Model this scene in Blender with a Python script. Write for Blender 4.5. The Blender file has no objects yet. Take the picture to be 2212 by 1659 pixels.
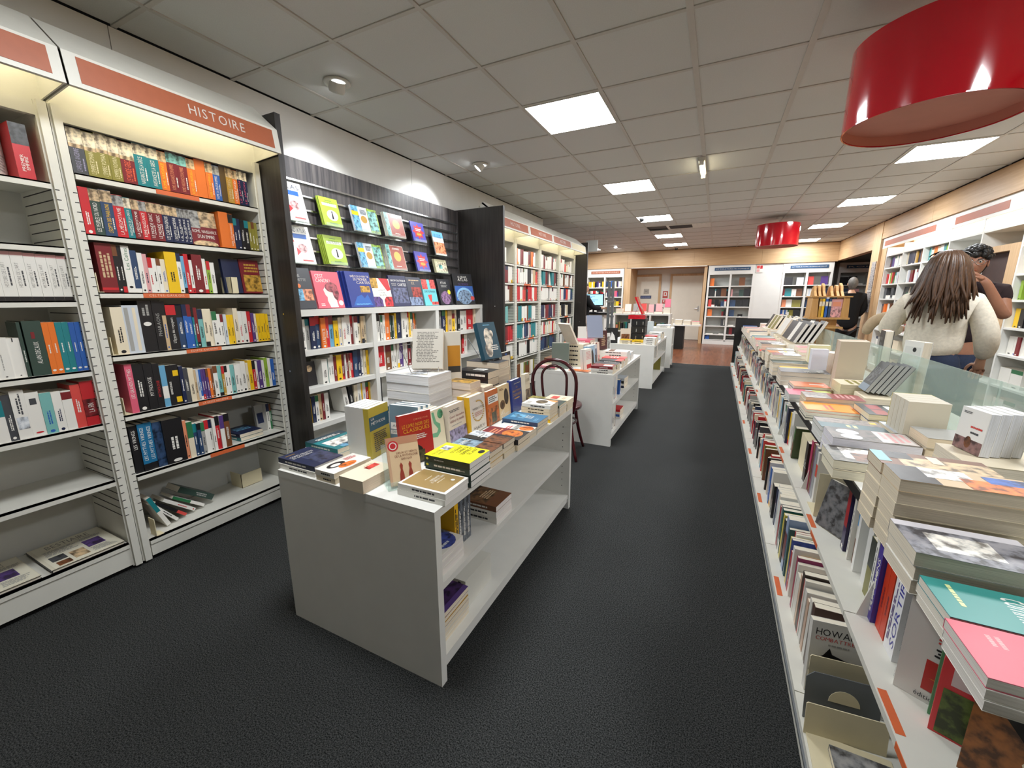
import bpy, math, random
from mathutils import Matrix, Vector
random.seed(7)
sc = bpy.context.scene
COL = sc.collection
R = math.radians
# ------------------------------------------------------------------ camera
HC = 1.38
CEIL = 2.778
def cam_axes(yaw, pitch, roll):
    cy, sy = math.cos(yaw), math.sin(yaw)
    f0 = Vector((sy, cy, 0)); r0 = Vector((cy, -sy, 0)); u0 = Vector((0, 0, 1))
    f = f0 * math.cos(pitch) + u0 * math.sin(pitch)
    u = -f0 * math.sin(pitch) + u0 * math.cos(pitch)
    r = r0 * math.cos(roll) + u * math.sin(roll)
    u2 = -r0 * math.sin(roll) + u * math.cos(roll)
    return r, u2, f
r_, u_, f_ = cam_axes(-0.457579, -0.207646, -0.0027657)
cd = bpy.data.cameras.new('camera'); cam = bpy.data.objects.new('camera', cd); COL.objects.link(cam)
cam.matrix_world = Matrix(((r_.x, u_.x, -f_.x, 0), (r_.y, u_.y, -f_.y, 0), (r_.z, u_.z, -f_.z, HC), (0, 0, 0, 1)))
cd.sensor_fit = 'HORIZONTAL'; cd.sensor_width = 36.0; cd.lens = 884.108 / 2212 * 36.0
cd.clip_start = 0.05; cd.clip_end = 100
sc.camera = cam
# ------------------------------------------------------------------ world, exposure
w = bpy.data.worlds.new('world'); sc.world = w; w.use_nodes = True
w.node_tree.nodes['Background'].inputs[0].default_value = (0.8, 0.85, 1, 1)
w.node_tree.nodes['Background'].inputs[1].default_value = 0.05
sc.view_settings.view_transform = 'Standard'; sc.view_settings.look = 'None'
sc.view_settings.exposure = 0.62; sc.view_settings.gamma = 1.0; sc.view_settings.use_curve_mapping = False
sc.cycles.max_bounces = 6; sc.cycles.diffuse_bounces = 4; sc.cycles.glossy_bounces = 3
sc.cycles.transmission_bounces = 6; sc.cycles.transparent_max_bounces = 8
sc.cycles.use_denoising = True; sc.cycles.sample_clamp_indirect = 4.0
PANEL_E = 30.0      # LED ceiling panels
TUBE_E = 8.0       # strip lamps behind the bookcase headers
SPOT_W = 36.0
# ------------------------------------------------------------------ colour + materials
def lin(c):
    return c / 12.92 if c <= 0.04045 else ((c + 0.055) / 1.055) ** 2.4
def hexc(h):
    return tuple(lin(int(h[i:i + 2], 16) / 255) for i in (0, 2, 4))
PAL = dict(w='e9e6de', c='e6d9be', k='1b1a1d', n='1d2748', b='2b5fae', l='69a6c9', t='1d7d84', g='2f7148', G='8fb03c',
           y='edc01c', o='e5752a', r='c4262e', R='7a2127', p='dd5f78', v='563c7c', e='a3a29d', d='45474b', m='74472a',
           s='cbb08a', z='8b8338', a='79b5b0', q='d9a0a0', i='b98f3a', x='2e4668', f='e3906a', u='c9cfd6', h='33473f', j='d64b45')
CNAME = dict(w='white', c='cream', k='black', n='navy', b='blue', l='light blue', t='teal', g='green', G='lime green', y='yellow', o='orange',
             r='red', R='maroon', p='pink', v='violet', e='grey', d='dark grey', m='brown', s='beige', z='olive', a='aqua', q='dusty pink',
             i='gold', x='slate blue', f='peach', u='pale grey', h='dark green', j='coral red')
def C(k):
    return hexc(PAL[k]) if k in PAL else (hexc(k) if isinstance(k, str) else k)
MATS = {}
def nodes_of(m):
    m.use_nodes = True
    nt = m.node_tree
    return nt, nt.nodes, nt.links, nt.nodes['Principled BSDF']
def pm(name, col, rough=0.5, nscale=40, namt=0.06, bump=0.0, metal=0.0, stretch=(1, 1, 1), spec=0.5, coat=0.0, col2=None, detail=3):
    """plain procedural material: base colour gently varied by noise"""
    m = bpy.data.materials.new(name); nt, N, L, b = nodes_of(m)
    c1 = C(col); c2 = C(col2) if col2 else tuple(max(0, v * (1 - namt * 2)) for v in c1)
    tc = N.new('ShaderNodeTexCoord'); mp = N.new('ShaderNodeMapping'); mp.inputs['Scale'].default_value = stretch
    no = N.new('ShaderNodeTexNoise'); no.inputs['Scale'].default_value = nscale; no.inputs['Detail'].default_value = detail
    L.new(tc.outputs['Object'], mp.inputs[0]); L.new(mp.outputs[0], no.inputs['Vector'])
    cr = N.new('ShaderNodeValToRGB'); cr.color_ramp.elements[0].position = 0.3; cr.color_ramp.elements[1].position = 0.7
    cr.color_ramp.elements[0].color = (*c2, 1); cr.color_ramp.elements[1].color = (*c1, 1)
    L.new(no.outputs[0], cr.inputs[0]); L.new(cr.outputs[0], b.inputs['Base Color'])
    b.inputs['Roughness'].default_value = rough; b.inputs['Metallic'].default_value = metal
    b.inputs['Specular IOR Level'].default_value = spec; b.inputs['Coat Weight'].default_value = coat
    if bump:
        bp = N.new('ShaderNodeBump'); bp.inputs['Strength'].default_value = bump; bp.inputs['Distance'].default_value = 0.002
        L.new(no.outputs[0], bp.inputs['Height']); L.new(bp.outputs[0], b.inputs['Normal'])
    MATS[name] = m
    return m
def emis(name, col, strength):
    m = bpy.data.materials.new(name); nt, N, L, b = nodes_of(m)
    b.inputs['Base Color'].default_value = (*C(col), 1)
    b.inputs['Emission Color'].default_value = (*C(col), 1); b.inputs['Emission Strength'].default_value = strength
    MATS[name] = m; return m
def attr_mat(name, rough, mottled=False, paper=False, spec=0.5):
    m = bpy.data.materials.new(name); nt, N, L, b = nodes_of(m)
    at = N.new('ShaderNodeAttribute'); at.attribute_name = 'Col'
    out = at.outputs['Color']
    if mottled or paper:
        tc = N.new('ShaderNodeTexCoord'); mp = N.new('ShaderNodeMapping')
        mp.inputs['Scale'].default_value = (900, 6, 6) if paper else (38, 38, 38)
        no = N.new('ShaderNodeTexNoise'); no.inputs['Scale'].default_value = 1.0; no.inputs['Detail'].default_value = 2 if paper else 5
        L.new(tc.outputs['Object'], mp.inputs[0]); L.new(mp.outputs[0], no.inputs['Vector'])
        cr = N.new('ShaderNodeValToRGB'); e = cr.color_ramp.elements
        if paper:
            e[0].position = 0.35; e[0].color = (.8, .79, .77, 1); e[1].position = 0.6; e[1].color = (1, 1, 1, 1)
        else:
            e[0].position = 0.38; e[0].color = (.28, .26, .25, 1); e[1].position = 0.62; e[1].color = (1.35, 1.3, 1.25, 1)
            x = cr.color_ramp.elements.new(0.5); x.color = (.95, .95, .95, 1)
        L.new(no.outputs[0], cr.inputs[0])
        mx = N.new('ShaderNodeMix'); mx.data_type = 'RGBA'; mx.blend_type = 'MULTIPLY'; mx.inputs[0].default_value = 1
        L.new(out, mx.inputs[6]); L.new(cr.outputs[0], mx.inputs[7]); out = mx.outputs[2]
    L.new(out, b.inputs['Base Color'])
    b.inputs['Roughness'].default_value = rough; b.inputs['Specular IOR Level'].default_value = spec
    MATS[name] = m; return m
attr_mat('cover', 0.38); attr_mat('picture', 0.36, mottled=True); attr_mat('paper', 0.9, paper=True, spec=0.1)
pm('white_metal', 'dcdad0', 0.42, 12, 0.02); pm('white_board', 'e4e3dd', 0.45, 9, 0.02); pm('slot_dark', '2a2a2a', 0.7)
pm('back_panel', 'cfd0cb', 0.5, 8, 0.03); pm('sign_brown', 'a85a38', 0.5, 30, 0.03); pm('sign_text', 'd8cfc6', 0.6)
pm('label_orange', 'd8693a', 0.5, 30, 0.04); pm('label_text', 'f2d7c4', 0.6); pm('sign_blue', '2f4f70', 0.5, 30, 0.03)
pm('dark_wood', '332f2c', 0.42, 5, 0.2, bump=0.05, stretch=(14, 14, .6), col2='1f1c1a', detail=6)
pm('dark_laminate', '5b5654', 0.45, 5, 0.2, bump=0.05, stretch=(9, 9, .5), col2='27252a', detail=6)
pm('oak', 'c9a77e', 0.5, 4, 0.1, stretch=(.5, .5, 9), col2='b8946a', detail=6)
pm('oak_vertical', 'cfae86', 0.5, 4, 0.1, stretch=(9, 9, .5), col2='be9b72', detail=6)
pm('wall_paint', 'e3e2dc', 0.6, 6, 0.02); pm('door_paint', 'e2dccd', 0.5, 6, 0.02); pm('black_plastic', '141416', 0.4)
pm('tile', 'd6d6d0', 0.85, 220, 0.04, bump=0.25); pm('grid_metal', 'c6c2b8', 0.5, 20, 0.02); pm('plenum', '55534f', 0.9)
pm('red_gloss', 'c0031d', 0.12, 5, 0.02, coat=0.6); pm('shade_inner', 'd08a78', 0.6, 8, 0.03)
pm('chrome', 'c9c9c9', 0.18, 20, 0.02, metal=1.0); pm('bentwood', '4a0f16', 0.22, 20, 0.12, coat=0.3)
pm('cream_card', 'e3d7b4', 0.55, 12, 0.03); pm('pine', 'cfa264', 0.55, 5, 0.12, stretch=(6, 6, 1), col2='b98848', detail=5)
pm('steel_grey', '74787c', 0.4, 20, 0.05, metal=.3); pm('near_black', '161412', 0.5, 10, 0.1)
def carpet():
    m = bpy.data.materials.new('carpet'); nt, N, L, b = nodes_of(m)
    tc = N.new('ShaderNodeTexCoord')
    a = N.new('ShaderNodeTexNoise'); a.inputs['Scale'].default_value = 230; a.inputs['Detail'].default_value = 3; a.inputs['Roughness'].default_value = 0.75
    v = N.new('ShaderNodeTexNoise'); v.inputs['Scale'].default_value = 2.2; v.inputs['Detail'].default_value = 4
    for n in (a, v): L.new(tc.outputs['Object'], n.inputs['Vector'])
    cr = N.new('ShaderNodeValToRGB'); e = cr.color_ramp.elements
    e[0].position = .40; e[0].color = (.003, .0035, .0035, 1); e[1].position = .70; e[1].color = (.085, .087, .085, 1)
    L.new(a.outputs[0], cr.inputs[0])
    cr2 = N.new('ShaderNodeValToRGB'); cr2.color_ramp.elements[0].color = (.8, .8, .8, 1); cr2.color_ramp.elements[1].color = (1.15, 1.15, 1.15, 1)
    L.new(v.outputs[0], cr2.inputs[0])
    mx = N.new('ShaderNodeMix'); mx.data_type = 'RGBA'; mx.blend_type = 'MULTIPLY'; mx.inputs[0].default_value = 1
    L.new(cr.outputs[0], mx.inputs[6]); L.new(cr2.outputs[0], mx.inputs[7]); L.new(mx.outputs[2], b.inputs['Base Color'])
    bp = N.new('ShaderNodeBump'); bp.inputs['Strength'].default_value = .25; bp.inputs['Distance'].default_value = .002
    L.new(a.outputs[0], bp.inputs['Height']); L.new(bp.outputs[0], b.inputs['Normal'])
    b.inputs['Roughness'].default_value = .95; b.inputs['Specular IOR Level'].default_value = .15
    MATS['carpet'] = m
carpet()
pm('wood_floor', '8a5234', 0.28, 3, 0.25, stretch=(9, .7, 9), col2='5f341f', detail=6)
def glass(name, tint, alpha_rough=0.02, mixf=0.25):
    m = bpy.data.materials.new(name); nt, N, L, b = nodes_of(m)
    b.inputs['Base Color'].default_value = (*C(tint), 1); b.inputs['Roughness'].default_value = 0.08
    tr = N.new('ShaderNodeBsdfTransparent'); tr.inputs[0].default_value = (.93, .97, .95, 1)
    no = N.new('ShaderNodeTexNoise'); no.inputs['Scale'].default_value = 3
    ma = N.new('ShaderNodeMath'); ma.operation = 'MULTIPLY_ADD'; ma.inputs[1].default_value = .06; ma.inputs[2].default_value = mixf
    L.new(no.outputs[0], ma.inputs[0])
    mx = N.new('ShaderNodeMixShader'); L.new(ma.outputs[0], mx.inputs[0]); L.new(tr.outputs[0], mx.inputs[1]); L.new(b.outputs[0], mx.inputs[2])
    L.new(mx.outputs[0], N['Material Output'].inputs[0]); MATS[name] = m
glass('glass', 'c4d6cf', mixf=.34); glass('acrylic', 'e8eeee', mixf=.14)
emis('led_panel', 'f8fcff', PANEL_E); emis('tube_glow', 'fff3cf', TUBE_E); emis('spot_glow', 'f4f8ff', 22); emis('screen_glow', '8fc4ea', 1.1)
# ------------------------------------------------------------------ mesh builder
class MB:
    def __init__(s): s.v = []; s.f = []; s.c = []; s.m = []
    def add(s, vs, fs, col=(.8, .8, .8), mi=0, M=None):
        b = len(s.v)
        if M is not None: vs = [M @ Vector(p) for p in vs]
        s.v += [tuple(p) for p in vs]
        for k in fs: s.f.append([b + i for i in k])
        s.c += [col] * len(fs); s.m += [mi] * len(fs); return s
    def box(s, a, b, col=(.8, .8, .8), mi=0, M=None):
        (x0, y0, z0), (x1, y1, z1) = a, b
        if x0 > x1: x0, x1 = x1, x0
        if y0 > y1: y0, y1 = y1, y0
        if z0 > z1: z0, z1 = z1, z0
        return s.add([(x0, y0, z0), (x1, y0, z0), (x1, y1, z0), (x0, y1, z0), (x0, y0, z1), (x1, y0, z1), (x1, y1, z1), (x0, y1, z1)],
              [(0, 3, 2, 1), (4, 5, 6, 7), (0, 1, 5, 4), (1, 2, 6, 5), (2, 3, 7, 6), (3, 0, 4, 7)], col, mi, M)
    def prism(s, poly, d0, d1, axis='y', col=(.8, .8, .8), mi=0, M=None):
        """poly: 2-D outline; axis: extrusion axis ('y': poly is x,z; 'x': y,z; 'z': x,y)"""
        n = len(poly)
        P = {'y': lambda p, d: (p[0], d, p[1]), 'x': lambda p, d: (d, p[0], p[1]), 'z': lambda p, d: (p[0], p[1], d)}[axis]
        vs = [P(p, d0) for p in poly] + [P(p, d1) for p in poly]
        fs = [[i, (i + 1) % n, n + (i + 1) % n, n + i] for i in range(n)] + [list(range(n))[::-1], list(range(n, 2 * n))]
        return s.add(vs, fs, col, mi, M)
    def tube(s, path, r, n=8, col=(.8, .8, .8), mi=0, closed=False, M=None):
        P = [Vector(p) for p in path]; m = len(P); vs = []; prev = None
        rr = r if isinstance(r, (list, tuple)) else [r] * m
        for i, p in enumerate(P):
            a = P[(i - 1) % m] if (i > 0 or closed) else p; b = P[(i + 1) % m] if (i < m - 1 or closed) else p
            t = (b - a).normalized()
            u = t.cross(Vector((0, 0, 1)) if abs(t.z) < .9 else Vector((1, 0, 0))) if prev is None else prev - t * prev.dot(t)
            u.normalize(); prev = u; v = t.cross(u)
            for k in range(n):
                an = 2 * math.pi * k / n; vs.append(p + (u * math.cos(an) + v * math.sin(an)) * rr[i])
        fs = []
        for i in range(m if closed else m - 1):
            j = (i + 1) % m
            for k in range(n):
                q = (k + 1) % n; fs.append((i * n + k, i * n + q, j * n + q, j * n + k))
        if not closed: fs += [tuple(range(n))[::-1], tuple((m - 1) * n + k for k in range(n))]
        return s.add(vs, fs, col, mi, M)
    def lathe(s, prof, n=24, col=(.8, .8, .8), mi=0, M=None, cap=True):
        vs = []; m = len(prof)
        for r, z in prof:
            for k in range(n):
                a = 2 * math.pi * k / n; vs.append((r * math.cos(a), r * math.sin(a), z))
        fs = [(i * n + k, i * n + (k + 1) % n, (i + 1) * n + (k + 1) % n, (i + 1) * n + k) for i in range(m - 1) for k in range(n)]
        if cap: fs += [tuple(range(n))[::-1], tuple((m - 1) * n + k for k in range(n))]
        return s.add(vs, fs, col, mi, M)
    def build(s, name, mats, parent=None, M=None, smooth=False, local=False):
        me = bpy.data.meshes.new(name)
        me.from_pydata(s.v, [], s.f)
        if isinstance(mats, str): mats = [mats]
        for k in mats: me.materials.append(MATS[k])
        if len(mats) > 1: me.polygons.foreach_set('material_index', s.m)
        if any(k in ('cover', 'picture', 'paper') for k in mats):
            at = me.color_attributes.new('Col', 'FLOAT_COLOR', 'CORNER')
            buf = []
            for f, c in zip(s.f, s.c): buf += [c[0], c[1], c[2], 1.0] * len(f)
            at.data.foreach_set('color', buf)
        if smooth: me.polygons.foreach_set('use_smooth', [True] * len(s.f))
        me.update()
        o = bpy.data.objects.new(name, me); COL.objects.link(o)
        wm = M if M is not None else Matrix.Identity(4)
        if parent is not None:
            o.parent = parent
            pw = WM[parent.name]
            if local: wm = pw @ wm
            else: o.matrix_parent_inverse = pw.inverted()
        if M is not None: o.matrix_basis = M
        WM[o.name] = wm
        return o
WM = {}
def tag(o, label=None, cat=None, group=None, kind=None):
    if label: o['label'] = label
    if cat: o['category'] = cat
    if group: o['group'] = group
    if kind: o['kind'] = kind
    return o
def empty(name, loc=(0, 0, 0), label=None, cat=None, group=None, rz=0.0):
    o = bpy.data.objects.new(name, None); COL.objects.link(o); o.location = loc; o.rotation_euler[2] = rz
    o.empty_display_size = 0.05; WM[o.name] = Matrix.Translation(loc) @ Matrix.Rotation(rz, 4, 'Z')
    return tag(o, label, cat, group)
def bx(name, a, b, mat, parent=None):
    return MB().box(a, b).build(name, mat, parent)
# ------------------------------------------------------------------ lettering (outlines of Blender's own font)
GLY = {}
def load_glyphs(chars):
    tmp = []
    for ch in chars:
        cu = bpy.data.curves.new('glyph', 'FONT'); cu.body = ch; cu.resolution_u = 2; cu.size = 1
        o = bpy.data.objects.new('glyph', cu); COL.objects.link(o); tmp.append((ch, o, cu))
    bpy.context.view_layer.update()
    dg = bpy.context.evaluated_depsgraph_get()
    for ch, o, cu in tmp:
        me = bpy.data.meshes.new_from_object(o.evaluated_get(dg))
        vs = [tuple(v.co[:2]) for v in me.vertices]; fs = [tuple(p.vertices) for p in me.polygons]
        if vs:
            x0 = min(v[0] for v in vs); x1 = max(v[0] for v in vs)
            GLY[ch] = ([(v[0] - x0, v[1]) for v in vs], fs, x1 - x0)
        bpy.data.objects.remove(o); bpy.data.curves.remove(cu); bpy.data.meshes.remove(me)
load_glyphs("ABCDEFGHIJKLMNOPQRSTUVWXYZabcdefghijklmnopqrstuvwxyz0123456789'’!.,-&ÉÈÀÊÔéèàêôçï%")
def text_geo(txt, lsp=0.09):
    """unit text: x from 0..W, baseline 0, cap height about 0.7; returns verts2d, faces, width"""
    X = 0; V = []; F = []
    for ch in txt:
        if ch not in GLY: X += .32; continue
        gv, gf, gw = GLY[ch]; b = len(V)
        V += [(x + X, y) for x, y in gv]; F += [[b + i for i in f] for f in gf]; X += gw + lsp
    return V, F, max(X - lsp, .01)
def put_text(mb, txt, O, U, W, u0, v0, u1, v1, col, rot=0, mi=0, lsp=.09):
    """fit text in the box u0..u1, v0..v1 (metres) of the plane O + u*U + v*W (unit vectors)"""
    V, F, w = text_geo(txt, lsp)
    if not F: return
    ys = [p[1] for p in V]; y0 = min(ys); y1 = max(max(ys), y0 + .05)
    vs = []
    for x, y in V:
        a = x / w; b = (y - y0) / (y1 - y0)
        if rot == 1: a, b = 1 - b, a          # reads upwards
        elif rot == 2: a, b = b, 1 - a        # reads downwards
        vs.append(O + U * (u0 + (u1 - u0) * a) + W * (v0 + (v1 - v0) * b))
    mb.add(vs, F, col, mi)
# ------------------------------------------------------------------ books
ORD = ['first', 'second', 'third', 'fourth', 'fifth', 'sixth', 'seventh', 'eighth', 'ninth', 'tenth', 'eleventh', 'twelfth', 'thirteenth',
       'fourteenth', 'fifteenth', 'sixteenth', 'seventeenth', 'eighteenth', 'nineteenth']
TENS = ['', '', 'twenty', 'thirty', 'forty', 'fifty']
def ordw(n):
    if n <= 19: return ORD[n - 1]
    t, u = divmod(n, 10)
    return (TENS[t][:-1] + 'ieth') if u == 0 else TENS[t] + '-' + ORD[u - 1]
def face_frame(face, w, h, t, e):
    if face == 'S': return Vector((0, -e, 0)), Vector((1, 0, 0)), t
    if face == 'F': return Vector((t + e, 0, 0)), Vector((0, 1, 0)), w
    return Vector((-e, w, 0)), Vector((0, -1, 0)), w
ZV = Vector((0, 0, 1))
def dec_rect(mb, O, U, x0, y0, x1, y1, col, mi=0):
    mb.add([O + U * x0 + ZV * y0, O + U * x1 + ZV * y0, O + U * x1 + ZV * y1, O + U * x0 + ZV * y1], [(0, 1, 2, 3)], col, mi)
def dec_ell(mb, O, U, cx, cy, rx, ry, col, mi=0, n=18, a0=0, a1=6.2832):
    vs = [O + U * (cx + rx * math.cos(a0 + (a1 - a0) * k / n)) + ZV * (cy + ry * math.sin(a0 + (a1 - a0) * k / n)) for k in range(n)]
    mb.add(vs, [tuple(range(n))], col, mi)
def decorate(mb, decals, w, h, t, rnd):
    for i, d in enumerate(decals):
        face, typ = d[0], d[1]
        e = 0.00035 + 0.00012 * i
        O, U, W = face_frame(face, w, h, t, e)
        if typ == 'r': dec_rect(mb, O, U, d[2] * W, d[3] * h, d[4] * W, d[5] * h, C(d[6]))
        elif typ == 'p': dec_rect(mb, O, U, d[2] * W, d[3] * h, d[4] * W, d[5] * h, C(d[6]), 1)
        elif typ == 'e': dec_ell(mb, O, U, d[2] * W, d[3] * h, d[4] * W, d[5] * h, C(d[6]))
        elif typ == 'q': dec_ell(mb, O, U, d[2] * W, d[3] * h, d[4] * W, d[5] * h, C(d[6]), 1)
        elif typ == 'g':      # free polygon [(u,v),...]
            mb.add([O + U * (u * W) + ZV * (v * h) for u, v in d[2]], [tuple(range(len(d[2])))], C(d[3]), d[4] if len(d) > 4 else 0)
        elif typ == 't': put_text(mb, d[2], O, U, ZV, d[3] * W, d[4] * h, d[5] * W, d[6] * h, C(d[7]), d[8] if len(d) > 8 else 0)
        elif typ == 'l':      # rows of small unreadable print
            n = d[6]; x0, y0, x1, y1 = d[2] * W, d[3] * h, d[4] * W, d[5] * h
            up = len(d) > 8 and d[8]
            for k in range(n):
                a = .06 * rnd.random(); b = 1 - .3 * rnd.random()
                if up:
                    xa = x0 + (x1 - x0) * (k + .2) / n; xb = x0 + (x1 - x0) * (k + .8) / n; p = a
                    while p < b:
                        q = min(b, p + .06 + .14 * rnd.random()); dec_rect(mb, O, U, xa, y0 + (y1 - y0) * p, xb, y0 + (y1 - y0) * q, C(d[7])); p = q + .025
                else:
                    ya = y0 + (y1 - y0) * (k + .2) / n; yb = y0 + (y1 - y0) * (k + .75) / n; p = a
                    while p < b:
                        q = min(b, p + .06 + .14 * rnd.random()); dec_rect(mb, O, U, x0 + (x1 - x0) * p, ya, x0 + (x1 - x0) * q, yb, C(d[7])); p = q + .025
def cover_geo(mb, w, h, t, c, cs, cf, cb):
    O = [(0, 0), (t, 0), (t, w), (t - c, w), (t - c, c), (c, c), (c, w), (0, w)]
    vs = [(x, y, 0) for x, y in O] + [(x, y, h) for x, y in O]
    n = 8
    mb.add(vs, [], cs)
    b = len(mb.v) - 16
    cols = [cs, cf, cf, cf, cs, cb, cb, cb]
    for i in range(n):
        j = (i + 1) % n; mb.f.append([b + i, b + j, b + n + j, b + n + i]); mb.c.append(cols[i]); mb.m.append(0)
    for a in ((0, 1, 4, 5), (1, 2, 3, 4), (0, 5, 6, 7)):
        mb.f.append([b + i for i in a][::-1]); mb.c.append(cs); mb.m.append(0)
        mb.f.append([b + n + i for i in a]); mb.c.append(cs); mb.m.append(0)
LABELS = set(); NB = {}
def book(label, M, w, h, t, cov, spine=None, front=None, back=None, page='f2ead8', hard=False, dec=(), group=None, name=None, plain=False):
    rnd = random.Random(hash((label, round(w, 3), round(t, 3))) & 0xffff if False else len(LABELS) * 7 + 3)
    cs = C(spine if spine else cov); cf = C(front if front else cov); cb = C(back if back else cov)
    c = min(0.0026 if hard else 0.0011, t * .2); o = 0.003 if hard else 0.0006
    mb = MB(); cover_geo(mb, w, h, t, c, cs, cf, cb)
    pr = MB(); decorate(pr, dec, w, h, t, rnd)
    nm = name or ('hardcover_book' if hard else ('pocket_book' if h < .186 else 'paperback'))
    wd_ = label.split()
    while len(wd_) > 16 and ('the' in wd_ or 'a' in wd_): wd_.reverse(); wd_.remove('the' if 'the' in wd_ else 'a'); wd_.reverse()
    label = ' '.join(wd_)
    while label in LABELS: label += ' again'
    LABELS.add(label); NB[nm] = NB.get(nm, 0) + 1
    root = mb.build(nm, 'cover', None, M)
    if pr.f: pr.build('cover_print', ['cover', 'picture'], root, None, local=True)
    tag(root, label, 'book', group)
    pg = MB().box((c, c, o), (t - c, w - max(o, .0008), h - o), C(page)).build('page_block', 'paper', root, None, local=True)
    return root
def RZ(a): return Matrix.Rotation(R(a), 4, 'Z')
def TR(x, y, z): return Matrix.Translation((x, y, z))
def RY(a): return Matrix.Rotation(R(a), 4, 'Y')
def RX(a): return Matrix.Rotation(R(a), 4, 'X')
FLAT_E = Matrix(((0, 0, -1, 0), (0, 1, 0, 0), (1, 0, 0, 0), (0, 0, 0, 1)))      # lying, read from +X
FLAT_W = Matrix(((0, 0, 1, 0), (0, -1, 0, 0), (1, 0, 0, 0), (0, 0, 0, 1)))      # lying, read from -X
FLAT_S = Matrix(((0, 1, 0, 0), (0, 0, 1, 0), (1, 0, 0, 0), (0, 0, 0, 1)))      # lying, read from -Y
LIGHT = set('wcyulasqfGe')
def auto_spine(cov, h, t, rnd):
    """spine print of an anonymous book"""
    ink = 'k' if cov in LIGHT else 'w'
    if rnd.random() < .35 and cov in LIGHT: ink = rnd.choice('rbnd')
    D = []
    k = rnd.random()
    if k < .22: D.append(('S', 'r', 0, rnd.uniform(.7, .8), 1, 1, rnd.choice('krntRmg')))
    elif k < .34: D.append(('S', 'r', 0, 0, 1, rnd.uniform(.1, .2), rnd.choice('wkry')))
    a = rnd.uniform(.2, .35)
    D.append(('S', 'l', .3, a, .7, a + rnd.uniform(.3, .4), 1 if t < .02 else 2, ink, 1))
    if rnd.random() < .6: D.append(('S', 'e', .5, .06, .22, min(.22 * t / h, .035), ink))
    return D
def parse(tok):
    """'w22/210h=TITLE' -> colour, thickness m, height m, flags, title"""
    title = None
    if '=' in tok: tok, title = tok.split('=', 1); title = title.replace('_', ' ')
    col = tok[0]; rest = tok[1:]; fl = ''
    while rest and not rest[-1].isdigit(): fl = rest[-1] + fl; rest = rest[:-1]
    th, hh = rest.split('/')
    return col, float(th) / 1000, float(hh) / 1000, fl, title
def shelf_row(toks, x0, x1, frame, where, group, depth=.15, fit=True, extra=None, stuff=None, lab0=0, jit=.006, name=None, hmax=9):
    """stand books side by side; frame maps (along, out, z): along = viewer's left to right, out = distance of the spine behind the front"""
    items = toks.split()
    tot = sum((float(k[1:]) / 1000 if k[0] == '-' else parse(k)[1]) for k in items)
    sc_ = (x1 - x0) / tot if fit else 1.0
    rnd = random.Random(len(where) * 31 + int(tot * 1e4))
    p = x0; n = lab0
    nb = sum(1 for k in items if k[0] != '-')
    for k in items:
        if k[0] == '-': p += float(k[1:]) / 1000 * sc_; continue
        col, t, h, fl, title = parse(k); t *= sc_; n += 1; h = min(h, hmax - .004 * ((n * 7) % 3) if hmax < 1 else h)
        dpt = depth * rnd.uniform(.9, 1.05) if h > .19 else min(depth, .125) * rnd.uniform(.9, 1.02)
        out = rnd.uniform(0, jit)
        D = list(extra[n]) if extra and n in extra else []
        face = 'F' in fl
        if not D and not face: D = auto_spine(col, h, t, rnd)
        if title and not face: D = [d for d in D if d[1] not in 'lt'] + [('S', 't', title, .22, .14, .8, .14 + min(.78, .05 * len(title)), 'k' if col in LIGHT else 'w', 1)]
        lean = 0
        if '<' in fl: lean = -rnd.uniform(4, 9)
        if '>' in fl: lean = rnd.uniform(4, 9)
        if face:   # cover towards the viewer: t is the width shown
            lab = f"{CNAME[col]} book cover out, {ordw(n)} from left on {where}"
            M = frame(p + .002, out + .035) @ Matrix(((0, 1, 0, 0), (-1, 0, 0, 0), (0, 0, 1, 0), (0, 0, 0, 1))) @ RY(-6)
            if stuff is None: book(lab, M, t * .96, h, .022, col, dec=D, group=group, hard='h' in fl)
            else: stuff.book(M, t * .96, h, .022, col, D)
        else:
            M = frame(p, out)
            if lean: M = frame(p + (h * math.sin(R(-lean)) if lean < 0 else 0), out) @ TR(0, 0, t * math.sin(R(abs(lean)))) @ RY(lean); p += h * math.sin(R(abs(lean))) * .55 + .004
            hard = 'h' in fl
            lab = f"{CNAME[col]} {'hardback' if hard else 'softcover'} {ordw(n)} from left on {where}"
            if stuff is None: book(lab, M, dpt, h, t - .0006, col, dec=D, group=group, hard=hard, front=rnd.choice(col + 'w') if col in LIGHT else None, name=name if not hard else None)
            else: stuff.book(M, dpt, h, t - .0006, col, D)
        p += t
    return n
class Stuff:
    """many small far books joined"""
    def __init__(s): s.mb = MB()
    def book(s, M, w, h, t, col, D=(), page='efe6d4'):
        m2 = MB(); cover_geo(m2, w, h, t, min(.0011, t * .2), C(col), C(col), C(col)); decorate(m2, [d for d in D if d[1] in 'rpe'], w, h, t, random.Random(3))
        s.mb.v += [tuple(M @ Vector(v)) for v in m2.v]; b = len(s.mb.v) - len(m2.v)
        s.mb.f += [[b + i for i in f] for f in m2.f]; s.mb.c += m2.c; s.mb.m += m2.m
        s.mb.box((.001, .001, .0006), (t - .001, w - .001, h - .0006), C(page), 0, M)
    def done(s, name, label):
        o = s.mb.build(name, ['cover', 'picture']); tag(o, label, 'book', None, 'stuff'); return o
def left_frame(X, z, dz=0):       # shelf on the left wall, read from +X
    return lambda a, out: TR(X - out, a, z + .0006) @ RZ(90)
def right_frame(X, z):            # read from -X ; along runs towards -Y
    return lambda a, out: TR(X + out, -a, z + .0006) @ RZ(-90)
def back_frame(Y, z):             # read from -Y
    return lambda a, out: TR(a, Y + out, z + .0006)
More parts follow.
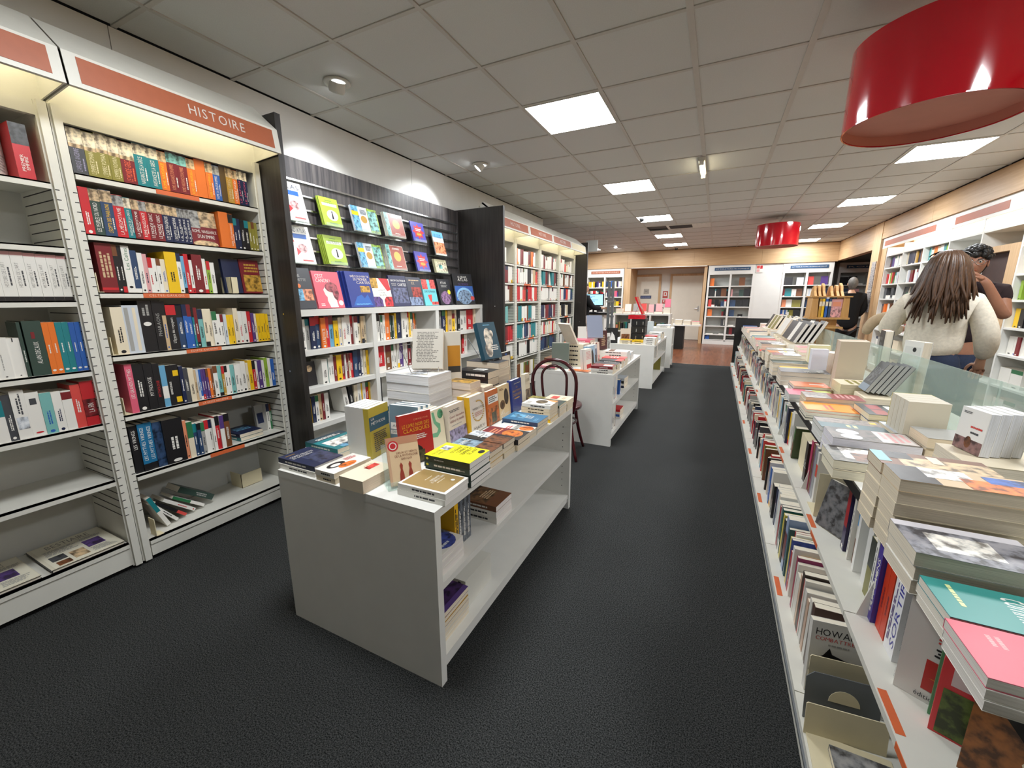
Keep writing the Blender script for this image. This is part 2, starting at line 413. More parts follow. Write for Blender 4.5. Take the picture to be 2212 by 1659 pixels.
def pile(where, x0, y0, z, w, h, spec, flat='E', group=None, jit=3.0, dec_top=(), seed=1, page='efe3cd'):
    """a pile of lying books, spec = 't/col t/col ...' from the bottom (mm); x0,y0 = least corner; w along Y, h along X (E/W) or w along X, h along Y (S)"""
    rnd = random.Random(seed * 17 + int(abs(x0 * 1000)) + int(abs(y0 * 1000)))
    its = spec.split(); n = len(its); top = None
    for i, k in enumerate(its):
        th, col = k.split('/'); th = float(th) / 1000
        hard = col.endswith('h') and len(col) > 1; col = col[0]
        cx, cy = (x0 + h / 2, y0 + w / 2) if flat != 'S' else (x0 + w / 2, y0 + h / 2)
        jx = rnd.uniform(-.003, .003); jy = rnd.uniform(-.003, .003)
        base = TR(cx + jx, cy + jy, z + .0004) @ RZ(rnd.uniform(-jit, jit))
        if flat == 'E': M = base @ TR(h / 2, -w / 2, 0) @ FLAT_E
        elif flat == 'W': M = base @ TR(-h / 2, w / 2, 0) @ FLAT_W
        else: M = base @ TR(-w / 2, -h / 2, 0) @ FLAT_S
        pos = 'topmost in' if i == n - 1 else ('lowest in' if i == 0 else f"{ordw(n - i)} down in")
        if n == 1: pos = 'lying flat as'
        D = list(dec_top) if i == n - 1 else []
        if 't' not in [d[0] + d[1] for d in D]: D.append(('S', 'l', .25, .2, .75, .8, 1, 'k' if col in LIGHT else 'w', 1))
        top = book(f"{CNAME[col]} book {pos} {where}", M, w, h, th - .0006, col, dec=D, group=group, hard=hard, page=page, name=None if hard else 'stacked_book')
        z += th
    return z
def stand(label, x, y, z, w, h, t, col, yaw=0, tilt=0, dec=(), hard=False, group=None, page='f2ead8', name=None, spine=None, back=None):
    """book standing with its front cover towards direction yaw (0 = +X); x,y = lower spine-side corner of the front cover"""
    M = TR(x, y, z + .0008 + t * math.sin(R(max(tilt, 0)))) @ RZ(yaw) @ RY(-tilt) @ TR(-t, 0, 0)
    return book(label, M, w, h, t, col, dec=dec, hard=hard, group=group, page=page, name=name, spine=spine, back=back)
# ------------------------------------------------------------------ room shell
GX, GY = -1.449, 2.514          # ceiling grid origin, 0.6 m module
XL, XR, YB = -2.98, 2.72, 13.64
def structure(o, label=None): return tag(o, label, None, None, 'structure')
structure(bx('floor', (-7, -2.6, -.1), (3.6, 9.32, 0), 'carpet'), 'dark charcoal speckled carpet floor of the shop')
structure(bx('floor_wood', (-7, 9.32, -.1), (4.5, 15.2, -.001), 'wood_floor'), 'brown wooden floor at the back of the shop')
structure(bx('trim_1', (-7, 9.30, -.02), (2.7, 9.335, .004), 'chrome'), 'thin metal strip between carpet and wood floor')
ceil = structure(bx('ceiling', (-7, -2.6, CEIL + .03), (3.6, 15.2, CEIL + .12), 'plenum'), 'suspended ceiling of square off-white tiles in a metal grid')
LIGHT_CELLS = {(0, 1), (0, 5), (0, 9), (0, 13), (0, 16), (5, 1), (5, 5), (5, 9), (5, 13), (5, 17), (0, -3), (5, -3), (-4, 16), (-4, 12)}
AC_CELLS = {(0, 11), (1, 11)}
tile_cache = {}
def tile(i, j):
    x0, x1 = max(GX + .6 * i, XL if j < 8 else -9) + .008, min(GX + .6 * (i + 1), XR) - .008
    y0, y1 = GY + .6 * j + .008, min(GY + .6 * (j + 1), YB) - .008
    if x1 - x0 < .03 or y1 - y0 < .03: return
    key = (round(x1 - x0, 3), round(y1 - y0, 3)); b = .006
    if key not in tile_cache:
        W, H = key; mb = MB()
        mb.add([(0, 0, .012), (W, 0, .012), (W, H, .012), (0, H, .012), (b, b, .004), (W - b, b, .004), (W - b, H - b, .004), (b, H - b, .004),
                (0, 0, .022), (W, 0, .022), (W, H, .022), (0, H, .022)],
               [(7, 6, 5, 4), (0, 4, 5, 1), (1, 5, 6, 2), (2, 6, 7, 3), (3, 7, 4, 0), (0, 1, 9, 8), (1, 2, 10, 9), (2, 3, 11, 10), (3, 0, 8, 11), (8, 9, 10, 11)])
        o = mb.build('ceiling_tile', 'tile', ceil); tile_cache[key] = o.data
    else:
        o = bpy.data.objects.new('ceiling_tile', tile_cache[key]); COL.objects.link(o); o.parent = ceil; WM[o.name] = Matrix.Identity(4)
    o.location = (x0, y0, CEIL)
for j in range(-4, 19):
    for i in range(-9 if j >= 8 else -3, 7):
        if (i, j) in LIGHT_CELLS: continue
        if (i, j) == (0, 11): continue
        if i < -6 and j < 12: continue
        tile(i, j)
for i in range(-9, 8):           # grid bars along the aisle
    x = GX + .6 * i
    if x > XR: continue
    ya = -2.6 if x > XL else GY + .6 * 8
    wd = .017 if i in (2, 3) else .012
    bx('grid_bar', (x - wd, ya, CEIL - .002), (x + wd, YB, CEIL + .012), 'grid_metal', ceil)
for j in range(-8, 19):
    y = GY + .6 * j
    if y > YB: continue
    bx('grid_bar', (XL if j < 8 else -7, y - .012, CEIL - .001), (XR, y + .012, CEIL + .011), 'grid_metal', ceil)
# left wall: white boards above the furniture
wl = structure(bx('wall_left', (-3.1, -2.6, 0), (-2.99, 7.35, CEIL), 'wall_paint'), 'white painted side wall above the bookcases')
for k, (a, b) in enumerate([(-2.6, -.4), (-.4, 1.29), (1.29, 3.69), (3.69, 6.1), (6.1, 7.35)]):
    bx('wall_panel', (-2.99, a + .002, 2.0), (-2.98, b - .002, CEIL - .003), 'wall_paint', wl)
structure(bx('wall_front', (-7, -2.7, 0), (3.6, -2.6, CEIL), 'wall_paint'))
structure(bx('wall_left_far', (-7.1, 7.2, 0), (-7, 15.2, CEIL), 'wall_paint'))
structure(bx('wall_left_return', (-7, 7.25, 0), (-3.1, 7.35, CEIL), 'wall_paint'))
# back wall: oak fascia, recess with two doors
wb = structure(bx('wall_back', (-7, 14.82, 0), (4.5, 14.95, CEIL), 'wall_paint'), 'pale back wall with doors in a recess')
fas = structure(bx('wall_back_fascia', (-7, YB, 2.29), (XR + .02, 14.82, CEIL - .004), 'oak'), 'light oak fascia running above the back bookcases')
for a, b in [(-7, -4.6), (-4.6, -2.64), (-2.64, -.72), (-.72, 1.0), (1.0, 2.71)]:
    bx('oak_panel', (a + .002, YB - .012, 2.285), (b - .002, YB, CEIL - .012), 'oak', fas)
bx('fascia_edge', (-2.66, YB - .02, 2.27), (-.36, YB + .06, 2.287), 'white_board', fas)
structure(bx('wall_recess_left', (-2.72, YB - .02, 0), (-2.52, 14.82, 2.285), 'oak_vertical'))
structure(bx('wall_recess_right', (-.42, YB + .05, 0), (-.34, 14.82, 2.285), 'oak_vertical'))
def door(n, x0, x1, label):
    d = structure(bx(f'door_{n}', (x0, 14.775, .01), (x1, 14.815, 2.06), 'door_paint'), label)
    for nm, a, b in (('door_frame', (x0 - .07, 14.76, 0), (x0, 14.82, 2.13)), ('door_frame', (x1, 14.76, 0), (x1 + .07, 14.82, 2.13)), ('door_frame', (x0, 14.76, 2.06), (x1, 14.82, 2.13))):
        bx(nm, a, b, 'oak_vertical', d)
    h = MB().tube([(x1 - .07, 14.775, 1.02), (x1 - .07, 14.72, 1.02), (x1 - .19, 14.72, 1.02)], .011, 8).build('door_handle', 'chrome', d)
    MB().box((x1 - .09, 14.765, .93), (x1 - .05, 14.776, 1.1)).build('lock_plate', 'chrome', d)
    return d
d1 = door(1, -2.60, -1.80, 'cream door with grey and blue notices')
d2 = door(2, -1.38, -.47, 'cream door with a metal lever handle')
n_ = empty('door_notice', (-2.2, 14.77, 1.5), 'small grey notice on the cream door', 'notice')
mb = MB(); mb.box((-2.27, 14.762, 1.50), (-2.10, 14.775, 1.66), C('a9a49a'), 0); put_text(mb, 'WC', Vector((-2.27, 14.7615, 1.5)), Vector((1, 0, 0)), ZV, .03, .05, .14, .11, C('d'))
mb.build('plate', 'cover', n_)
n_ = empty('door_notice', (-2.2, 14.77, 1.3), 'dark blue strip notice on the cream door', 'notice')
mb = MB(); mb.box((-2.37, 14.762, 1.34), (-2.02, 14.775, 1.44), C('39456b'), 0); decorate_o = Vector((-2.37, 14.7615, 1.34))
for q in range(9): dec_rect(mb, decorate_o, Vector((1, 0, 0)), .03 + .033 * q, .04, .03 + .033 * q + .02, .06, C('a6aec8'))
mb.build('plate', 'cover', n_)
for z, hgt, lab in ((1.36, .22, 'red and white safety notice between the two doors'), (1.18, .13, 'small red fire notice under the larger one')):
    n_ = empty('safety_notice', (-1.58, 14.8, z), lab, 'notice')
    mb = MB(); mb.box((-1.66, 14.806, z), (-1.5, 14.82, z + hgt), C('b5483f'), 0)
    dec_rect(mb, Vector((-1.66, 14.8055, z)), Vector((1, 0, 0)), .03, .3 * hgt, .13, .85 * hgt, C('w'))
    dec_rect(mb, Vector((-1.66, 14.805, z)), Vector((1, 0, 0)), .06, .4 * hgt, .10, .75 * hgt, C('r'))
    mb.build('plate', 'cover', n_)
# right wall: oak fascia over lit shelving, opening to a dim side room
wr = structure(bx('wall_right', (3.12, -2.6, 0), (3.25, 10.46, CEIL), 'oak_vertical'), 'light oak side wall with built-in shelving')
fr = structure(bx('wall_right_fascia', (XR, -2.6, 2.46), (3.12, 10.46, CEIL - .004), 'oak'), 'light oak fascia above the lit shelving')
for a, b in [(-2.6, 2.4), (2.4, 5.4), (5.4, 8.4), (8.4, 10.46)]:
    bx('oak_panel', (XR - .012, a + .002, 2.455), (XR, b - .002, CEIL - .012), 'oak', fr)
structure(bx('wall_right_pier', (XR - .02, 10.46, 0), (3.25, 10.9, CEIL - .004), 'oak_vertical'), 'oak pier between shelving and the side room')
structure(bx('wall_right_lintel', (XR - .01, 10.9, 2.30), (2.85, YB, CEIL - .004), 'oak'), 'oak lintel over the side room opening')
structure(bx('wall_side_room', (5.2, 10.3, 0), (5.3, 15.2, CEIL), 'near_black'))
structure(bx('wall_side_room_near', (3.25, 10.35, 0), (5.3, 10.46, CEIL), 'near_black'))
structure(bx('floor_side_room', (2.72, 10.46, -.1), (5.3, 14.82, -.0005), 'wood_floor'))
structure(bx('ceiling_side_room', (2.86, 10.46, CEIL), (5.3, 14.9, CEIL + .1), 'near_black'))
ps = empty('poster_strip', (2.69, 10.55, 1.1), 'long grey translucent poster strip hung on the oak pier', 'poster')
mb = MB(); mb.box((XR - .033, 10.50, 1.08), (XR - .022, 10.72, 2.05), C('9a9696'))
mb.build('sheet', 'picture', ps); bx('cross_bar', (XR - .04, 10.49, 1.48), (XR - .03, 10.73, 1.50), 'white_board', ps)
# ------------------------------------------------------------------ ceiling fittings
nth = {(0, 1): 'nearest LED ceiling panel, above the aisle by the near table', (0, 5): 'second LED ceiling panel above the tables, beside the bare tube lamp', (0, 9): 'third LED ceiling panel above the tables, before the air vent',
       (0, 13): 'fourth LED ceiling panel above the tables, beyond the air vent', (0, 16): 'fifth and farthest LED ceiling panel above the tables',
       (5, 5): 'nearest visible LED ceiling panel above the lit wall shelving', (5, 9): 'second LED ceiling panel above the lit wall shelving', (5, 13): 'third LED ceiling panel along the lit wall shelving',
       (5, 17): 'farthest LED ceiling panel behind the small red lamp', (-4, 16): 'LED ceiling panel seen past the end of the history bookcases', (-4, 12): 'LED ceiling panel over the till hidden by the bookcases',
       (5, 1): 'LED ceiling panel above the big red lamp', (0, -3): 'LED ceiling panel overhead at the shop front', (5, -3): 'LED ceiling panel overhead beside the shop front'}
for (i, j) in sorted(LIGHT_CELLS):
    x0, y0 = GX + .6 * i, GY + .6 * j
    e = empty('ceiling_light', (x0 + .3, y0 + .3, CEIL), nth[(i, j)], 'ceiling light', 'LED panels in the ceiling grid')
    fr_ = MB(); a, b = .013, .022
    for p, q in (((x0 + a, y0 + a), (x0 + .6 - a, y0 + b)), ((x0 + a, y0 + .6 - b), (x0 + .6 - a, y0 + .6 - a)), ((x0 + a, y0 + b), (x0 + b, y0 + .6 - b)), ((x0 + .6 - b, y0 + b), (x0 + .6 - a, y0 + .6 - b))):
        fr_.box((*p, CEIL - .004), (*q, CEIL + .02))
    fr_.build('frame', 'white_metal', e)
    MB().add([(x0 + b, y0 + b, CEIL), (x0 + b, y0 + .6 - b, CEIL), (x0 + .6 - b, y0 + .6 - b, CEIL), (x0 + .6 - b, y0 + b, CEIL)], [(0, 1, 2, 3)]).build('diffuser', 'led_panel', e)
# bare tube lamp hanging under the grid
e = empty('tube_lamp', (-.27, 5.2, CEIL - .05), 'bare fluorescent tube lamp fixed under the ceiling grid', 'ceiling light')
bx('housing', (-.30, 4.93, CEIL - .035), (-.24, 5.50, CEIL - .003), 'white_metal', e)
MB().tube([(-.27, 4.96, CEIL - .055), (-.27, 5.47, CEIL - .055)], .016, 10).build('tube', 'tube_glow', e)
bx('end_cap', (-.292, 4.93, CEIL - .075), (-.248, 4.955, CEIL - .03), 'white_metal', e); bx('end_cap', (-.292, 5.475, CEIL - .075), (-.248, 5.50, CEIL - .03), 'white_metal', e)
# gimbal spotlights
def spot(x, y, label, aim, cone=False):
    e = empty('ceiling_spotlight', (x, y, CEIL), label, 'spotlight', 'round spotlights along the side wall')
    MB().lathe([(.045, 0), (.085, 0), (.085, -.008), (.06, -.012), (.045, -.004)], 24, M=TR(x, y, CEIL - .001), cap=False).build('trim_ring', 'white_metal', e, smooth=True)
    d = (Vector(aim) - Vector((x, y, CEIL))).normalized()
    q = d.to_track_quat('-Z', 'Y').to_matrix().to_4x4()
    Mh = Matrix.Translation((x, y, CEIL - .012)) @ q
    prof = [(.05, .02), (.052, -.03), (.048, -.045), (.04, -.04)]
    MB().lathe(prof, 24, M=Mh, cap=False).build('lamp_head', 'white_metal', e, smooth=True)
    MB().lathe([(.0005, -.036), (.041, -.036)], 24, M=Mh, cap=False).build('lens', 'spot_glow', e)
    l = bpy.data.lights.new('spot_beam', 'SPOT'); l.energy = SPOT_W; l.spot_size = R(82); l.spot_blend = .6; l.shadow_soft_size = .04; l.color = (.93, .97, 1)
    lo = bpy.data.objects.new('spot_beam', l); COL.objects.link(lo); lo.matrix_basis = Matrix.Translation(Vector((x, y, CEIL - .012)) + d * .05) @ q
spot(-2.387, 2.238, 'round swivel spotlight in the ceiling above the HISTOIRE bookcase', (-2.96, 2.55, 1.9))
spot(-2.408, 4.13, 'white swivel spotlight turned to the slatted display wall', (-2.97, 3.75, 2.0))
spot(-2.70, 12.1, 'small lit spotlight far down the ceiling near the fascia', (-2.9, 13.6, 1.9))
# air vent
e = empty('air_vent', (-.8, 9.3, CEIL), 'rectangular air conditioning vent with dark grille in the ceiling', 'air vent')
bx('frame', (-1.05, 9.05, CEIL - .008), (-.25, 9.62, CEIL + .003), 'white_metal', e)
for q in range(4): bx('grille', (-1.0, 9.12 + .1 * q, CEIL - .012), (-.58, 9.2 + .1 * q, CEIL - .006), 'slot_dark', e)
for q in range(3): bx('louvre', (-.5 + .08 * q, 9.12, CEIL - .012), (-.47 + .08 * q, 9.52, CEIL - .006), 'white_metal', e)
for x, y, lab in ((-1.35, 8.05, 'small black dome camera beside the third LED panel'), (-1.2, 13.2, 'tiny black dome camera near the fascia')):
    e = empty('dome_camera', (x, y, CEIL), lab, 'camera')
    MB().lathe([(.04, 0), (.045, -.02), (.035, -.05), (.015, -.065), (.001, -.068)], 16, M=TR(x, y, CEIL - .001), cap=False).build('dome', 'black_plastic', e, smooth=True)
    MB().lathe([(.055, 0), (.055, -.012), (.045, -.014)], 16, M=TR(x, y, CEIL - .001), cap=False).build('base', 'white_metal', e)
# red drum lamps
def drum(x, y, zb, label, hgt=.37, r=.334):
    e = empty('drum_pendant_lamp', (x, y, zb), label, 'lamp', 'red drum pendant lamps')
    n = 64
    MB().lathe([(r, 0), (r, hgt)], n, M=TR(x, y, zb), cap=False).build('shade', 'red_gloss', e, smooth=True)
    MB().lathe([(r - .003, hgt), (r - .003, .0)], n, M=TR(x, y, zb), cap=False).build('shade_lining', 'shade_inner', e, smooth=True)
    MB().lathe([(r + .001, .003), (r + .001, -.002), (r - .005, -.002), (r - .005, .003)], n, M=TR(x, y, zb), cap=False).build('rim', 'red_gloss', e)
    MB().lathe([(.002, .05), (r - .004, .05)], n, M=TR(x, y, zb), cap=False).build('diffuser', 'shade_inner', e)
    MB().tube([(x, y, zb + hgt - .1), (x, y, CEIL)], .004, 8).build('cord', 'white_metal', e)
    MB().lathe([(.05, CEIL - .03), (.05, CEIL - .001)], 20, M=TR(x, y, 0)).build('ceiling_rose', 'white_metal', e)
    for a in range(3):
        an = 2.1 * a + .4; MB().tube([(x, y, zb + hgt - .02), (x + (r - .004) * math.cos(an), y + (r - .004) * math.sin(an), zb + hgt - .02)], .004, 6).build('spoke', 'chrome', e)
drum(.836, 2.844, 2.20, 'large glossy red drum lamp hanging above the near shelves')
drum(.865, 9.08, 2.275, 'small-looking red drum lamp hanging far down the shop')
# ------------------------------------------------------------------ left bookcases
def slots(name, x0, x1, y, side, z0, z1, parent, step=.0405):
    """dark slots punched in an upright's inner side, wrapping onto its front"""
    mb = MB(); z = z0
    while z < z1:
        mb.box((x0, y, z), (x1, y + side * .0012, z + .004)); z += step
    o = mb.build(name, 'slot_dark', parent); o['kind'] = 'stuff'; return o
def header(parent, y0, y1, sign, text=None, tx=(.55, .72), stop=False):
    """lit cornice with a sign strip"""
    poly = [(-2.66, 2.44), (-2.60, 2.50), (-2.405, 2.345), (-2.385, 2.215), (-2.40, 2.213), (-2.42, 2.335), (-2.62, 2.48)]
    h = MB().prism(poly, y0, y1, 'y').build('header', 'white_metal', parent)
    end = [(-2.64, 2.20), (-2.64, 2.46), (-2.60, 2.49), (-2.41, 2.34), (-2.39, 2.217)]
    MB().prism(end, y1 - .006, y1, 'y').build('header_end', 'white_metal', h); MB().prism(end, y0, y0 + .006, 'y').build('header_end', 'white_metal', h)
    bx('valance', (-2.65, y0, 2.185), (-2.63, y1, 2.44), 'white_metal', h)
    d = Vector((-2.385 + 2.405, 0, 2.215 - 2.345)); dn = d.normalized(); nrm = Vector((-dn.z, 0, dn.x)); 
    P0 = Vector((-2.405, 0, 2.345)); a, b = .012, .112
    ya, yb = y0 + .04, y1 - .035
    p = lambda t, y, e: P0 + dn * t + nrm * e + Vector((0, y, 0))
    mb = MB(); mb.add([p(b, ya, .0015), p(b, yb, .0015), p(a, yb, .0015), p(a, ya, .0015), p(b, ya, -.002), p(b, yb, -.002), p(a, yb, -.002), p(a, ya, -.002)],
                      [(0, 1, 2, 3), (0, 4, 5, 1), (1, 5, 6, 2), (2, 6, 7, 3), (3, 7, 4, 0)])
    mb.build('sign_strip', sign, h)
    if text:
        mb = MB(); W = yb - ya
        put_text(mb, text, p(b - .03, ya, .0022), Vector((0, 1, 0)), -dn, W * tx[0], 0, W * tx[1], .045, (1, 1, 1), 0, 0, .2)
        mb.build('sign_lettering', 'sign_text', h)
    MB().tube([(-2.50, y0 + .03, 2.345), (-2.50, y1 - .03, 2.345)], .013, 8).build('strip_lamp', 'tube_glow', h)
def bookcase(y0, y1, tops, label, sign='sign_brown', text=None, tx=(.55, .75), labels=None, group='white metal wall bookcases', top=2.19):
    e = empty('bookcase', (-2.8, (y0 + y1) / 2, 0), label, 'bookcase', group)
    bx('back_panel', (-2.97, y0 + .03, .05), (-2.955, y1 - .03, top), 'back_panel', e)
    for a in (y0, y1 - .04):
        up = MB().box((-2.955, a, .015), (-2.615, a + .04, top)).box((-2.615, a + .006, .015), (-2.60, a + .034, top)).build('upright', 'white_metal', e)
    slots('slot_row', -2.93, -2.618, y0 + .04, 1, .3, 1.85, e); slots('slot_row', -2.93, -2.618, y1 - .04, -1, .3, 1.85, e)
    for a in (y0 + .02, y1 - .034):
        m2 = MB(); z = .3
        while z < 1.85: m2.box((-2.6, a, z + .0), (-2.5995, a + .014, z + .004)); z += .0405
        o = m2.build('slot_row', 'slot_dark', e); o['kind'] = 'stuff'
    for i, z in enumerate(tops):
        last = i == len(tops) - 1
        s = MB().box((-2.95, y0 + .042, z - .006), (-2.605, y1 - .042, z)).box((-2.625, y0 + .042, z - .026), (-2.605, y1 - .042, z)).build('shelf', 'white_metal', e)
        if labels and labels.get(i):
            u0, u1, tt = labels[i]; W = y1 - y0 - .084; ya = y0 + .042 + u0 * W; yb = y0 + .042 + u1 * W
            l = bx('shelf_label', (-2.605, ya, z - .025), (-2.6035, yb, z - .003), 'label_orange', s)
            if tt:
                mb = MB(); put_text(mb, tt, Vector((-2.603, ya, z - .025)), Vector((0, 1, 0)), ZV, (yb - ya) * .12, .006, (yb - ya) * .88, .017, (1, 1, 1), 0, 0, .2)
                mb.build('label_lettering', 'label_text', s)
    bx('plinth', (-2.95, y0 + .042, .025), (-2.61, y1 - .042, tops[-1] - .03), 'white_metal', e)
    bx('top_rail', (-2.955, y0 + .04, top - .04), (-2.62, y1 - .04, top), 'white_metal', e)
    bx('under_shelf_edge', (-2.64, y0 + .04, 2.13), (-2.615, y1 - .04, 2.17), 'white_metal', e)
    for a in (y0 + .12, y1 - .12):
        MB().lathe([(.016, 0), (.018, .012), (.008, .014), (.008, .03)], 12, M=TR(-2.66, a, 0)).build('foot', 'chrome', e)
    header(e, y0 + .003, y1 - .003, sign, text, tx)
    return e
bookcase(-.025, .868, [1.868, 1.605, 1.372, 1.052, .788, .495, .148], 'white metal bookcase with half empty shelves, cut by the picture edge', group='white wall bookcases')
bookcase(.870, 1.776, [1.928, 1.672, 1.41, 1.108, .805, .484, .118], 'white metal bookcase under the big brown HISTOIRE sign', text='HISTOIRE', tx=(.475, .80),
         labels={0: (.36, .6, None), 2: (.2, .45, 'CELTES-GAULOIS'), 3: (.38, .6, 'EGYPTE ANCIENNE'), 4: (.4, .62, 'LA GRECE ANCIENNE'), 5: (.42, .66, None)}, group='white wall bookcases')
GB = 'books in the HISTOIRE bookcase'
XB = -2.63
_sr = shelf_row
def shelf_row(*a, **k):
    k.setdefault('name', 'history_book' if a[5] == GB else None); return _sr(*a, **k)
def clouds(col, tcol, title, n=1):
    return [('S', 'p', 0, .66, 1, .99, 'c'), ('S', 'p', 0, .58, 1, .66, 's'), ('S', 't', title, .25, .08, .68, .56, tcol, 1), ('S', 'l', .74, .1, .9, .42, 1, tcol, 1)]
def plainp(tcol, title, pic='s'):
    return [('S', 'p', 0, .74, 1, .99, pic), ('S', 't', title, .22, .08, .66, .7, tcol, 1), ('S', 'l', .74, .15, .9, .5, 1, 'w', 1)]
ex1 = {1: clouds('d', '9a94b0', "L'AFRIQUE ANCIENNE"), 2: clouds('z', 'e3d7a8', "L'EMPIRE ROMAIN"), 3: clouds('z', 'e3d7a8', "L'EMPIRE ROMAIN"), 4: clouds('z', 'e3d7a8', "L'EMPIRE ROMAIN"),
       5: clouds('R', 'ef6a45', 'LE MONDE GREC'), 6: plainp('w', 'NAISSANCE DE LA GRÈCE', 'c'), 7: plainp('w', 'NAISSANCE DE LA GRÈCE', 'c'),
       8: plainp('y', "ROME, NAISSANCE", 's'), 9: plainp('f', "ROME, NAISSANCE D'UN EMPIRE", 'a'), 10: plainp('f', "ROME, NAISSANCE D'UN EMPIRE", 'a'), 11: plainp('y', 'ROME, CITÉ UNIVERSELLE', 's'),
       12: [('S', 'r', 0, 0, 1, 1, 'o')], 13: plainp('y', 'ROME, CITÉ UNIVERSELLE', 's'), 14: plainp('w', "ROME, LA FIN D'UN EMPIRE", 'e'), 15: [('S', 'r', 0, 0, 1, 1, '5a4420')], 16: plainp('s', "L'EMPIRE GREC", 's'), 17: plainp('w', 'LE MONDE ANCIEN', 's'),
       18: plainp('p', 'LE JAPON', 'c'), 19: plainp('p', 'LE JAPON', 'c')}
shelf_row('d46/238 z38/236 z38/236 z38/236 R50/236 t46/236 t46/236 o32/234 R42/234 R42/234 o36/232 o46/238 o34/236 b34/232 m30/232 i32/232 o26/230 n26/228 n26/228', .918, 1.70,
          left_frame(XB, 1.928), 'the top shelf of HISTOIRE', GB, .17, extra=ex1, jit=.002, hmax=.199)
ex2 = {2: plainp('w', 'LES PEUPLES DU NORD', 's'), 3: plainp('y', "L'ÉGYPTE DES PHARAONS", 's'), 4: plainp('w', 'LA MÉSOPOTAMIE', 'e'), 5: plainp('w', 'NAISSANCE DE LA GRÈCE', 'c'), 6: plainp('w', 'LA MÉSOPOTAMIE', 's'), 7: plainp('w', 'ROME NAISSANCE', 'e'),
       8: plainp('w', 'LE MONDE GREC', 's'), 9: plainp('w', 'LE MONDE GREC', 's'), 10: plainp('w', 'LES CARTHAGINOIS', 's'), 11: plainp('w', "L'EGYPTE ANCIENNE", 's'), 12: plainp('w', 'LA GUERRE', 'e'), 13: plainp('w', 'LA GUERRE', 'e'), 14: plainp('w', 'LA GUERRE', 'e'),
       15: [('F', 'p', 0, .55, 1, 1, 's'), ('F', 'p', .0, .5, .4, 1, 'e'), ('F', 't', "ROME, NAISSANCE", .1, .36, .95, .46, 'w'), ('F', 't', "D'UN EMPIRE", .25, .22, .85, .32, 'w'), ('F', 'q', .5, .05, .45, .1, 's')],
       16: [('S', 'r', 0, 0, 1, 1, 'o')], 17: plainp('w', 'ROME, CITÉ UNIVERSELLE', 'k')}
shelf_row('r24/205 h26/205 x32/208 r30/195 t20/190 R22/188 r22/186 R22/186 R24/186 n26/184 n24/182 n14/180 n14/180 n14/180 R108/186F o36/200 o20/196 n14/176 n14/176 k18/172 k18/172 z13/170 z13/170 z13/168', .918, 1.728,
          left_frame(XB, 1.672), 'the second shelf of HISTOIRE', GB, .16, extra=ex2, jit=.002)
ex3 = {1: [('S', 'l', .15, .3, .85, .9, 3, 's', 1), ('S', 'r', 0, .05, 1, .1, 'r')], 4: [('S', 't', 'Les Celtes', .25, .5, .75, .95, 'g', 1), ('S', 'e', .5, .12, .25, .025, 'k')],
       22: [('F', 'p', .12, .05, 1, .55, 'i'), ('F', 'l', .2, .62, .95, .9, 3, 'i')], 23: [('F', 'q', .5, .42, .38, .2, 'w'), ('F', 'q', .35, .6, .14, .12, 'c'), ('F', 'r', 0, 0, 1, .16, 's'), ('F', 'l', .1, .03, .9, .13, 2, 'w'), ('F', 'l', .15, .72, .9, .93, 3, 'i')]}
shelf_row('R46/228 k14/225 k12/220 w24/224 x20/205 w16/196 q14/192 w14/176 w14/174 w14/174 c16/172 y40/212h w16/208 l12/196 r16/208 w12/178 R38/210h w14/190 G14/178 w18/172 -42 n78/200Fh R94/204Fh', .935, 1.728,
          left_frame(XB, 1.41), 'the third shelf of HISTOIRE', GB, .16, extra=ex3, jit=.004)
ex4 = {2: [('S', 'r', .1, .05, .35, .95, 'e'), ('S', 'r', .6, .05, .8, .95, 'c')], 3: [('S', 'e', .5, .55, .3, .04, 'w'), ('S', 'l', .2, .7, .8, .93, 2, 'e', 1)], 4: [('S', 't', 'PHARAONS', .3, .3, .72, .75, 'e', 1)],
       6: [('S', 'r', 0, .78, 1, 1, 'r'), ('S', 't', "L'Egypte des voyageurs", .3, .15, .7, .72, 'w', 1)]}
shelf_row('c34/232 u48/240 k42/262h k28/262h s14/258 k34/238 x22/236 b16/240 b16/240 t8/224 R13/222 a18/212 c17/214 c17/214 w20/198 w13/182 w13/180 u13/180 y15/176 y15/176 c20/214 w17/196 w22/194 r18/192 v15/182 c11/176 y16/176 y14/176 y14/176 y13/174', .945, 1.728,
          left_frame(XB, 1.108), 'the fourth shelf of HISTOIRE', GB, .165, extra=ex4)
ex5 = {1: [('S', 't', 'LES GRANDS MYTHES', .25, .3, .75, .9, 'w', 1)], 3: [('S', 't', 'MYTHOLOGIE', .28, .3, .72, .7, 'w', 1)], 4: [('S', 't', 'MYTHOLOGIE', .28, .25, .7, .62, 'r', 1)], 5: [('S', 'r', 0, .2, 1, .5, 'w')],
       7: [('S', 'r', .1, .72, .9, .86, 'y'), ('S', 'r', .1, .06, .9, .2, 'y')]}
shelf_row('p22/252 k34/250h k28/246h k22/240 l20/226 k20/222 k24/222 n14/210 d17/196 c20/190 s9/178 u9/176 b9/176 v9/176 v9/176 v9/176 o11/176 m9/172 w18/186 a18/184 i11/178 w13/178 w13/178 a18/178 w15/176 w15/178 w22/188 c11/176 y18/192 r15/186 w11/178 v20/184 w13/180 G17/194 w15/188 b17/180', .955, 1.728,
          left_frame(XB, .805), 'the fifth shelf of HISTOIRE', GB, .15, extra=ex5)
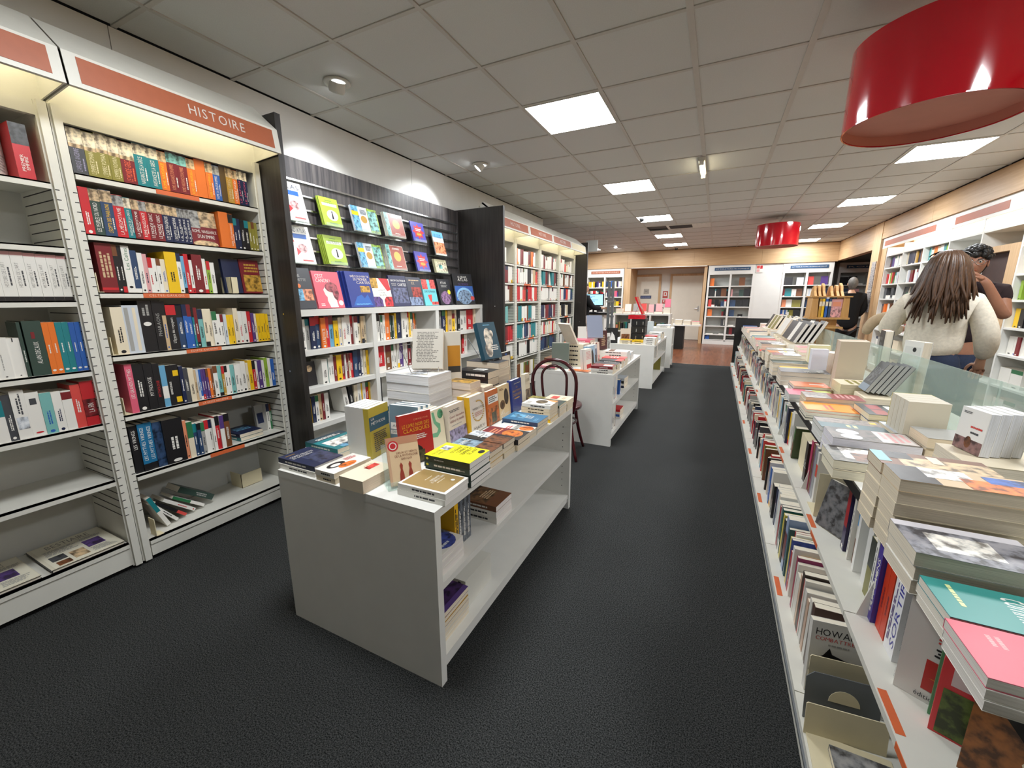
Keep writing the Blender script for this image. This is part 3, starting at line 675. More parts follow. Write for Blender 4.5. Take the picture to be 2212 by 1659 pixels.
ex6 = {1: [('S', 't', 'LES VIKINGS', .25, .5, .7, .9, 'w', 1)], 2: [('S', 'r', 0, .15, 1, 1, '1f6f9c'), ('S', 't', 'LES MYTHES VIKINGS', .25, .22, .75, .92, 'w', 1)], 3: [('S', 'r', 0, .15, 1, 1, '1f6f9c'), ('S', 't', 'LES MYTHES VIKINGS', .25, .22, .75, .92, 'w', 1)], 4: [('S', 'p', 0, 0, 1, 1, 'x')],
       7: [('S', 'r', 0, .55, 1, 1, 'g')], 11: [('S', 'r', 0, .72, 1, 1, 'r')], 15: [('S', 'r', 0, .6, 1, 1, 'v')]}
shelf_row('k26/255 k24/258h k24/258h k30/250 k72/250h f14/224 c22/210 x15/192 x15/190 e15/190 w18/196 w13/194 w13/196 r18/206 w18/204 m24/208', .925, 1.40,
          left_frame(XB, .484), 'the sixth shelf of HISTOIRE', GB, .16, extra=ex6, jit=.012)
pile('low flat pile on the sixth shelf of HISTOIRE', -2.84, 1.46, .485, .15, .19, '24/t 24/n', 'E', GB, 2, [('F', 'l', .2, .4, .9, .8, 3, 'l')])
shelf_row('e40/180F w14/185 g10/180', 1.63, 1.728, lambda a, o: left_frame(-2.72, .484)(a, o), 'sixth HISTOIRE shelf behind the flat pile', GB, .12, extra={1: [('F', 'r', .15, .3, .85, .7, 'n')]})
ex7 = {}
def leaner(i, y, col, t, h, ang, D=()):
    M = TR(-2.66 - .012 * i, y, .1195 + t * math.sin(R(ang))) @ RZ(90) @ RY(-ang)
    book(f"{CNAME[col]} book {ordw(i)} from left, toppled on the bottom shelf of HISTOIRE", M, .135, h, t, col, dec=D or auto_spine(col, h, t, random.Random(i)), group=GB)
book('thin brown book upright at the left end of the bottom HISTOIRE shelf', TR(-2.70, .925, .1195) @ RZ(90), .15, .235, .012, 'm', group=GB)
ly = 1.02
for i_, (col, t, h, ang, D) in enumerate([('w', .02, .205, 20, [('S', 'r', 0, .5, 1, 1, 't')]), ('w', .016, .2, 36, ()), ('k', .016, .19, 44, [('S', 'r', 0, 0, 1, .3, 'j')]), ('w', .018, .19, 48, ()), ('w', .016, .19, 51, [('S', 'r', 0, .45, 1, 1, 'g')]), ('h', .034, .21, 53, [('S', 'l', .2, .2, .8, .6, 2, 'e', 1)])]):
    leaner(i_ + 1, ly, col, t, h, ang, D); ly += t / math.cos(R(ang)) + .03
# cream card bookends
def bookend(x, y, z, lab, w=.09, h=.12, d=.1):
    e = empty('bookend', (x, y, z), lab, 'bookend', 'cream sheet metal bookends')
    bx('upright_plate', (x - d, y, z + .001), (x, y + .003, z + h), 'cream_card', e); bx('foot_plate', (x - d, y + .003, z + .0005), (x, y + w, z + .003), 'cream_card', e); return e
bookend(-2.62, .915, 1.41, 'cream bookend at the left end of the third HISTOIRE shelf', .02, .09)
bookend(-2.62, .92, 1.108, 'cream bookend at the left end of the fourth HISTOIRE shelf', .025, .09)
bookend(-2.62, .92, .805, 'cream bookend at the left end of the fifth HISTOIRE shelf', .03, .09)
e = bookend(-2.605, 1.512, 1.41, 'cream folded bookend before the cover-out books on the third HISTOIRE shelf', .035, .095)
bx('front_plate', (-2.608, 1.512, 1.413), (-2.605, 1.55, 1.505), 'cream_card', e)
e = bookend(-2.78, 1.50, .118, 'cream card box corner on the bare bottom HISTOIRE shelf', .14, .1, .12); bx('front_plate', (-2.783, 1.5, .119), (-2.78, 1.64, .215), 'cream_card', e)
bookend(-2.615, .945, .118, 'cream bookend lying on the bottom HISTOIRE shelf', .035, .1, .06)
# ---- bookcase at the picture edge
GA = 'books in the half empty bookcase'
shelf_row('k40/210 k34/215h c30/212', .50, .665, left_frame(XB, 1.868), 'the top shelf at the picture edge', GA, .15, jit=.01)
book('white paper brochure wedged between books on the top shelf at the edge', TR(-2.615, .672, 1.869) @ RZ(62), .15, .215, .006, 'w', dec=[('B', 'l', .1, .1, .9, .9, 14, 'e'), ('F', 'l', .1, .1, .9, .9, 14, 'e')], group=GA)
shelf_row('r48/215', .745, .795, left_frame(XB, 1.868), 'the top shelf, beside the brochure', GA, .15, extra={1: [('S', 'p', 0, .62, 1, 1, 'd'), ('S', 't', 'PREMIER', .3, .15, .5, .45, 'w', 1), ('S', 't', 'EMPIRE', .55, .18, .75, .42, 'w', 1)]})
pile('small stack on second shelf at the picture edge', -2.88, .42, 1.606, .14, .2, '18/w 20/w', 'E', GA, 6)
sp8 = [('S', 'r', 0, 0, 1, .09, 'k'), ('S', 'r', 0, .93, 1, 1, 'q'), ('S', 't', "HISTOIRE DE L'ART", .2, .28, .5, .78, 'e', 1), ('S', 'l', .6, .3, .8, .7, 1, 'd', 1)]
shelf_row('w60/215 w34/200 w30/200 w28/200 w26/198 w24/196 w24/196 w24/194', .50, .83, left_frame(XB, 1.372), 'the third shelf at the picture edge', GA, .15,
          extra={1: [('S', 't', '1945-2005', .4, .3, .7, .75, 'd', 1), ('S', 'r', 0, 0, 1, .03, 'v')], **{k: sp8 for k in range(2, 9)}}, jit=.001)
shelf_row('w16/168 w16/168 w18/170 w18/170 w42/172 w34/168 h10/232', .48, .645, left_frame(XB, 1.052), 'the fourth shelf at the picture edge', GA, .13, extra={5: [('S', 'e', .5, .06, .08, .012, 'k'), ('S', 'r', .4, .9, .5, 1, 'd'), ('S', 'l', .4, .2, .5, .7, 1, 'e', 1)], 6: [('S', 'e', .5, .06, .08, .012, 'k'), ('S', 'r', .4, .9, .5, 1, 'd')]})
ad = lambda c: [('S', 'l', .35, .4, .65, .62, 1, 'w', 1), ('S', 'e', .5, .07, .3, .02, 'w')]
shelf_row('h44/236h o16/228 o16/228 t17/226 t17/226 b15/224 b15/224', .65, .828, left_frame(XB, 1.052), 'the fourth shelf at the edge, tall group', GA, .16,
          extra={1: [('S', 't', 'ALAIN DECAUX', .38, .22, .66, .62, 'w', 1), ('S', 'r', .35, .68, .55, .8, 'R')], **{k: ad(k) for k in range(2, 8)}}, jit=.001)
shelf_row('y20/172 y26/176 w28/178 d18/200 w30/212 w30/196 a26/186 w22/184 w24/182 j24/204 r36/214', .44, .832, left_frame(XB, .788), 'the fifth shelf at the picture edge', GA, .14,
          extra={1: [('S', 'r', 0, 0, 1, .25, 'r')], 3: [('S', 'r', 0, .62, 1, 1, 't')], 5: [('S', 'p', .1, .2, .9, .45, 'u'), ('S', 'l', .3, .5, .7, .95, 2, 'd', 1)], 6: [('S', 'r', .25, .72, .75, .86, 'd'), ('S', 'e', .5, .08, .3, .02, 'r')], 9: [('S', 'r', 0, .78, 1, .97, 'R')],
                 11: [('S', 'p', 0, .2, 1, .6, 'R'), ('S', 't', 'LA FIN', .3, .3, .7, .5, 'w', 1)]})
newsD = lambda t1: [('F', 'r', .05, .03, .99, .97, 'e8e2cd'), ('F', 't', t1, .2, .78, .8, .92, '8a8478'), ('F', 'p', .1, .25, .3, .45, 'd'), ('F', 'p', .35, .1, .55, .4, 's'), ('F', 'p', .6, .3, .85, .6, 'v'), ('F', 'l', .1, .5, .55, .72, 6, 'e'), ('F', 'l', .6, .64, .95, .75, 4, 'e'), ('F', 'l', .6, .08, .95, .26, 6, 'e'), ('F', 'p', .12, .05, .3, .2, 'm')]
for k, (y, tt, lab) in enumerate([(.26, 'MES AVENTURES', 'large newspaper-styled album lying nearer the picture edge on the bottom shelf'), (.555, 'BESTIAIRE', 'large newspaper-styled album lying against the upright on the bottom shelf')]):
    book(lab, TR(-2.62, y, .1485) @ FLAT_E, .262, .31, .016, 'k', front='ddd6c0', dec=newsD(tt), hard=True, group=GA, name='album')
# ------------------------------------------------------------------ dark end panels
def panel(y, front, top, label):
    e = empty('end_panel', (-2.7, y, 0), label, 'panel', 'dark wood end panels')
    bx('board', (-2.98, y, 0), (front - .004, y + .036, top), 'dark_wood', e); bx('edge_band', (front - .004, y - .0005, 0), (front, y + .0365, top + .0005), 'dark_wood', e)
    for z in (.9, 1.28): MB().lathe([(.006, 0), (.006, .002)], 10, M=TR(front - .12, y - .0005, z) @ RX(90)).build('screw_cap', 'chrome', e)
panel(1.778, -2.42, 2.445, 'tall dark wood end panel beside the HISTOIRE bookcase')
panel(4.462, -2.305, 2.42, 'tall dark wood end panel at the far side of the map display')
panel(8.16, -2.36, 2.43, 'tall dark wood end panel closing the far history bookcases')
# ------------------------------------------------------------------ slatted display wall with maps
e = empty('display_wall', (-2.95, 3.1, 1.3), 'dark streaked wood display wall with acrylic rails', 'display wall')
yy = [1.815, 2.42, 3.02, 3.62, 4.462]
for a, b in zip(yy, yy[1:]): bx('wall_board', (-2.978, a + .0008, .5), (-2.925, b - .0008, 2.405), 'dark_laminate', e)
for k in range(7):
    z = 2.235 - .1 * k
    bx('rail', (-2.925, 1.83, z), (-2.915, 4.42, z + .012), 'acrylic', e); bx('rail_lip', (-2.915, 1.83, z + .004), (-2.908, 4.42, z + .016), 'chrome', e)
bx('side_strip', (-2.925, 4.425, 1.6), (-2.918, 4.432, 2.2), 'chrome', e)
GD = 'atlases shown on the display wall'
def on_rail(lab, y, z, w, h, col, D, n=1, t=.012, col2=None, tilt=14, lean=0):
    a = empty('acrylic_holder', (-2.85, y, z), f'clear holder under {lab}', 'book holder', 'acrylic book holders')
    X = -2.83
    bx('ledge', (X - .07, y, z - .004), (X + .028, y + w * .9, z - .001), 'acrylic', a); bx('lip', (X + .025, y, z - .001), (X + .028, y + w * .9, z + .022), 'acrylic', a)
    xb = X + .002 - (t + .002) * n / .97; th_ = math.tan(R(tilt))
    MB().prism([(xb - .006 - h * .7 * th_, z + h * .7), (xb - .003 - h * .7 * th_, z + h * .7), (xb - .003, z - .001), (xb - .006, z - .001)], y + .01, y + w * .85, 'y').build('back_plate', 'acrylic', a)
    for k in range(n):
        stand(f"{lab}{'' if k == n - 1 else ', ' + ordw(n - k) + ' copy behind the front one'}", X + .008 - (t + .002) * (n - 1 - k), y - .004 * (n - 1 - k), z, w, h, t, col if k == n - 1 else (col2 or col), 0, tilt, D, group=GD, name='atlas')
globe = lambda t: [('F', 't', t, .1, .82, .9, .93, 'n'), ('F', 'r', .35, .66, .85, .78, 'b'), ('F', 'g', [(.1, .6), (.3, .68), (.35, .55)], 'r'), ('F', 'e', .55, .36, .3, .2, 'u'), ('F', 'q', .6, .4, .18, .12, 'q'), ('F', 'g', [(.35, .2), (.5, .3), (.38, .42)], 'r'), ('F', 'r', .5, .06, .9, .1, 'r')]
on_rail('white globe atlas on the upper row beside the dark panel', 2.045, 1.935, .225, .285, 'w', globe('ATLAS'), 1)
on_rail('white globe atlas on the lower row beside the dark panel', 2.075, 1.635, .225, .285, 'w', globe('GRAND ATLAS'), 1)
lime = [('F', 'r', .12, .7, .9, .8, 'w'), ('F', 't', 'EMPIRES', .25, .76, .78, .84, '6d8a35'), ('F', 't', 'COLONIAUX', .16, .705, .86, .755, '6d8a35'), ('F', 'e', .55, .38, .3, .19, 'w'), ('F', 'g', [(.5, .25), (.6, .25), (.58, .5), (.62, .52), (.5, .53), (.53, .48)], 'k'), ('F', 'l', .3, .06, .8, .12, 2, 'g'), ('F', 'l', .3, .88, .7, .91, 1, 'g')]
on_rail('lime green atlas with round emblem on the upper row', 2.41, 1.945, .18, .225, 'a9bf45', lime, 2)
on_rail('lime green atlas with round emblem on the lower row', 2.42, 1.648, .19, .235, 'a9bf45', lime, 4)
mp = [('F', 'p', .6, 0, 1, 1, 'G'), ('F', 'p', 0, 0, .25, 1, 'l'), ('F', 'e', .42, .5, .12, .15, 'i'), ('F', 'r', 0, .62, .25, .78, 'y'), ('F', 'l', .32, .7, .58, .9, 4, 'd'), ('F', 'p', .62, .1, .95, .9, 'a')]
on_rail('wide pale map atlas on the upper row', 2.725, 1.945, .30, .215, 'u', mp, 1, .02)
on_rail('wide pale map atlas on the lower row', 2.765, 1.642, .29, .22, 'u', mp, 1, .02)
brk = [('F', 'r', .22, .02, .98, .98, 'a5584a'), ('F', 'e', .58, .55, .2, .2, 'd9b45a'), ('F', 'p', 0, 0, .2, 1, 'a'), ('F', 'l', .4, .12, .75, .18, 1, 'w'), ('F', 'l', .35, .82, .85, .9, 2, 'w')]
on_rail('brick red atlas with golden disc on the upper row', 3.12, 1.952, .25, .22, 'd8cfc0', brk, 2, .016)
on_rail('brick red atlas with golden disc on the lower row', 3.12, 1.645, .245, .24, 'd8cfc0', brk, 3, .016)
bur = [('F', 'g', [(.5, .9), (.6, .76), (.8, .8), (.76, .6), (.95, .5), (.76, .4), (.8, .2), (.6, .26), (.5, .1), (.4, .26), (.2, .2), (.24, .4), (.05, .5), (.24, .6), (.2, .8), (.4, .76)], 'r'), ('F', 'e', .52, .38, .2, .1, 'o'), ('F', 'l', .3, .52, .75, .68, 2, 'w'), ('F', 'l', .35, .33, .7, .42, 1, 'y')]
on_rail('purple atlas with red burst on the upper row', 3.485, 1.95, .21, .2, '4a45a8', bur, 1)
on_rail('purple atlas with red burst on the lower row', 3.53, 1.655, .21, .205, '4a45a8', bur, 1)
on_rail('pale blue and sand travel atlas at the end of the upper row', 3.86, 1.846, .195, .26, 'w', [('F', 'r', 0, .75, 1, 1, 'l'), ('F', 't', 'LE TOUR', .15, .82, .8, .9, 'n'), ('F', 't', 'DU MONDE', .15, .72, .85, .8, 'n'), ('F', 'p', 0, .05, 1, .55, 'f')], 1)
on_rail('cream map atlas at the end of the lower row', 3.85, 1.655, .22, .15, 'd9d4b0', [('F', 'p', .1, .1, .95, .8, 'c'), ('F', 'p', .3, .3, .6, .6, 'a')], 2)
# ------------------------------------------------------------------ low white shelving under the display
e = empty('low_bookcase', (-2.77, 3.13, 0), 'low white bookcase of three bays under the dark display wall', 'bookcase')
ZT = 1.30
bx('top_board', (-2.925, 1.82, ZT - .045), (-2.598, 4.455, ZT), 'white_board', e)
bx('back_panel', (-2.925, 1.82, .05), (-2.915, 4.455, ZT - .045), 'back_panel', e)
ydiv = [(1.82, 1.85), (2.612, 2.657), (3.50, 3.552), (4.40, 4.455)]
for a, b in ydiv: bx('divider', (-2.915, a, .04), (-2.6, b, ZT - .045), 'white_board', e)
zsh = [1.008, .733, .452, .2]
for (a0, a1), (b0, b1) in zip(ydiv, ydiv[1:]):
    for z in zsh: bx('shelf', (-2.915, a1, z - .036), (-2.605, b0, z), 'white_board', e)
bx('plinth', (-2.9, 1.85, .0), (-2.64, 4.42, .06), 'white_board', e)
GL = 'books in the low white bookcase'
lowrows = {
 (0, 0): 'w12/200 k24/205 n12/200 v10/198 o13/220 w15/222 e16/224 n24/245 x20/245 o22/228=LA_REVOLTE r20/250 l20/250 y22/200 c16/222 w20/222 w26/245 R14/238 w20/226 c18/228 s16/226 c14/224',
 (0, 1): 'w14/200 w14/200 c14/200 w18/205 -20 k52/180F -14 w28/190 t10/185 w12/195 w16/215 R14/195 y28/205 R16/205 w8/200 R14/205 c10/205 r16/205 x24/225h n22/225h w18/222 c14/215 y14/210',
 (0, 2): 'd14/190 w14/190 c16/195 w16/200 y12/190 n14/205 w14/205 s16/210 R10/210 w18/205 -60 w22/210< k20/212< c18/215 w18/220 y12/215 w16/222 r16/215 y8/210 c16/205',
 (1, 0): 'b20/230 w26/235 w20/245 k10/215 w16/225 w18/225 o42/250 h22/210 h14/212 w12/215 y16/235 n44/250 w36/245 w26/245 c14/245 y14/235 c20/240 n8/230 o18/225 m12/222 -150',
 (1, 1): 'w18/220 r64/250 w12/245 m52/245 w20/240 w18/235 w14/235 w20/240 v40/250 w16/235 w18/230 R30/240 -220',
 (1, 2): 'k40/230 -300 w20/220 c20/215 -60', (1, 3): 'w20/210 d20/210 c20/200 -260',
 (2, 0): 'x28/245 e16/240 n22/245 y18/245 s26/240 y20/200 c14/245 k18/235 w30/225 w22/225 r50/250 c14/240', (2, 1): 'w22/235 h20/240 w24/235 c22/230 m18/238 r10/230 w16/232 -40',
 (2, 2): 'c24/210 w18/215 r14/215 w18/215 r12/215 w20/210 -80'}
rown = ['upper', 'middle', 'lower', 'bottom']; bayn = ['nearest', 'middle', 'farthest']
exL = {(0, 1): {5: [('F', 'q', .4, .72, .3, .14, 's')]}, (1, 1): {}}
for (b, s), toks in lowrows.items():
    shelf_row(toks, ydiv[b][1] + .008, ydiv[b + 1][0] - .01, left_frame(-2.66, zsh[s]), f'{rown[s]} shelf, {bayn[b]} bay, low white bookcase', GL, .15, extra=exL.get((b, s)), jit=.02, hmax=.234 if s else .243)
# books on the low bookcase, covers out
GT = 'large books standing on the low white bookcase'
def show(lab, y, w, h, t, col, D, n=1, x=-2.70, tilt=12, hard=True, yaw=0):
    for k in range(n):
        stand(lab + ('' if k == n - 1 else f', {ordw(n - k)} copy behind'), x - (t + .001) * (n - 1 - k), y - .012 * (n - 1 - k), ZT, w, h, t, col, yaw, tilt, D, hard=hard, group=GT, name='art_book')
show('black art book with a strip of figures at the dark panel', 1.945, .225, .30, .02, '33343a', [('F', 'p', .1, .2, .95, .48, 'f'), ('F', 'e', .5, .56, .07, .05, 'o'), ('F', 't', 'MARIE', .2, .78, .6, .84, 'e'), ('F', 't', 'ANTOINETTE', .1, .68, .8, .74, 'e'), ('F', 'p', .4, .2, .6, .48, 'l')])
show('coral pink book with a classical head on the cover', 2.185, .245, .285, .02, 'd9606f', [('F', 't', "C'EST", .1, .82, .4, .92, 'w'), ('F', 't', 'CANON !', .1, .7, .62, .8, 'w'), ('F', 'g', [(.3, .5), (.34, .36), (.4, .3), (.38, .2), (.45, .02), (.75, .02), (.72, .25), (.8, .45), (.62, .6), (.4, .6)], 'e8d6d0'), ('F', 'q', .62, .57, .24, .14, 'a05058'), ('F', 'q', .75, .42, .12, .2, 'a05058'), ('F', 'e', .88, .14, .09, .07, 'w'), ('F', 'l', .1, .06, .3, .14, 2, 'w')])
show('dark blue map discovery book with golden lines', 2.50, .27, .30, .024, '2a3a86', [('F', 't', 'DÉCOUVERTE', .2, .84, .95, .91, 'c'), ('F', 't', 'DU MONDE', .3, .75, .85, .82, 'c'), ('F', 't', 'CARTES', .4, .66, .95, .73, 'c'), ('F', 'p', .5, .42, .9, .6, 'i'), ('F', 'g', [(.1, .05), (.3, .3), (.5, .35), (.6, .25), (.75, .36), (.9, .05)], 'b'), ('F', 'l', .2, .06, .85, .11, 2, 'l')], 3)
show('white book with red diamond pattern about hidden beauty of maps', 2.765, .235, .255, .02, 'e8e0d0', [('F', 'g', [(.45, 1), (.95, 1), (1, .6), (.8, .55)], 'r'), ('F', 'p', 0, .0, .45, .35, 'v'), ('F', 'p', .55, 0, 1, .35, 'r'), ('F', 'p', 0, .65, .35, 1, 'i'), ('F', 'g', [(.5, .2), (.85, .5), (.5, .8), (.15, .5)], 'w'), ('F', 't', 'LA BEAUTÉ', .33, .56, .7, .62, 'd'), ('F', 't', 'CACHÉE', .38, .47, .66, .53, 'd'), ('F', 't', 'DES CARTES', .35, .38, .7, .44, 'd')])
show('dark indigo geopolitics book with white lettering', 3.003, .24, .29, .02, '2b2d4f', [('F', 't', 'GÉOPOLITIQUE', .08, .8, .95, .88, 'w'), ('F', 't', 'CARTES', .45, .66, .95, .75, 'w'), ('F', 'l', .1, .66, .4, .75, 2, 'e'), ('F', 'p', .1, .1, .95, .6, '5b6080')])
show('dark slate book with a red map of lands', 3.235, .225, .285, .02, '3a3c4c', [('F', 'p', .3, .25, .95, .65, 'a03a30'), ('F', 'p', .05, .02, .9, .3, '7a8aa8'), ('F', 't', 'XX', .35, .74, .55, .84, 's'), ('F', 'l', .2, .86, .9, .92, 1, 's')])
show('turquoise and red map book', 3.475, .225, .27, .02, '68c4cc', [('F', 'p', 0, .62, .4, 1, 'j'), ('F', 'p', .6, .65, 1, 1, 'j'), ('F', 't', 'CARTOMANIA', .08, .5, .9, .58, 'n'), ('F', 'g', [(.3, .4), (.6, .42), (.55, .2), (.45, .1), (.35, .25)], 'j'), ('F', 'p', .5, .02, 1, .14, 'j')])
show('black atlas of space with a yellow sticker', 3.745, .235, .285, .02, '1b1b22', [('F', 't', 'ATLAS', .25, .82, .7, .9, 'w'), ('F', 'l', .25, .68, .8, .78, 3, 'e'), ('F', 'q', .5, .28, .38, .26, '8a6a90'), ('F', 'e', .82, .5, .12, .09, 'e8dc2a')])
show('tall black and blue world atlas against the far panel', 4.04, .30, .36, .024, '15161d', [('F', 'r', .05, .12, .97, .6, '2f5fae'), ('F', 'e', .5, .28, .4, .27, '8fc4ea'), ('F', 'q', .5, .24, .36, .24, '7a93b0'), ('F', 't', 'LE GRAND', .28, .86, .72, .92, 'w'), ('F', 't', 'ATLAS', .25, .76, .75, .85, 'w'), ('F', 't', 'DU MONDE', .25, .62, .75, .69, 'v'), ('F', 'e', .88, .2, .1, .07, 'j')], yaw=-16)
# ------------------------------------------------------------------ white display tables along the aisle
def table(name, x0, x1, y0, y1, z, label, shelves=(.40, .10), th=.03):
    e = empty(name, ((x0 + x1) / 2, (y0 + y1) / 2, 0), label, 'table', 'white display tables with shelves')
    bx('table_top', (x0, y0, z - th), (x1, y1, z), 'white_board', e)
    bx('end_panel', (x0, y0 + .0005, 0), (x1, y0 + .032, z - th), 'white_board', e); bx('end_panel', (x0, y1 - .032, 0), (x1, y1 - .0005, z - th), 'white_board', e)
    xm = (x0 + x1) / 2
    bx('centre_panel', (xm - .009, y0 + .032, .05), (xm + .009, y1 - .032, z - th), 'white_board', e)
    for s in shelves:
        bx('shelf', (xm + .009, y0 + .032, s - .026), (x1 - .006, y1 - .032, s), 'white_board', e); bx('shelf', (x0 + .006, y0 + .032, s - .026), (xm - .009, y1 - .032, s), 'white_board', e)
    bx('plinth', (x1 - .03, y0 + .032, .045), (x1 - .012, y1 - .032, shelves[-1] - .026), 'white_board', e)
    mb = MB()
    for yy in (y0 + .0325, y1 - .0325):
        zz = .16
        while zz < z - .1: mb.lathe([(.003, -.0008), (.003, .0008)], 8, M=TR(x1 - .05, yy, zz) @ RX(90)); zz += .045
    o = mb.build('peg_hole_row', 'slot_dark', e); o['kind'] = 'stuff'
    return e
T1 = .692
table('display_table', -1.56, -.77, .985, 2.44, T1, 'nearest white display table piled with history books')
G1 = 'books on the nearest display table'
W1 = 'the near table'
# outer row towards the aisle, lying flat
pile(f'the tan covered pile at the near corner of {W1}', -.968, 1.035, T1, .147, .205, '22/w 22/w', 'E', G1, .6, [('F', 'r', .07, .06, .95, .95, 'a08553'), ('F', 't', 'MESURER', .42, .5, .8, .55, 'w'), ('F', 't', 'ET DIRE LE TEMPS', .34, .43, .86, .48, 'w'), ('F', 'l', .4, .62, .75, .65, 1, 'c'), ('F', 'e', .72, .2, .05, .04, 'w'), ('F', 'l', .4, .36, .85, .39, 1, 'c')], page='f4f3f0')
yel = [('F', 't', 'PASSAGER', .1, .83, .45, .9, '8a8420'), ('F', 't', 'CLANDESTIN', .1, .74, .5, .8, '8a8420'), ('F', 'p', .5, .72, .8, .92, 'u'), ('F', 't', 'VOYAGE AUX', .35, .55, .9, .63, '5f5a10'), ('F', 't', 'CONFINS DE', .45, .44, .95, .52, '5f5a10'), ('F', 't', "L'EMPIRE ET", .38, .33, .95, .41, '5f5a10'), ('F', 't', 'DE LA NUIT', .5, .22, .95, .3, '5f5a10'), ('F', 'q', .8, .1, .12, .06, 'k')]
zz = pile(f'the yellow topped pile on {W1}', -.962, 1.186, T1, .15, .205, '24/h 25/h 24/h', 'E', G1, 1.0, [('S', 'l', .3, .1, .6, .5, 1, 'e', 1), ('S', 'e', .5, .93, .2, .03, 'e8dc40')], page='f6f5f2')
book(f'bright yellow book topmost on the green-spined pile of {W1}', TR(-.962 + .205, 1.186, zz + .0005) @ FLAT_E, .15, .205, .024, 'f2ea1c', spine='2c3626', back='2c3626', dec=yel + [('S', 'e', .5, .93, .2, .03, 'e8dc40'), ('S', 'l', .3, .55, .6, .85, 1, 'e', 1)], group=G1, page='f6f5f2')
pile(f'the seascape pile beside the yellow one on {W1}', -.985, 1.368, T1, .118, .21, '22/s 22/y 24/d', 'E', G1, .8, [('F', 'p', 0, .45, 1, 1, '7f97a8'), ('F', 'p', .2, 0, 1, .45, 'm'), ('F', 't', 'LE BAS-EMPIRE', .1, .75, .85, .85, 'w')])
pile(f'the brown rock pile in mid row of {W1}', -.985, 1.488, T1, .112, .21, '24/c 24/c 22/k', 'E', G1, .8, [('F', 'p', 0, 0, .8, .5, 'm'), ('F', 'p', .4, .5, 1, 1, 'u'), ('F', 'l', .3, .6, .8, .75, 2, 'w')])
pile(f'the dark pile with an orange face on {W1}', -.975, 1.604, T1, .135, .215, '26/c 26/k', 'E', G1, .8, [('F', 'r', 0, .45, 1, 1, 'R'), ('F', 'e', .55, .3, .38, .24, 'c9762a'), ('F', 'q', .55, .3, .3, .18, 'o'), ('F', 'l', .2, .6, .9, .85, 3, 'f')])
pile(f'the low white and orange pile on {W1}', -.96, 1.745, T1, .105, .19, '20/c 20/w', 'E', G1, 1.5, [('F', 'q', .6, .2, .35, .2, 'o'), ('F', 'l', .2, .6, .7, .75, 2, 'j'), ('F', 'p', .1, .4, .9, .55, 'e')])
pile(f'the blue pile on {W1}', -.975, 1.858, T1, .15, .205, '20/w 20/x 20/x', 'E', G1, 1.2, [('F', 'r', 0, 0, 1, 1, '2f6f96'), ('F', 'p', .3, .5, .8, .9, 'l'), ('F', 't', 'ILES', .4, .3, .7, .5, 'w'), ('F', 'l', .15, .1, .6, .2, 2, 'l')])
pile(f'the white and cream spined pile on {W1}', -.955, 2.062, T1, .132, .175, '22/y 19/c 19/c 19/c 20/w', 'E', G1, 1.2, [('F', 'q', .55, .45, .3, .2, '6a5a40'), ('F', 'g', [(.65, 0), (1, 0), (1, .45)], 'f0a060'), ('F', 'l', .1, .75, .5, .9, 3, 'e'), ('F', 'e', .2, .15, .12, .1, 'e')])
pile(f'the thin grey green pile near the far end of {W1}', -.965, 2.20, T1, .13, .19, '26/w 26/w 16/h', 'E', G1, 1.0, [('F', 'p', .1, .1, .9, .9, 'd')])
pile(f'the cream pile at the far corner of {W1}', -.925, 2.338, T1, .118, .155, '34/c 34/c', 'E', G1, 1.0, [('F', 'p', .1, .5, .75, .8, 'j'), ('F', 'l', .2, .2, .8, .35, 2, 's')])
# left side, lying
pile(f'the navy pile at the left front corner of {W1}', -1.575, 1.0, T1, .14, .22, '22/w 22/n', 'E', G1, .6, [('F', 'p', .3, .05, .98, .6, '3a4260'), ('F', 't', 'CORPS CELESTES', .1, .72, .85, .78, 'w'), ('F', 't', 'ET DES DIEUX', .1, .63, .75, .69, 'w'), ('F', 'l', .1, .86, .5, .9, 1, 'i')], page='efeff0')
pile(f'the white pile with two painted faces on {W1}', -1.335, .99, T1, .185, .105, '22/c 22/w', 'E', G1, 1.2, [('F', 'q', .35, .62, .22, .22, 'k'), ('F', 'e', .33, .6, .12, .12, 'w'), ('F', 'q', .5, .3, .22, .2, 'o'), ('F', 'l', .62, .6, .95, .85, 3, 'j')])
pile(f'the flat teal seascape pile at the left rim of {W1}', -1.63, 1.17, T1, .19, .21, '24/w 24/t', 'E', G1, 1.5, [('F', 'p', .1, .2, 1, .6, 'w'), ('F', 'r', 0, .75, 1, 1, '24404c'), ('F', 'l', .15, .78, .9, .9, 2, 'w'), ('F', 'p', .2, 0, 1, .2, 'l')])
curl = MB(); w_, h_, t_ = .165, .118, .048
book(f'cream paperback with a lifting cover at the front of {W1}', TR(-1.075, .978, T1 + .001) @ FLAT_E, w_, h_, t_, 'e9dcc4', dec=[('F', 'p', .55, .5, .9, .75, 'j'), ('F', 'l', .6, .78, .9, .85, 1, 's')], group=G1, page='e6d3bd')
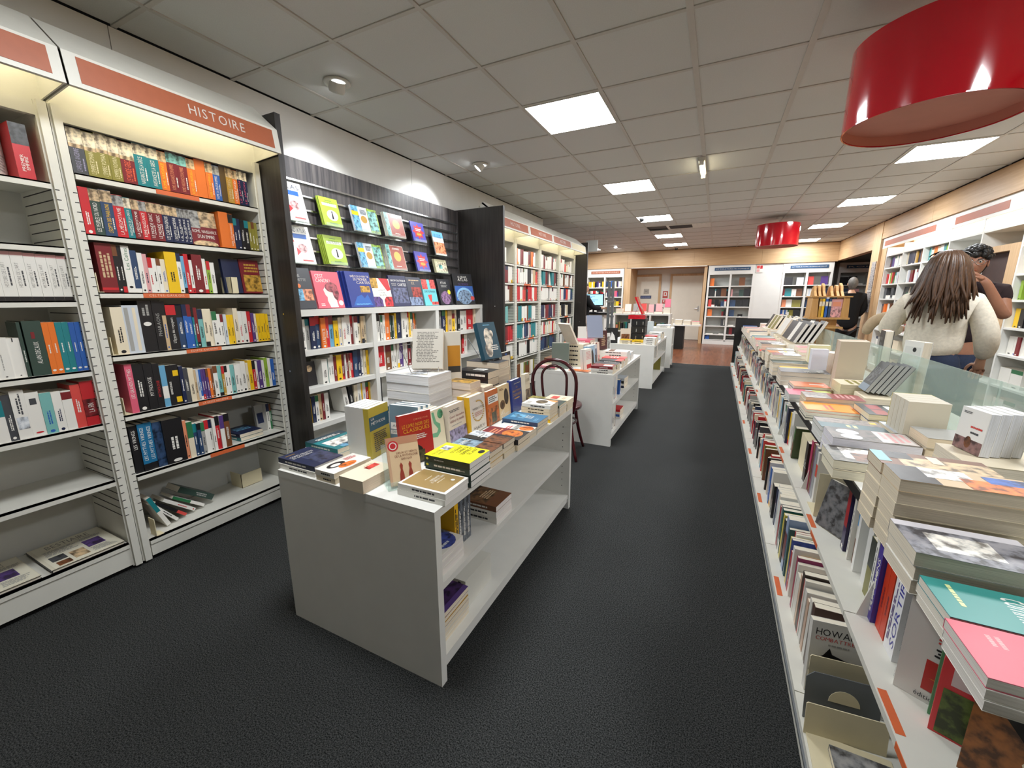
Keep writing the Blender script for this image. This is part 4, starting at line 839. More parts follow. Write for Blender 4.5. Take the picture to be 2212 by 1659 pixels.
# leaning book in an acrylic holder
a = empty('acrylic_holder', (-1.03, 1.06, T1), 'clear acrylic holder with a beige mythology book at the table front', 'book holder')
Mh = TR(-1.035, 1.05, T1 + .001) @ RZ(-35)
MB().box((-.09, 0, 0), (.03, .115, .003)).box((.027, 0, .003), (.03, .115, .03)).build('base_plate', 'acrylic', a, Mh); MB().box((-.018, .002, .003), (-.015, .112, .16), M=RY(-20)).build('back_plate', 'acrylic', a, Mh)
fig = lambda x: [('F', 'g', [(x - .09, .08), (x + .07, .08), (x + .06, .22), (x + .03, .32), (x + .05, .4), (x, .46), (x - .05, .4), (x - .03, .32), (x - .07, .22)], '9a3a2a')]
stand(f'beige mythology paperback with two red figures leaning in acrylic holder', -1.012, 1.053, T1 + .004, .118, .178, .014, 'e0c39c', -35, 20,
      [('F', 'r', 0, .84, 1, 1, 'c08a6a'), ('F', 'r', .0, 0, .07, .84, 'd0a888'), ('F', 'e', .2, .82, .17, .11, 'r'), ('F', 'e', .2, .82, .12, .08, 'w'), ('F', 'e', .2, .82, .09, .06, 'r'), ('F', 't', 'DIEUX ET HÉROS', .28, .64, .93, .69, '7a3a2a'), ('F', 't', 'DE LA MYTHOLOGIE', .22, .57, .95, .62, '7a3a2a'), ('F', 't', 'GRECQUE', .4, .5, .75, .55, '7a3a2a')] + fig(.38) + fig(.66), group=G1, spine='d8b090')
stand('red cover book with yellow lettering on the black classics', -1.10, 1.222, T1, .155, .215, .022, 'b3251f', -18, 6,
      [('F', 'g', [(0, 0), (.82, 0), (.72, .12), (.62, .3), (.4, .42), (.12, .46), (0, .4)], '191611'), ('F', 'q', .2, .4, .2, .1, '6a5a20'), ('F', 't', 'DIRIGÉ PAR', .45, .86, .9, .9, 'f'), ('F', 't', 'LE LIVRE NOIR DES', .08, .74, .92, .81, 'e0a82a'), ('F', 't', 'CLASSIQUES', .1, .63, .92, .72, 'e0a82a'), ('F', 'l', .35, .47, .9, .58, 3, 'w'), ('F', 'p', .5, .02, .7, .25, '4a4420')], group=G1, page='f4f0e6')
# second row: standing books facing the aisle
for k in range(3):
    stand('pale book with a green serpent on the cover' + ('' if k == 2 else f', {ordw(3 - k)} copy behind'), -1.10 - .024 * (2 - k), 1.372, T1, .155, .185, .022, 'e4dcc0', 0, 6,
          [('F', 'q', .85, .85, .14, .12, '4f9a6e'), ('F', 'g', [(.55, .95), (.62, .7), (.8, .6), (.78, .4), (.6, .3), (.35, .35), (.2, .2), (.1, .22), (.3, .45), (.6, .42), (.68, .5), (.5, .68), (.45, .95)], '6db089'), ('F', 'e', .12, .2, .07, .05, '4f9a6e')] if k == 2 else [], group=G1, page='f3f1ea')
for k in range(2):
    stand('sand and lilac book with red title beside the serpent book' + ('' if k == 1 else ', copy behind'), -1.085 - .026 * (1 - k), 1.54, T1, .148, .18, .024, 'd8cdbc', 0, 6,
          [('F', 'p', 0, 0, 1, .35, '8d86a8'), ('F', 'l', .1, .8, .9, .88, 2, 'd'), ('F', 't', 'Quand Alexandrie', .1, .64, .92, .72, 'R'), ('F', 't', 'éclairait le monde', .1, .53, .9, .61, 'R'), ('F', 'l', .15, .42, .8, .47, 1, 'e')], group=G1)
wre = []
for q in range(22):
    an = 2.2 + q * 4.9 / 21; s_ = 0
    wre.append(('F', 'e', .5 + .36 * math.cos(an + 1.57 - .6), .56 + .28 * math.sin(an + 1.57 - .6), .045, .02, 'b9933c'))
for k in range(2):
    stand('white book with a golden laurel wreath on the cover' + ('' if k == 1 else ', copy behind'), -1.065 - .038 * (1 - k), 1.70, T1 + .001, .152, .192, .035, 'ded7cc', 0, 4,
          (wre + [('F', 't', 'IMPERATOR', .14, .6, .88, .67, '55504a'), ('F', 'l', .25, .42, .78, .55, 3, 'c08a7a'), ('F', 't', 'MARY', .15, .06, .85, .15, '6b665f')]) if k else [], group=G1, hard=True, spine='e0b02a')
stand('orange book with a white title label and painted rider', -1.055, 1.862, T1, .122, .19, .02, 'c4662a', 0, 5, [('F', 'p', 0, 0, 1, .5, 'b0602a'), ('F', 'r', .08, .62, 1, .84, 'w'), ('F', 'l', .14, .65, .9, .82, 3, 'd'), ('F', 'p', .3, .05, .75, .35, '4a4a3a')], group=G1)
stand('beige book with a dark carved warrior on the cover', -1.055, 1.99, T1, .14, .192, .022, 'd9bf93', 0, 5, [('F', 'q', .68, .62, .2, .25, '3a2a1a'), ('F', 'q', .3, .42, .22, .14, '5a4028'), ('F', 't', 'LES', .1, .14, .4, .24, 'w'), ('F', 't', 'GUERRIERS', .1, .03, .95, .13, 'w'), ('F', 'l', .1, .85, .5, .92, 2, 'm')], group=G1)
stand('tall dark blue hardback titled in gold at the far end', -1.045, 2.14, T1, .135, .2, .03, '26387e', 0, 4, [('F', 't', 'LA', .42, .74, .58, .8, 'i'), ('F', 't', 'BIBLIOTHÈQUE', .08, .62, .92, .7, 'i'), ('F', 't', "D'ALEXANDRIE", .1, .5, .92, .58, 'i'), ('F', 'l', .2, .4, .85, .46, 1, 'i'), ('F', 'l', .2, .86, .9, .9, 1, 'e')], hard=True, group=G1, page='f6f4ee')
stand('grey photograph book behind the dark blue hardback', -1.09, 2.285, T1 + .002, .07, .18, .018, '8d8a84', 0, 5, [('F', 'p', 0, 0, 1, 1, '8d8a84')], group=G1)
stand('beige book with a crowd on the cover at the far table end', -1.06, 2.365, T1 + .001, .075, .2, .028, 'ddd2bd', 0, 4, [('F', 'p', 0, 0, 1, .5, '8a7a6c'), ('F', 't', 'LA GUERRE', .1, .74, .9, .84, 'a89a88')], group=G1)
pile(f'the olive photo pile at the far end of {W1}', -1.045, 2.345, T1, .09, .115, '26/s 26/m', 'E', G1, 1, [('F', 'p', 0, 0, 1, 1, 'z')])
# tall back rows
for k in range(5):
    stand('olive yellow large book with a blue title bar' + ('' if k == 4 else f', {ordw(5 - k)} copy from the front'), -1.285 - .0275 * (4 - k), 1.235, T1, .14, .225, .026, 'b7a63c' if k == 4 else 'd8d8d4', 8, 1.5,
          [('F', 'r', 0, .55, 1, .82, '2f5566'), ('F', 't', 'LA', .1, .75, .25, .8, 'w'), ('F', 't', 'MÉTHODE', .1, .66, .8, .73, 'w'), ('F', 'l', .15, .1, .85, .5, 10, 'd')] if k == 4 else [], group=G1, page='e9e9ea')
for k in range(3):
    stand('slate blue antiquity paperback with a white title band' + ('' if k == 2 else f', {ordw(3 - k)} copy behind'), -1.335 + .006 * (2 - k), 1.395 + .029 * (2 - k), T1, .155, .198, .027, '6d8490', -84, 5,
          [('F', 'r', .05, .42, .98, .58, 'w'), ('F', 't', 'ANTIQUITÉ', .12, .46, .88, .55, '3a4a52'), ('F', 'r', .05, .3, .98, .4, 'e6e2d6'), ('F', 't', 'GRECQUE ET ROMAINE', .1, .32, .95, .38, '3a4a52'), ('F', 'l', .25, .7, .7, .75, 1, 'w')] if k == 2 else [], group=G1, page='f5f4f0')
pile(f'the tall white pile in the middle of {W1}', -1.51, 1.585, T1, .20, .27, '44/w 44/w 44/w 44/w 44/w 44/w 44/u', 'W', G1, .7, [('F', 'r', .02, .02, .98, .98, 'ecebe6'), ('F', 'p', .3, .4, .9, .7, 'u')], page='f1f0f1')
zt = T1 + .309
ws = empty('wire_book_stand', (-1.33, 1.68, zt), 'bent wire stand on the tall white pile', 'book stand')
for dy in (0, .09): MB().tube([(-1.44, 1.62 + dy, zt + .14), (-1.37, 1.62 + dy, zt + .003), (-1.27, 1.62 + dy, zt + .003), (-1.265, 1.62 + dy, zt + .03)], .0018, 6).build('wire', 'chrome', ws)
MB().tube([(-1.44, 1.62, zt + .14), (-1.44, 1.71, zt + .14)], .0018, 6).build('wire', 'chrome', ws)
stand('open-faced book showing a page of print on the wire stand', -1.40, 1.66, zt + .005, .16, .215, .036, 'cdc6ba', -62, 22, [('F', 'r', .02, .02, .99, .99, 'c9c2b6'), ('F', 'l', .12, .15, .9, .93, 20, '7d7870'), ('S', 'r', 0, 0, 1, 1, 'e8dccb')], group=G1, page='e9dccb')
stand('white book with an orange panel behind the page of print', -1.33, 1.83, T1 + .005, .11, .50, .02, 'ddd8cc', -40, 0, [('F', 'r', .3, .62, .95, .85, 'c88a2e'), ('F', 'r', .3, .55, .95, .62, '3a3a3a'), ('F', 'l', .1, .1, .9, .45, 5, 'e')], group=G1)
pile(f'the gold topped pile beside the tall white pile on {W1}', -1.285, 1.79, T1, .105, .16, '42/c 42/c 42/c 42/c 42/c 38/s', 'W', G1, 1.2, [('F', 'p', .05, .05, .95, .95, 'i')], page='e6d4c4')
pile(f'the red printed pile behind the gold one on {W1}', -1.285, 1.898, T1, .1, .18, '42/c 42/c 42/c 42/c 38/c', 'W', G1, 1.2, [('F', 'p', .2, .1, .9, .6, 'j')], page='e9d9c8')
zt2 = pile(f'the black spined pile with a price card on {W1}', -1.36, 2.003, T1, .135, .22, '44/c 46/c 46/c 46/k 46/k 42/k', 'E', G1, 1.0, [('S', 'l', .25, .08, .75, .4, 1, 'w', 1), ('F', 'r', .35, .25, .8, .6, 'e6e6e2'), ('F', 'l', .4, .3, .75, .55, 3, 'e')], page='e8d8c2')
zt3 = pile(f'the sandy pile under the rider hardback on {W1}', -1.37, 2.145, T1, .14, .225, '44/c 44/c 44/c 44/c 44/c 44/c 40/d', 'W', G1, 1.0, [('F', 'p', .1, .1, .9, .9, 'd')], page='e6d6c0')
ws = empty('wire_book_stand', (-1.25, 2.1, zt3), 'grey wire stand under the rider hardback', 'book stand')
for dy in (0, .1): MB().tube([(-1.37, 2.16 + dy, zt3 + .14), (-1.27, 2.16 + dy, zt3 + .003), (-1.19, 2.16 + dy, zt3 + .003), (-1.185, 2.16 + dy, zt3 + .025)], .0022, 6).build('wire', 'steel_grey', ws)
stand('dark teal hardback with a rearing rider on the wire stand', -1.225, 2.125, zt3 + .006, .155, .23, .034, '1f4a5c', -14, 18, [('F', 'q', .45, .55, .22, .3, 'd8cfc0'), ('F', 'q', .35, .25, .2, .2, 'cfc6b8'), ('F', 'q', .65, .68, .12, .1, 'd8cfc0'), ('F', 'l', .5, .22, .95, .38, 3, 'w'), ('F', 'l', .3, .9, .8, .95, 1, 'l')], hard=True, group=G1)
stand('white framed card book standing behind the rider pile', -1.2, 2.305, T1 + .10, .13, .24, .016, 'e6e0d2', 0, 3, [('F', 'r', 0, 0, 1, 1, '2a2a2e'), ('F', 'r', .07, .04, .93, .9, 'e2d9c6'), ('F', 'p', .15, .1, .85, .6, 's'), ('F', 'r', .4, .91, .6, .96, 'b')], group=G1)
pile('the pink topped pile behind the rider hardback', -1.4, 2.30, T1, .13, .2, '34/c 34/c 30/p', 'E', G1, 1, [])
# shelves of the nearest table
GS = 'books on the shelves of the nearest table'
zs = .40
book('large dark volume with a star map band at the near end of the shelf', TR(-.835, 1.02, zs + .072) @ FLAT_E, .15, .23, .14, '3b3d44', dec=[('F', 'p', 0, 0, 1, 1, '55585f')], group=GS) if False else None
pile('the blue photo pile on the near table upper shelf', -1.0, 1.03, zs, .165, .20, '30/w 26/w 26/w', 'E', GS, 1, [('F', 'p', 0, .3, 1, 1, '6d7078'), ('F', 'q', .6, .3, .35, .3, '3f51a0'), ('F', 'l', .2, .1, .8, .2, 1, 'u')], page='e9e4e0')
for k, (yy, col, lab) in enumerate([(1.205, 'f0b91c', 'yellow boxed guide nearest on the upper shelf'), (1.232, '3b4148', 'dark photo-wrapped boxed volume, first of three on the shelf'), (1.262, '43494f', 'dark photo-wrapped boxed volume, second of three on the shelf'), (1.292, '4a5056', 'dark photo-wrapped boxed volume, third of three on the shelf')]):
    book(lab, TR(-.845, yy, zs + .0008) @ RZ(90), .14, .205 if k else .2, .025 if k == 0 else .029, col, dec=([('S', 'l', .15, .1, .85, .9, 2, 'k', 1)] if k == 0 else [('S', 'p', 0, 0, 1, 1, '6a7078'), ('S', 'l', .2, .1, .6, .8, 2, 'w', 1), ('F', 'p', 0, 0, 1, 1, '6a7078')]), group=GS, name='boxed_volume')
pile('the brown portrait pile on the near table upper shelf', -.99, 1.44, zs, .15, .2, '30/w 28/w 26/m', 'E', GS, 1.5, [('F', 'p', .05, .3, .95, .98, '6b4a2c'), ('F', 'r', 0, .8, 1, 1, '2e2018'), ('F', 'l', .3, .35, .9, .6, 4, 's')], page='f0ebe8')
pile('the gold edged pile behind on the near table upper shelf', -1.12, 1.42, zs, .1, .1, '40/i 30/y', 'E', GS, 1)
zb = .10
z2 = pile('the sorted pile on the near table bottom shelf', -1.03, 1.025, zb, .21, .22, '22/w 22/w 24/u 20/i 18/i 22/v', 'E', GS, 1.2, [('F', 'p', 0, .1, 1, 1, '3a2050')])
bs = empty('bookend', (-.85, 1.3, zb), 'bent grey metal tray on the near table bottom shelf', 'bookend')
bx('tray_top', (-1.06, 1.245, zb + .13), (-.83, 1.46, zb + .134), 'white_metal', bs); bx('tray_side', (-.834, 1.245, zb + .002), (-.83, 1.46, zb + .13), 'white_metal', bs)
bx('tray_rim', (-1.06, 1.245, zb + .105), (-.834, 1.249, zb + .13), 'white_metal', bs)
for (xx, yy, zz, m) in ((-.9, 1.31, zb + .1345, 0), (-.86, 1.2445, zb + .117, 1)): MB().lathe([(.009, -.0006), (.009, .0006)], 14, M=TR(xx, yy, zz) @ (RX(90) if m else Matrix.Identity(4))).build('sticker', 'slot_dark', bs)
# ------------------------------------------------------------------ bentwood chair
def chair():
    cx, cy = -1.19, 3.37
    e = empty('bentwood_chair', (cx, cy, 0), 'dark red bentwood bistro chair between the first two tables', 'chair')
    rot = TR(cx, cy, 0) @ RZ(8)
    b = lambda mb, n, smooth=True: mb.build(n, 'bentwood', e, rot, smooth=smooth)
    zs_ = .455
    b(MB().lathe([(.001, zs_ + .004), (.15, zs_ + .004), (.185, zs_ + .012), (.2, zs_ + .006), (.205, zs_ - .008), (.2, zs_ - .026), (.17, zs_ - .03), (.001, zs_ - .03)], 36, cap=False), 'seat')
    def arch(wb, wt, zb, zt, yb, yt, r, n):
        P = []
        for k in range(9):
            t = k / 8; P.append((-(wb + (wt - wb) * math.sin(t * 1.57)), yb + (yt - yb) * t * .75, zb + (zt - wt - zb) * t))
        for k in range(1, 12):
            a = math.pi - math.pi * k / 12; P.append((wt * math.cos(a), yb + (yt - yb) * (.75 + .25 * math.sin(a)), zt - wt + wt * math.sin(a)))
        for k in range(9):
            t = 1 - k / 8; P.append(((wb + (wt - wb) * math.sin(t * 1.57)), yb + (yt - yb) * t * .75, zb + (zt - wt - zb) * t))
        b(MB().tube(P, r, 10), n)
    arch(.155, .185, .42, .885, -.165, -.25, .0145, 'outer_back_hoop'); arch(.085, .105, .455, .835, -.178, -.245, .011, 'inner_back_hoop')
    ring = [(.155 * math.cos(2 * math.pi * k / 28), .155 * math.sin(2 * math.pi * k / 28), .30) for k in range(28)]
    b(MB().tube(ring, .010, 8, closed=True), 'ring_stretcher')
    for sx, sy in ((-1, -1), (1, -1), (-1, 1), (1, 1)):
        P = [(sx * (.125 + .075 * t ** 1.6), sy * (.135 + .065 * t ** 1.6), .43 - .43 * t) for t in [k / 8 for k in range(9)]]
        b(MB().tube(P, [.0165 - .004 * k / 8 for k in range(9)], 10), 'leg')
chair()
# ------------------------------------------------------------------ second table
T2 = .688
table('display_table', -1.56, -.79, 3.69, 5.20, T2, 'second white display table, behind the bentwood chair')
G2 = 'books on the second display table'; W2 = 'the second table'
pile(f'the maroon pile at the near corner of {W2}', -1.0, 3.70, T2, .155, .2, '24/w 24/w 24/R', 'E', G2, 2, [('F', 'r', .3, .1, .75, .5, 'w'), ('F', 'p', .8, .1, .98, .8, 'o')])
pile(f'the dark photo pile next to the maroon one on {W2}', -1.02, 3.875, T2, .15, .22, '24/w 24/k 20/z', 'E', G2, 2, [('F', 'p', 0, 0, 1, 1, 'd')])
pile(f'the patterned pile in mid row of {W2}', -1.02, 4.08, T2, .15, .22, '24/w 24/w 24/d', 'E', G2, 2, [('F', 'r', 0, 0, 1, .3, 'j'), ('F', 'p', .3, .4, 1, 1, 'd')])
pile(f'the red topped pile of {W2}', -1.04, 4.26, T2, .16, .24, '26/w 26/w 22/j', 'E', G2, 2, [('F', 'l', .2, .3, .8, .7, 3, 'w')])
pile(f'the tall white pile towards the far end of {W2}', -1.12, 4.46, T2, .2, .30, '30/w 30/w 30/w 28/w', 'E', G2, 1, [('F', 'p', .1, .5, .9, .7, 'm')], page='f0eeec')
pile(f'the white pile at the far end of {W2}', -1.08, 4.7, T2, .18, .26, '28/w 28/w 28/u', 'E', G2, 1, [('F', 'l', .1, .3, .9, .6, 3, 'd')], page='f0eeec')
for k, (x, y, w_, h_, col, D, lab) in enumerate([
    (-1.07, 3.79, .19, .22, 'w', [('F', 'l', .1, .5, .9, .9, 6, 'q'), ('F', 'r', .1, .08, .9, .28, 'r')], 'white paperback with a red band on the second table'),
    (-1.08, 3.95, .19, .235, '9fc0d8', [('F', 'g', [(.15, .02), (.2, .4), (.4, .75), (.6, .85), (.75, .6), (.8, .1)], 'k'), ('F', 'p', .2, 0, .8, .2, 'm')], 'light blue paperback with a dark silhouette on the second table'),
    (-1.09, 4.115, .15, .23, 'c9d3dc', [('F', 'p', .2, .1, .9, .5, 'd'), ('F', 'r', .6, .5, .9, .8, 'x')], 'pale paperback with a dark crowd on the second table'),
    (-1.09, 4.245, .13, .245, 'e4d6c8', [('F', 'r', 0, .3, .3, 1, 'R'), ('F', 'p', .4, .1, .9, .4, 'q')], 'beige and maroon paperback on the second table')]):
    for q in range(2): stand(lab + ('' if q else ', copy behind'), x - .03 * (1 - q), y, T2, min(w_ * .82, .152), h_ * .92, .026, col, -6, 5, D, group=G2)
stand('dark maroon hardback standing past the pale paperbacks', -1.12, 4.485, T2 + .119, .14, .21, .03, '4a1c1e', -20, 3, [('F', 'l', .2, .2, .8, .8, 6, 's')], hard=True, group=G2)
stand('black and white photo book behind the maroon hardback', -1.12, 4.71, T2 + .085, .12, .2, .02, 'd9d9d6', -20, 4, [('F', 'p', .1, .1, .9, .8, 'e')], group=G2)
pile(f'the tall cream pile below propped books on {W2}', -1.42, 4.0, T2, .2, .25, '46/c 46/c 46/c 46/c 46/c', 'E', G2, .8, [('F', 'r', .05, .05, .95, .95, 'c9c6bc'), ('F', 'p', .6, .7, 1, 1, 'j')], page='e6d5c8')
pile(f'the pink rimmed pile behind the cream one on {W2}', -1.42, 4.24, T2, .2, .25, '46/c 46/c 46/c 46/c 40/c 24/p', 'E', G2, .8, [], page='e6d5c8')
stand('cream book propped like a tent on the tall cream pile', -1.36, 4.03, T2 + .232, .17, .235, .02, 'e0d0c0', -120, -30, [('F', 'r', .05, .05, .95, .95, 'e6dccb')], group=G2)
stand('grey spined hardback propped on the pink rimmed pile', -1.22, 4.33, T2 + .256, .17, .25, .032, '7d8496', -60, 20, [('S', 'r', 0, 0, 1, 1, 'e6e4de'), ('S', 'l', .3, .3, .7, .8, 1, 'd', 1)], hard=True, group=G2)
stand('white book with an orange spine panel behind the propped pair', -1.42, 4.62, T2 + .001, .2, .36, .05, 'e8e6dc', -70, 1, [('F', 'r', .1, .1, .6, .95, 'e6e4dc'), ('S', 'r', .1, .1, .9, .95, 'c2622c')], group=G2, hard=True)
stand('pale grey tall book at the left rim of the second table', -1.43, 3.8, T2, .17, .255, .05, '6f7a70', -78, 0, [('S', 'r', 0, 0, 1, 1, 'dfe2e4')], hard=True, group=G2)
pile(f'the low flat pile at the left corner of {W2}', -1.56, 3.70, T2, .09, .2, '20/e 18/p', 'E', G2, 4, [('F', 'r', .3, .4, .8, .8, 'w')])
pile(f'the broad pile behind the left corner of {W2}', -1.55, 3.9, T2, .22, .11, '30/c 30/c 26/m', 'E', G2, 2)
pile(f'the thin orange booklets on {W2}', -1.22, 3.705, T2, .085, .2, '7/w 7/f', 'E', G2, 5, [('F', 'p', .1, .1, .9, .9, 'o')])
GS2 = 'books on the shelves of the second table'
shelf_row('w26/230 w26/230 w24/228 u24/228 w22/226 w22/226 -60 b20/150 w16/150', 3.74, 4.25, left_frame(-.82, .40), 'the upper shelf of the second table', GS2, .17)
pile('the grey pile on the upper shelf of the second table', -1.06, 4.5, .40, .2, .22, '26/n 24/w 30/k 30/u', 'E', GS2, 2)
shelf_row('w30/240 z20/240 b24/235 w28/238 w28/238 w26/238 m8/240', 3.74, 4.05, left_frame(-.82, .10), 'the lower shelf of the second table', GS2, .17)
pile('the red and white pile on the lower shelf of the second table', -1.05, 4.3, .10, .2, .22, '26/w 26/b 26/w 24/r', 'E', GS2, 3)
# ------------------------------------------------------------------ third and fourth tables
T3 = .67
table('display_table', -1.56, -.79, 6.46, 8.15, T3, 'third white display table, with red folders and black boxes')
G3 = 'books on the third display table'; W3 = 'the third table'
pile(f'the yellow cream pile at the near left of {W3}', -1.32, 6.5, T3, .16, .17, '30/c 26/c 10/y', 'E', G3, 2)
pile(f'the cream pile with a yellow cover on {W3}', -1.13, 6.5, T3, .16, .17, '34/c 30/y', 'E', G3, 2)
pile(f'the white pile near the corner of {W3}', -.96, 6.5, T3, .16, .17, '30/w 26/w 26/w 26/w', 'E', G3, 3)
pile(f'the white and red pile behind the corner of {W3}', -.97, 6.72, T3, .16, .18, '30/w 30/w 26/w 22/w 18/r', 'E', G3, 3)
stand('black cover with a white portrait at the left of the third table', -1.53, 6.52, T3, .17, .24, .02, '1a191b', -80, 3, [('F', 'g', [(.3, .2), (.45, .75), (.7, .5), (.8, .2)], 'e6e4e0')], group=G3, hard=True)
stand('beige cover with small figures beside the portrait', -1.36, 6.74, T3, .16, .22, .02, 'cfc2b4', -75, 3, [('F', 'p', .1, .1, .9, .6, 'm')], group=G3)
kx = empty('box_stack', (-1.05, 6.95, T3), 'black and dark green boxed books bound with clips on the third table', 'box')
for k, (c0, z0) in enumerate([('black_plastic', 0), ('near_black', .115), ('black_plastic', .23)]):
    bx('box', (-1.22, 6.86, T3 + .03 + z0), (-1.0, 7.1, T3 + .03 + z0 + .11), c0, kx)
    for q in range(2): bx('clip', (-1.14 + .1 * q, 6.855, T3 + .05 + z0), (-1.13 + .1 * q, 6.861, T3 + .1 + z0), 'chrome', kx)
bx('tray', (-1.24, 6.84, T3), (-.98, 7.12, T3 + .03), 'cream_card', kx)
rf = empty('folder_stack', (-1.15, 6.98, T3 + .36), 'bright red folders stacked on the black boxes with one propped up', 'folder')
for k in range(3): MB().box((-1.27, 6.85, T3 + .37 + .022 * k), (-1.01, 7.08, T3 + .39 + .022 * k)).build('folder', 'red_gloss', rf)
MB().box((-.012, -.1, 0), (.012, .1, .3)).build('propped_folder', 'red_gloss', rf, TR(-1.06, 6.98, T3 + .442) @ RY(-24))
MB().tube([(-1.13, 6.97, T3 + .6), (-1.19, 6.97, T3 + .44)], .003, 6).build('wire_prop', 'chrome', rf)
pile(f'the magazine pile in the middle of {W3}', -1.0, 7.3, T3, .22, .2, '40/u 30/w 30/u 30/w', 'E', G3, 3)
pile(f'the black and white pile on the aisle side of {W3}', -.98, 7.6, T3, .22, .18, '40/w 40/w 30/k', 'E', G3, 3)
stand('pale blue box book standing on the third table', -1.1, 7.5, T3, .15, .3, .08, 'c2ccd0', -70, 0, [], group=G3, hard=True)
shelf_row('n14/200 k20/190 n30/150 -120 w30/200', 6.52, 7.2, left_frame(-.82, .40), 'the upper shelf of the third table', G3, .16)
bx_ = book('thin yellow book on the lower shelf of the third table', TR(-.82, 7.7, .1008) @ RZ(90), .16, .26, .02, 'z', group=G3)
T4 = .79
table('display_table', -1.5, -.735, 8.6, 9.06, T4, 'fourth narrow white display table by the wood floor', shelves=(.45, .12))
pile('the thin magazine pile on the fourth table', -1.05, 8.65, T4, .3, .26, '20/w 20/w 16/u', 'E', 'papers on the fourth table', 4)
# ------------------------------------------------------------------ far history bookcases beyond the display wall
far = Stuff()
FT = [1.845, 1.585, 1.33, 1.035, .765, .50, .17]
rowsC = {
 1: ['o26/230 w30/225 R34/230 w26/205 w28/210 R24/235 m10/225 -260', 'j30/200 w26/225 w26/225 w26/225 w28/225 k44/225 w22/220 s30/222 -250', 'r60/225 w34/215 j40/230 m10/215 k24/175 -300', 'w16/225 m22/220 t50/235 w60/215 -280', 'q18/200 t64/235 w18/235 x26/235 n26/235 w14/235 -260', 'k60/235 w60/245 w60/240 w34/235 -220', 'm50/220 c14/215 w26/220 z20/220 -420'],
 2: ['w30/205 w30/225 R34/215 w26/200 w26/205 -300', 'w60/230F t50/235 R40/225 k30/225 -300', 'w30/225 w28/225 w28/220 w28/218 w26/215 e24/210 -300', 'R20/225 n90/225 w20/220 R22/220 R30/225 -260', 'c40/215 w24/210 r24/205 c30/205 w24/205 -330', 'h30/225 x60/235 n34/220 d30/215 -300', 'm40/60 c40/60 -300'],
 3: ['w24/215 w24/225 w34/225 j22/150 -60 c30/160 w30/150 -200', 'm14/220 w30/220 m20/220 w22/215 w22/215 -300', 'j26/205 w34/205 x30/225 -330', 'w56/215F c24/205 k110/235 -200', 'R18/215 w24/220 h40/225 k40/225 c22/220 -260', 'd20/200 w26/200 e30/195 -330', 'w40/200 -400'],
 0: ['c30/200 -300 w20/200', '-560 R40/235 w20/230', '-520 w30/225 w26/220 m20/220', '-540 t40/235 a30/230', '-520 R24/230 R24/230 r30/225', '-500 k30/220 w30/220', '-500 w30/200 k30/200']}
GC = 'books in the far history bookcases'
nm = ['first', 'second', 'third', 'fourth']
for k in range(4):
    y0 = 4.502 + .914 * k
    lab = {0: None, 1: 'EGYPTE', 3: None}
    bookcase(y0, y0 + .912, FT, f'{nm[k]} of four white bookcases beyond the display wall, with slatted sides', 'sign_brown' if k < 3 else 'cream_card', 'HISTOIRE' if k < 3 else None, (.35, .68),
             labels={1: (.3, .6, None), 3: (.35, .6, None), 4: (.5, .75, None)}, group='white wall bookcases')
    for i, toks in enumerate(rowsC[k]):
        tk = []
        for t_ in toks.split():
            if t_[0] == '-': continue
            tk += [t_] * 3
        tk = (tk * 2)[:int(22 + 5 * ((k * 7 + i * 3) % 3))]
        hid = k == 0
        shelf_row(' '.join(tk) + ('' if i % 3 else ' -90'), y0 + .045, y0 + .867, left_frame(-2.63, FT[i]), 'far', GC, .16, fit=True, jit=.004, stuff=far, hmax=.228)
# small hanging sign at the end of the far bookcases
e = empty('hanging_sign', (-2.4, 8.6, 2.35), 'plain pale grey hanging sign beyond the far bookcases', 'sign')
bx('board', (-2.52, 8.58, 2.30), (-2.28, 8.60, 2.52), 'back_panel', e); MB().tube([(-2.45, 8.59, 2.52), (-2.45, 8.59, CEIL)], .002, 6).build('wire', 'chrome', e); MB().tube([(-2.35, 8.59, 2.52), (-2.35, 8.59, CEIL)], .002, 6).build('wire', 'chrome', e)
# ------------------------------------------------------------------ long shelving island on the aisle's other side
ZG, ZM, ZB0 = .74, .44, .10
XF, XM, XBs = .492, .432, .345
e = empty('shelving_island', (.7, 4.5, 0), 'long white shelving island with books on two shelves and top', 'shelving island')
bx('top_board', (XF, -.6, ZG - .03), (1.02, 9.2, ZG), 'white_board', e); bx('top_edge', (XF - .006, -.6, ZG - .036), (XF, 9.2, ZG - .001), 'near_black', e)
for a, b in [(-.6, .5), (.5, 1.42), (1.42, 2.35), (2.35, 3.27), (3.27, 4.2), (4.2, 5.1), (5.1, 6.1), (6.1, 7.1), (7.1, 8.1), (8.1, 9.2)]:
    s = bx('middle_shelf', (XM, a + .002, ZM - .02), (.86, b - .002, ZM), 'white_metal', e)
    s2 = bx('base_shelf', (XBs, a + .002, ZB0 - .03), (.86, b - .002, ZB0), 'white_metal', e)
    bx('shelf_label', (XM - .0015, a + .38, ZM - .019), (XM, a + .5, ZM - .001), 'label_orange', s)
    bx('shelf_label', (XM + .004, a + .52, ZM), (XM + .022, a + .64, ZM + .0004), 'label_orange', s)
    bx('shelf_label', (XBs + .006, a + .5, ZB0), (XBs + .026, a + .64, ZB0 + .0004), 'label_orange', s2)
    bx('back_panel', (.86, a + .002, ZB0), (.872, b - .002, ZG - .03), 'back_panel', e)
    MB().prism([(.46, ZM), (.86, ZM), (.86, ZG - .03), (.52, ZG - .03)], b - .003, b + .003, 'y').build('side_bracket', 'white_metal', e)
    bx('plinth', (XBs + .003, a + .001, .012), (XBs + .02, b - .001, ZB0 - .03), 'white_metal', e)
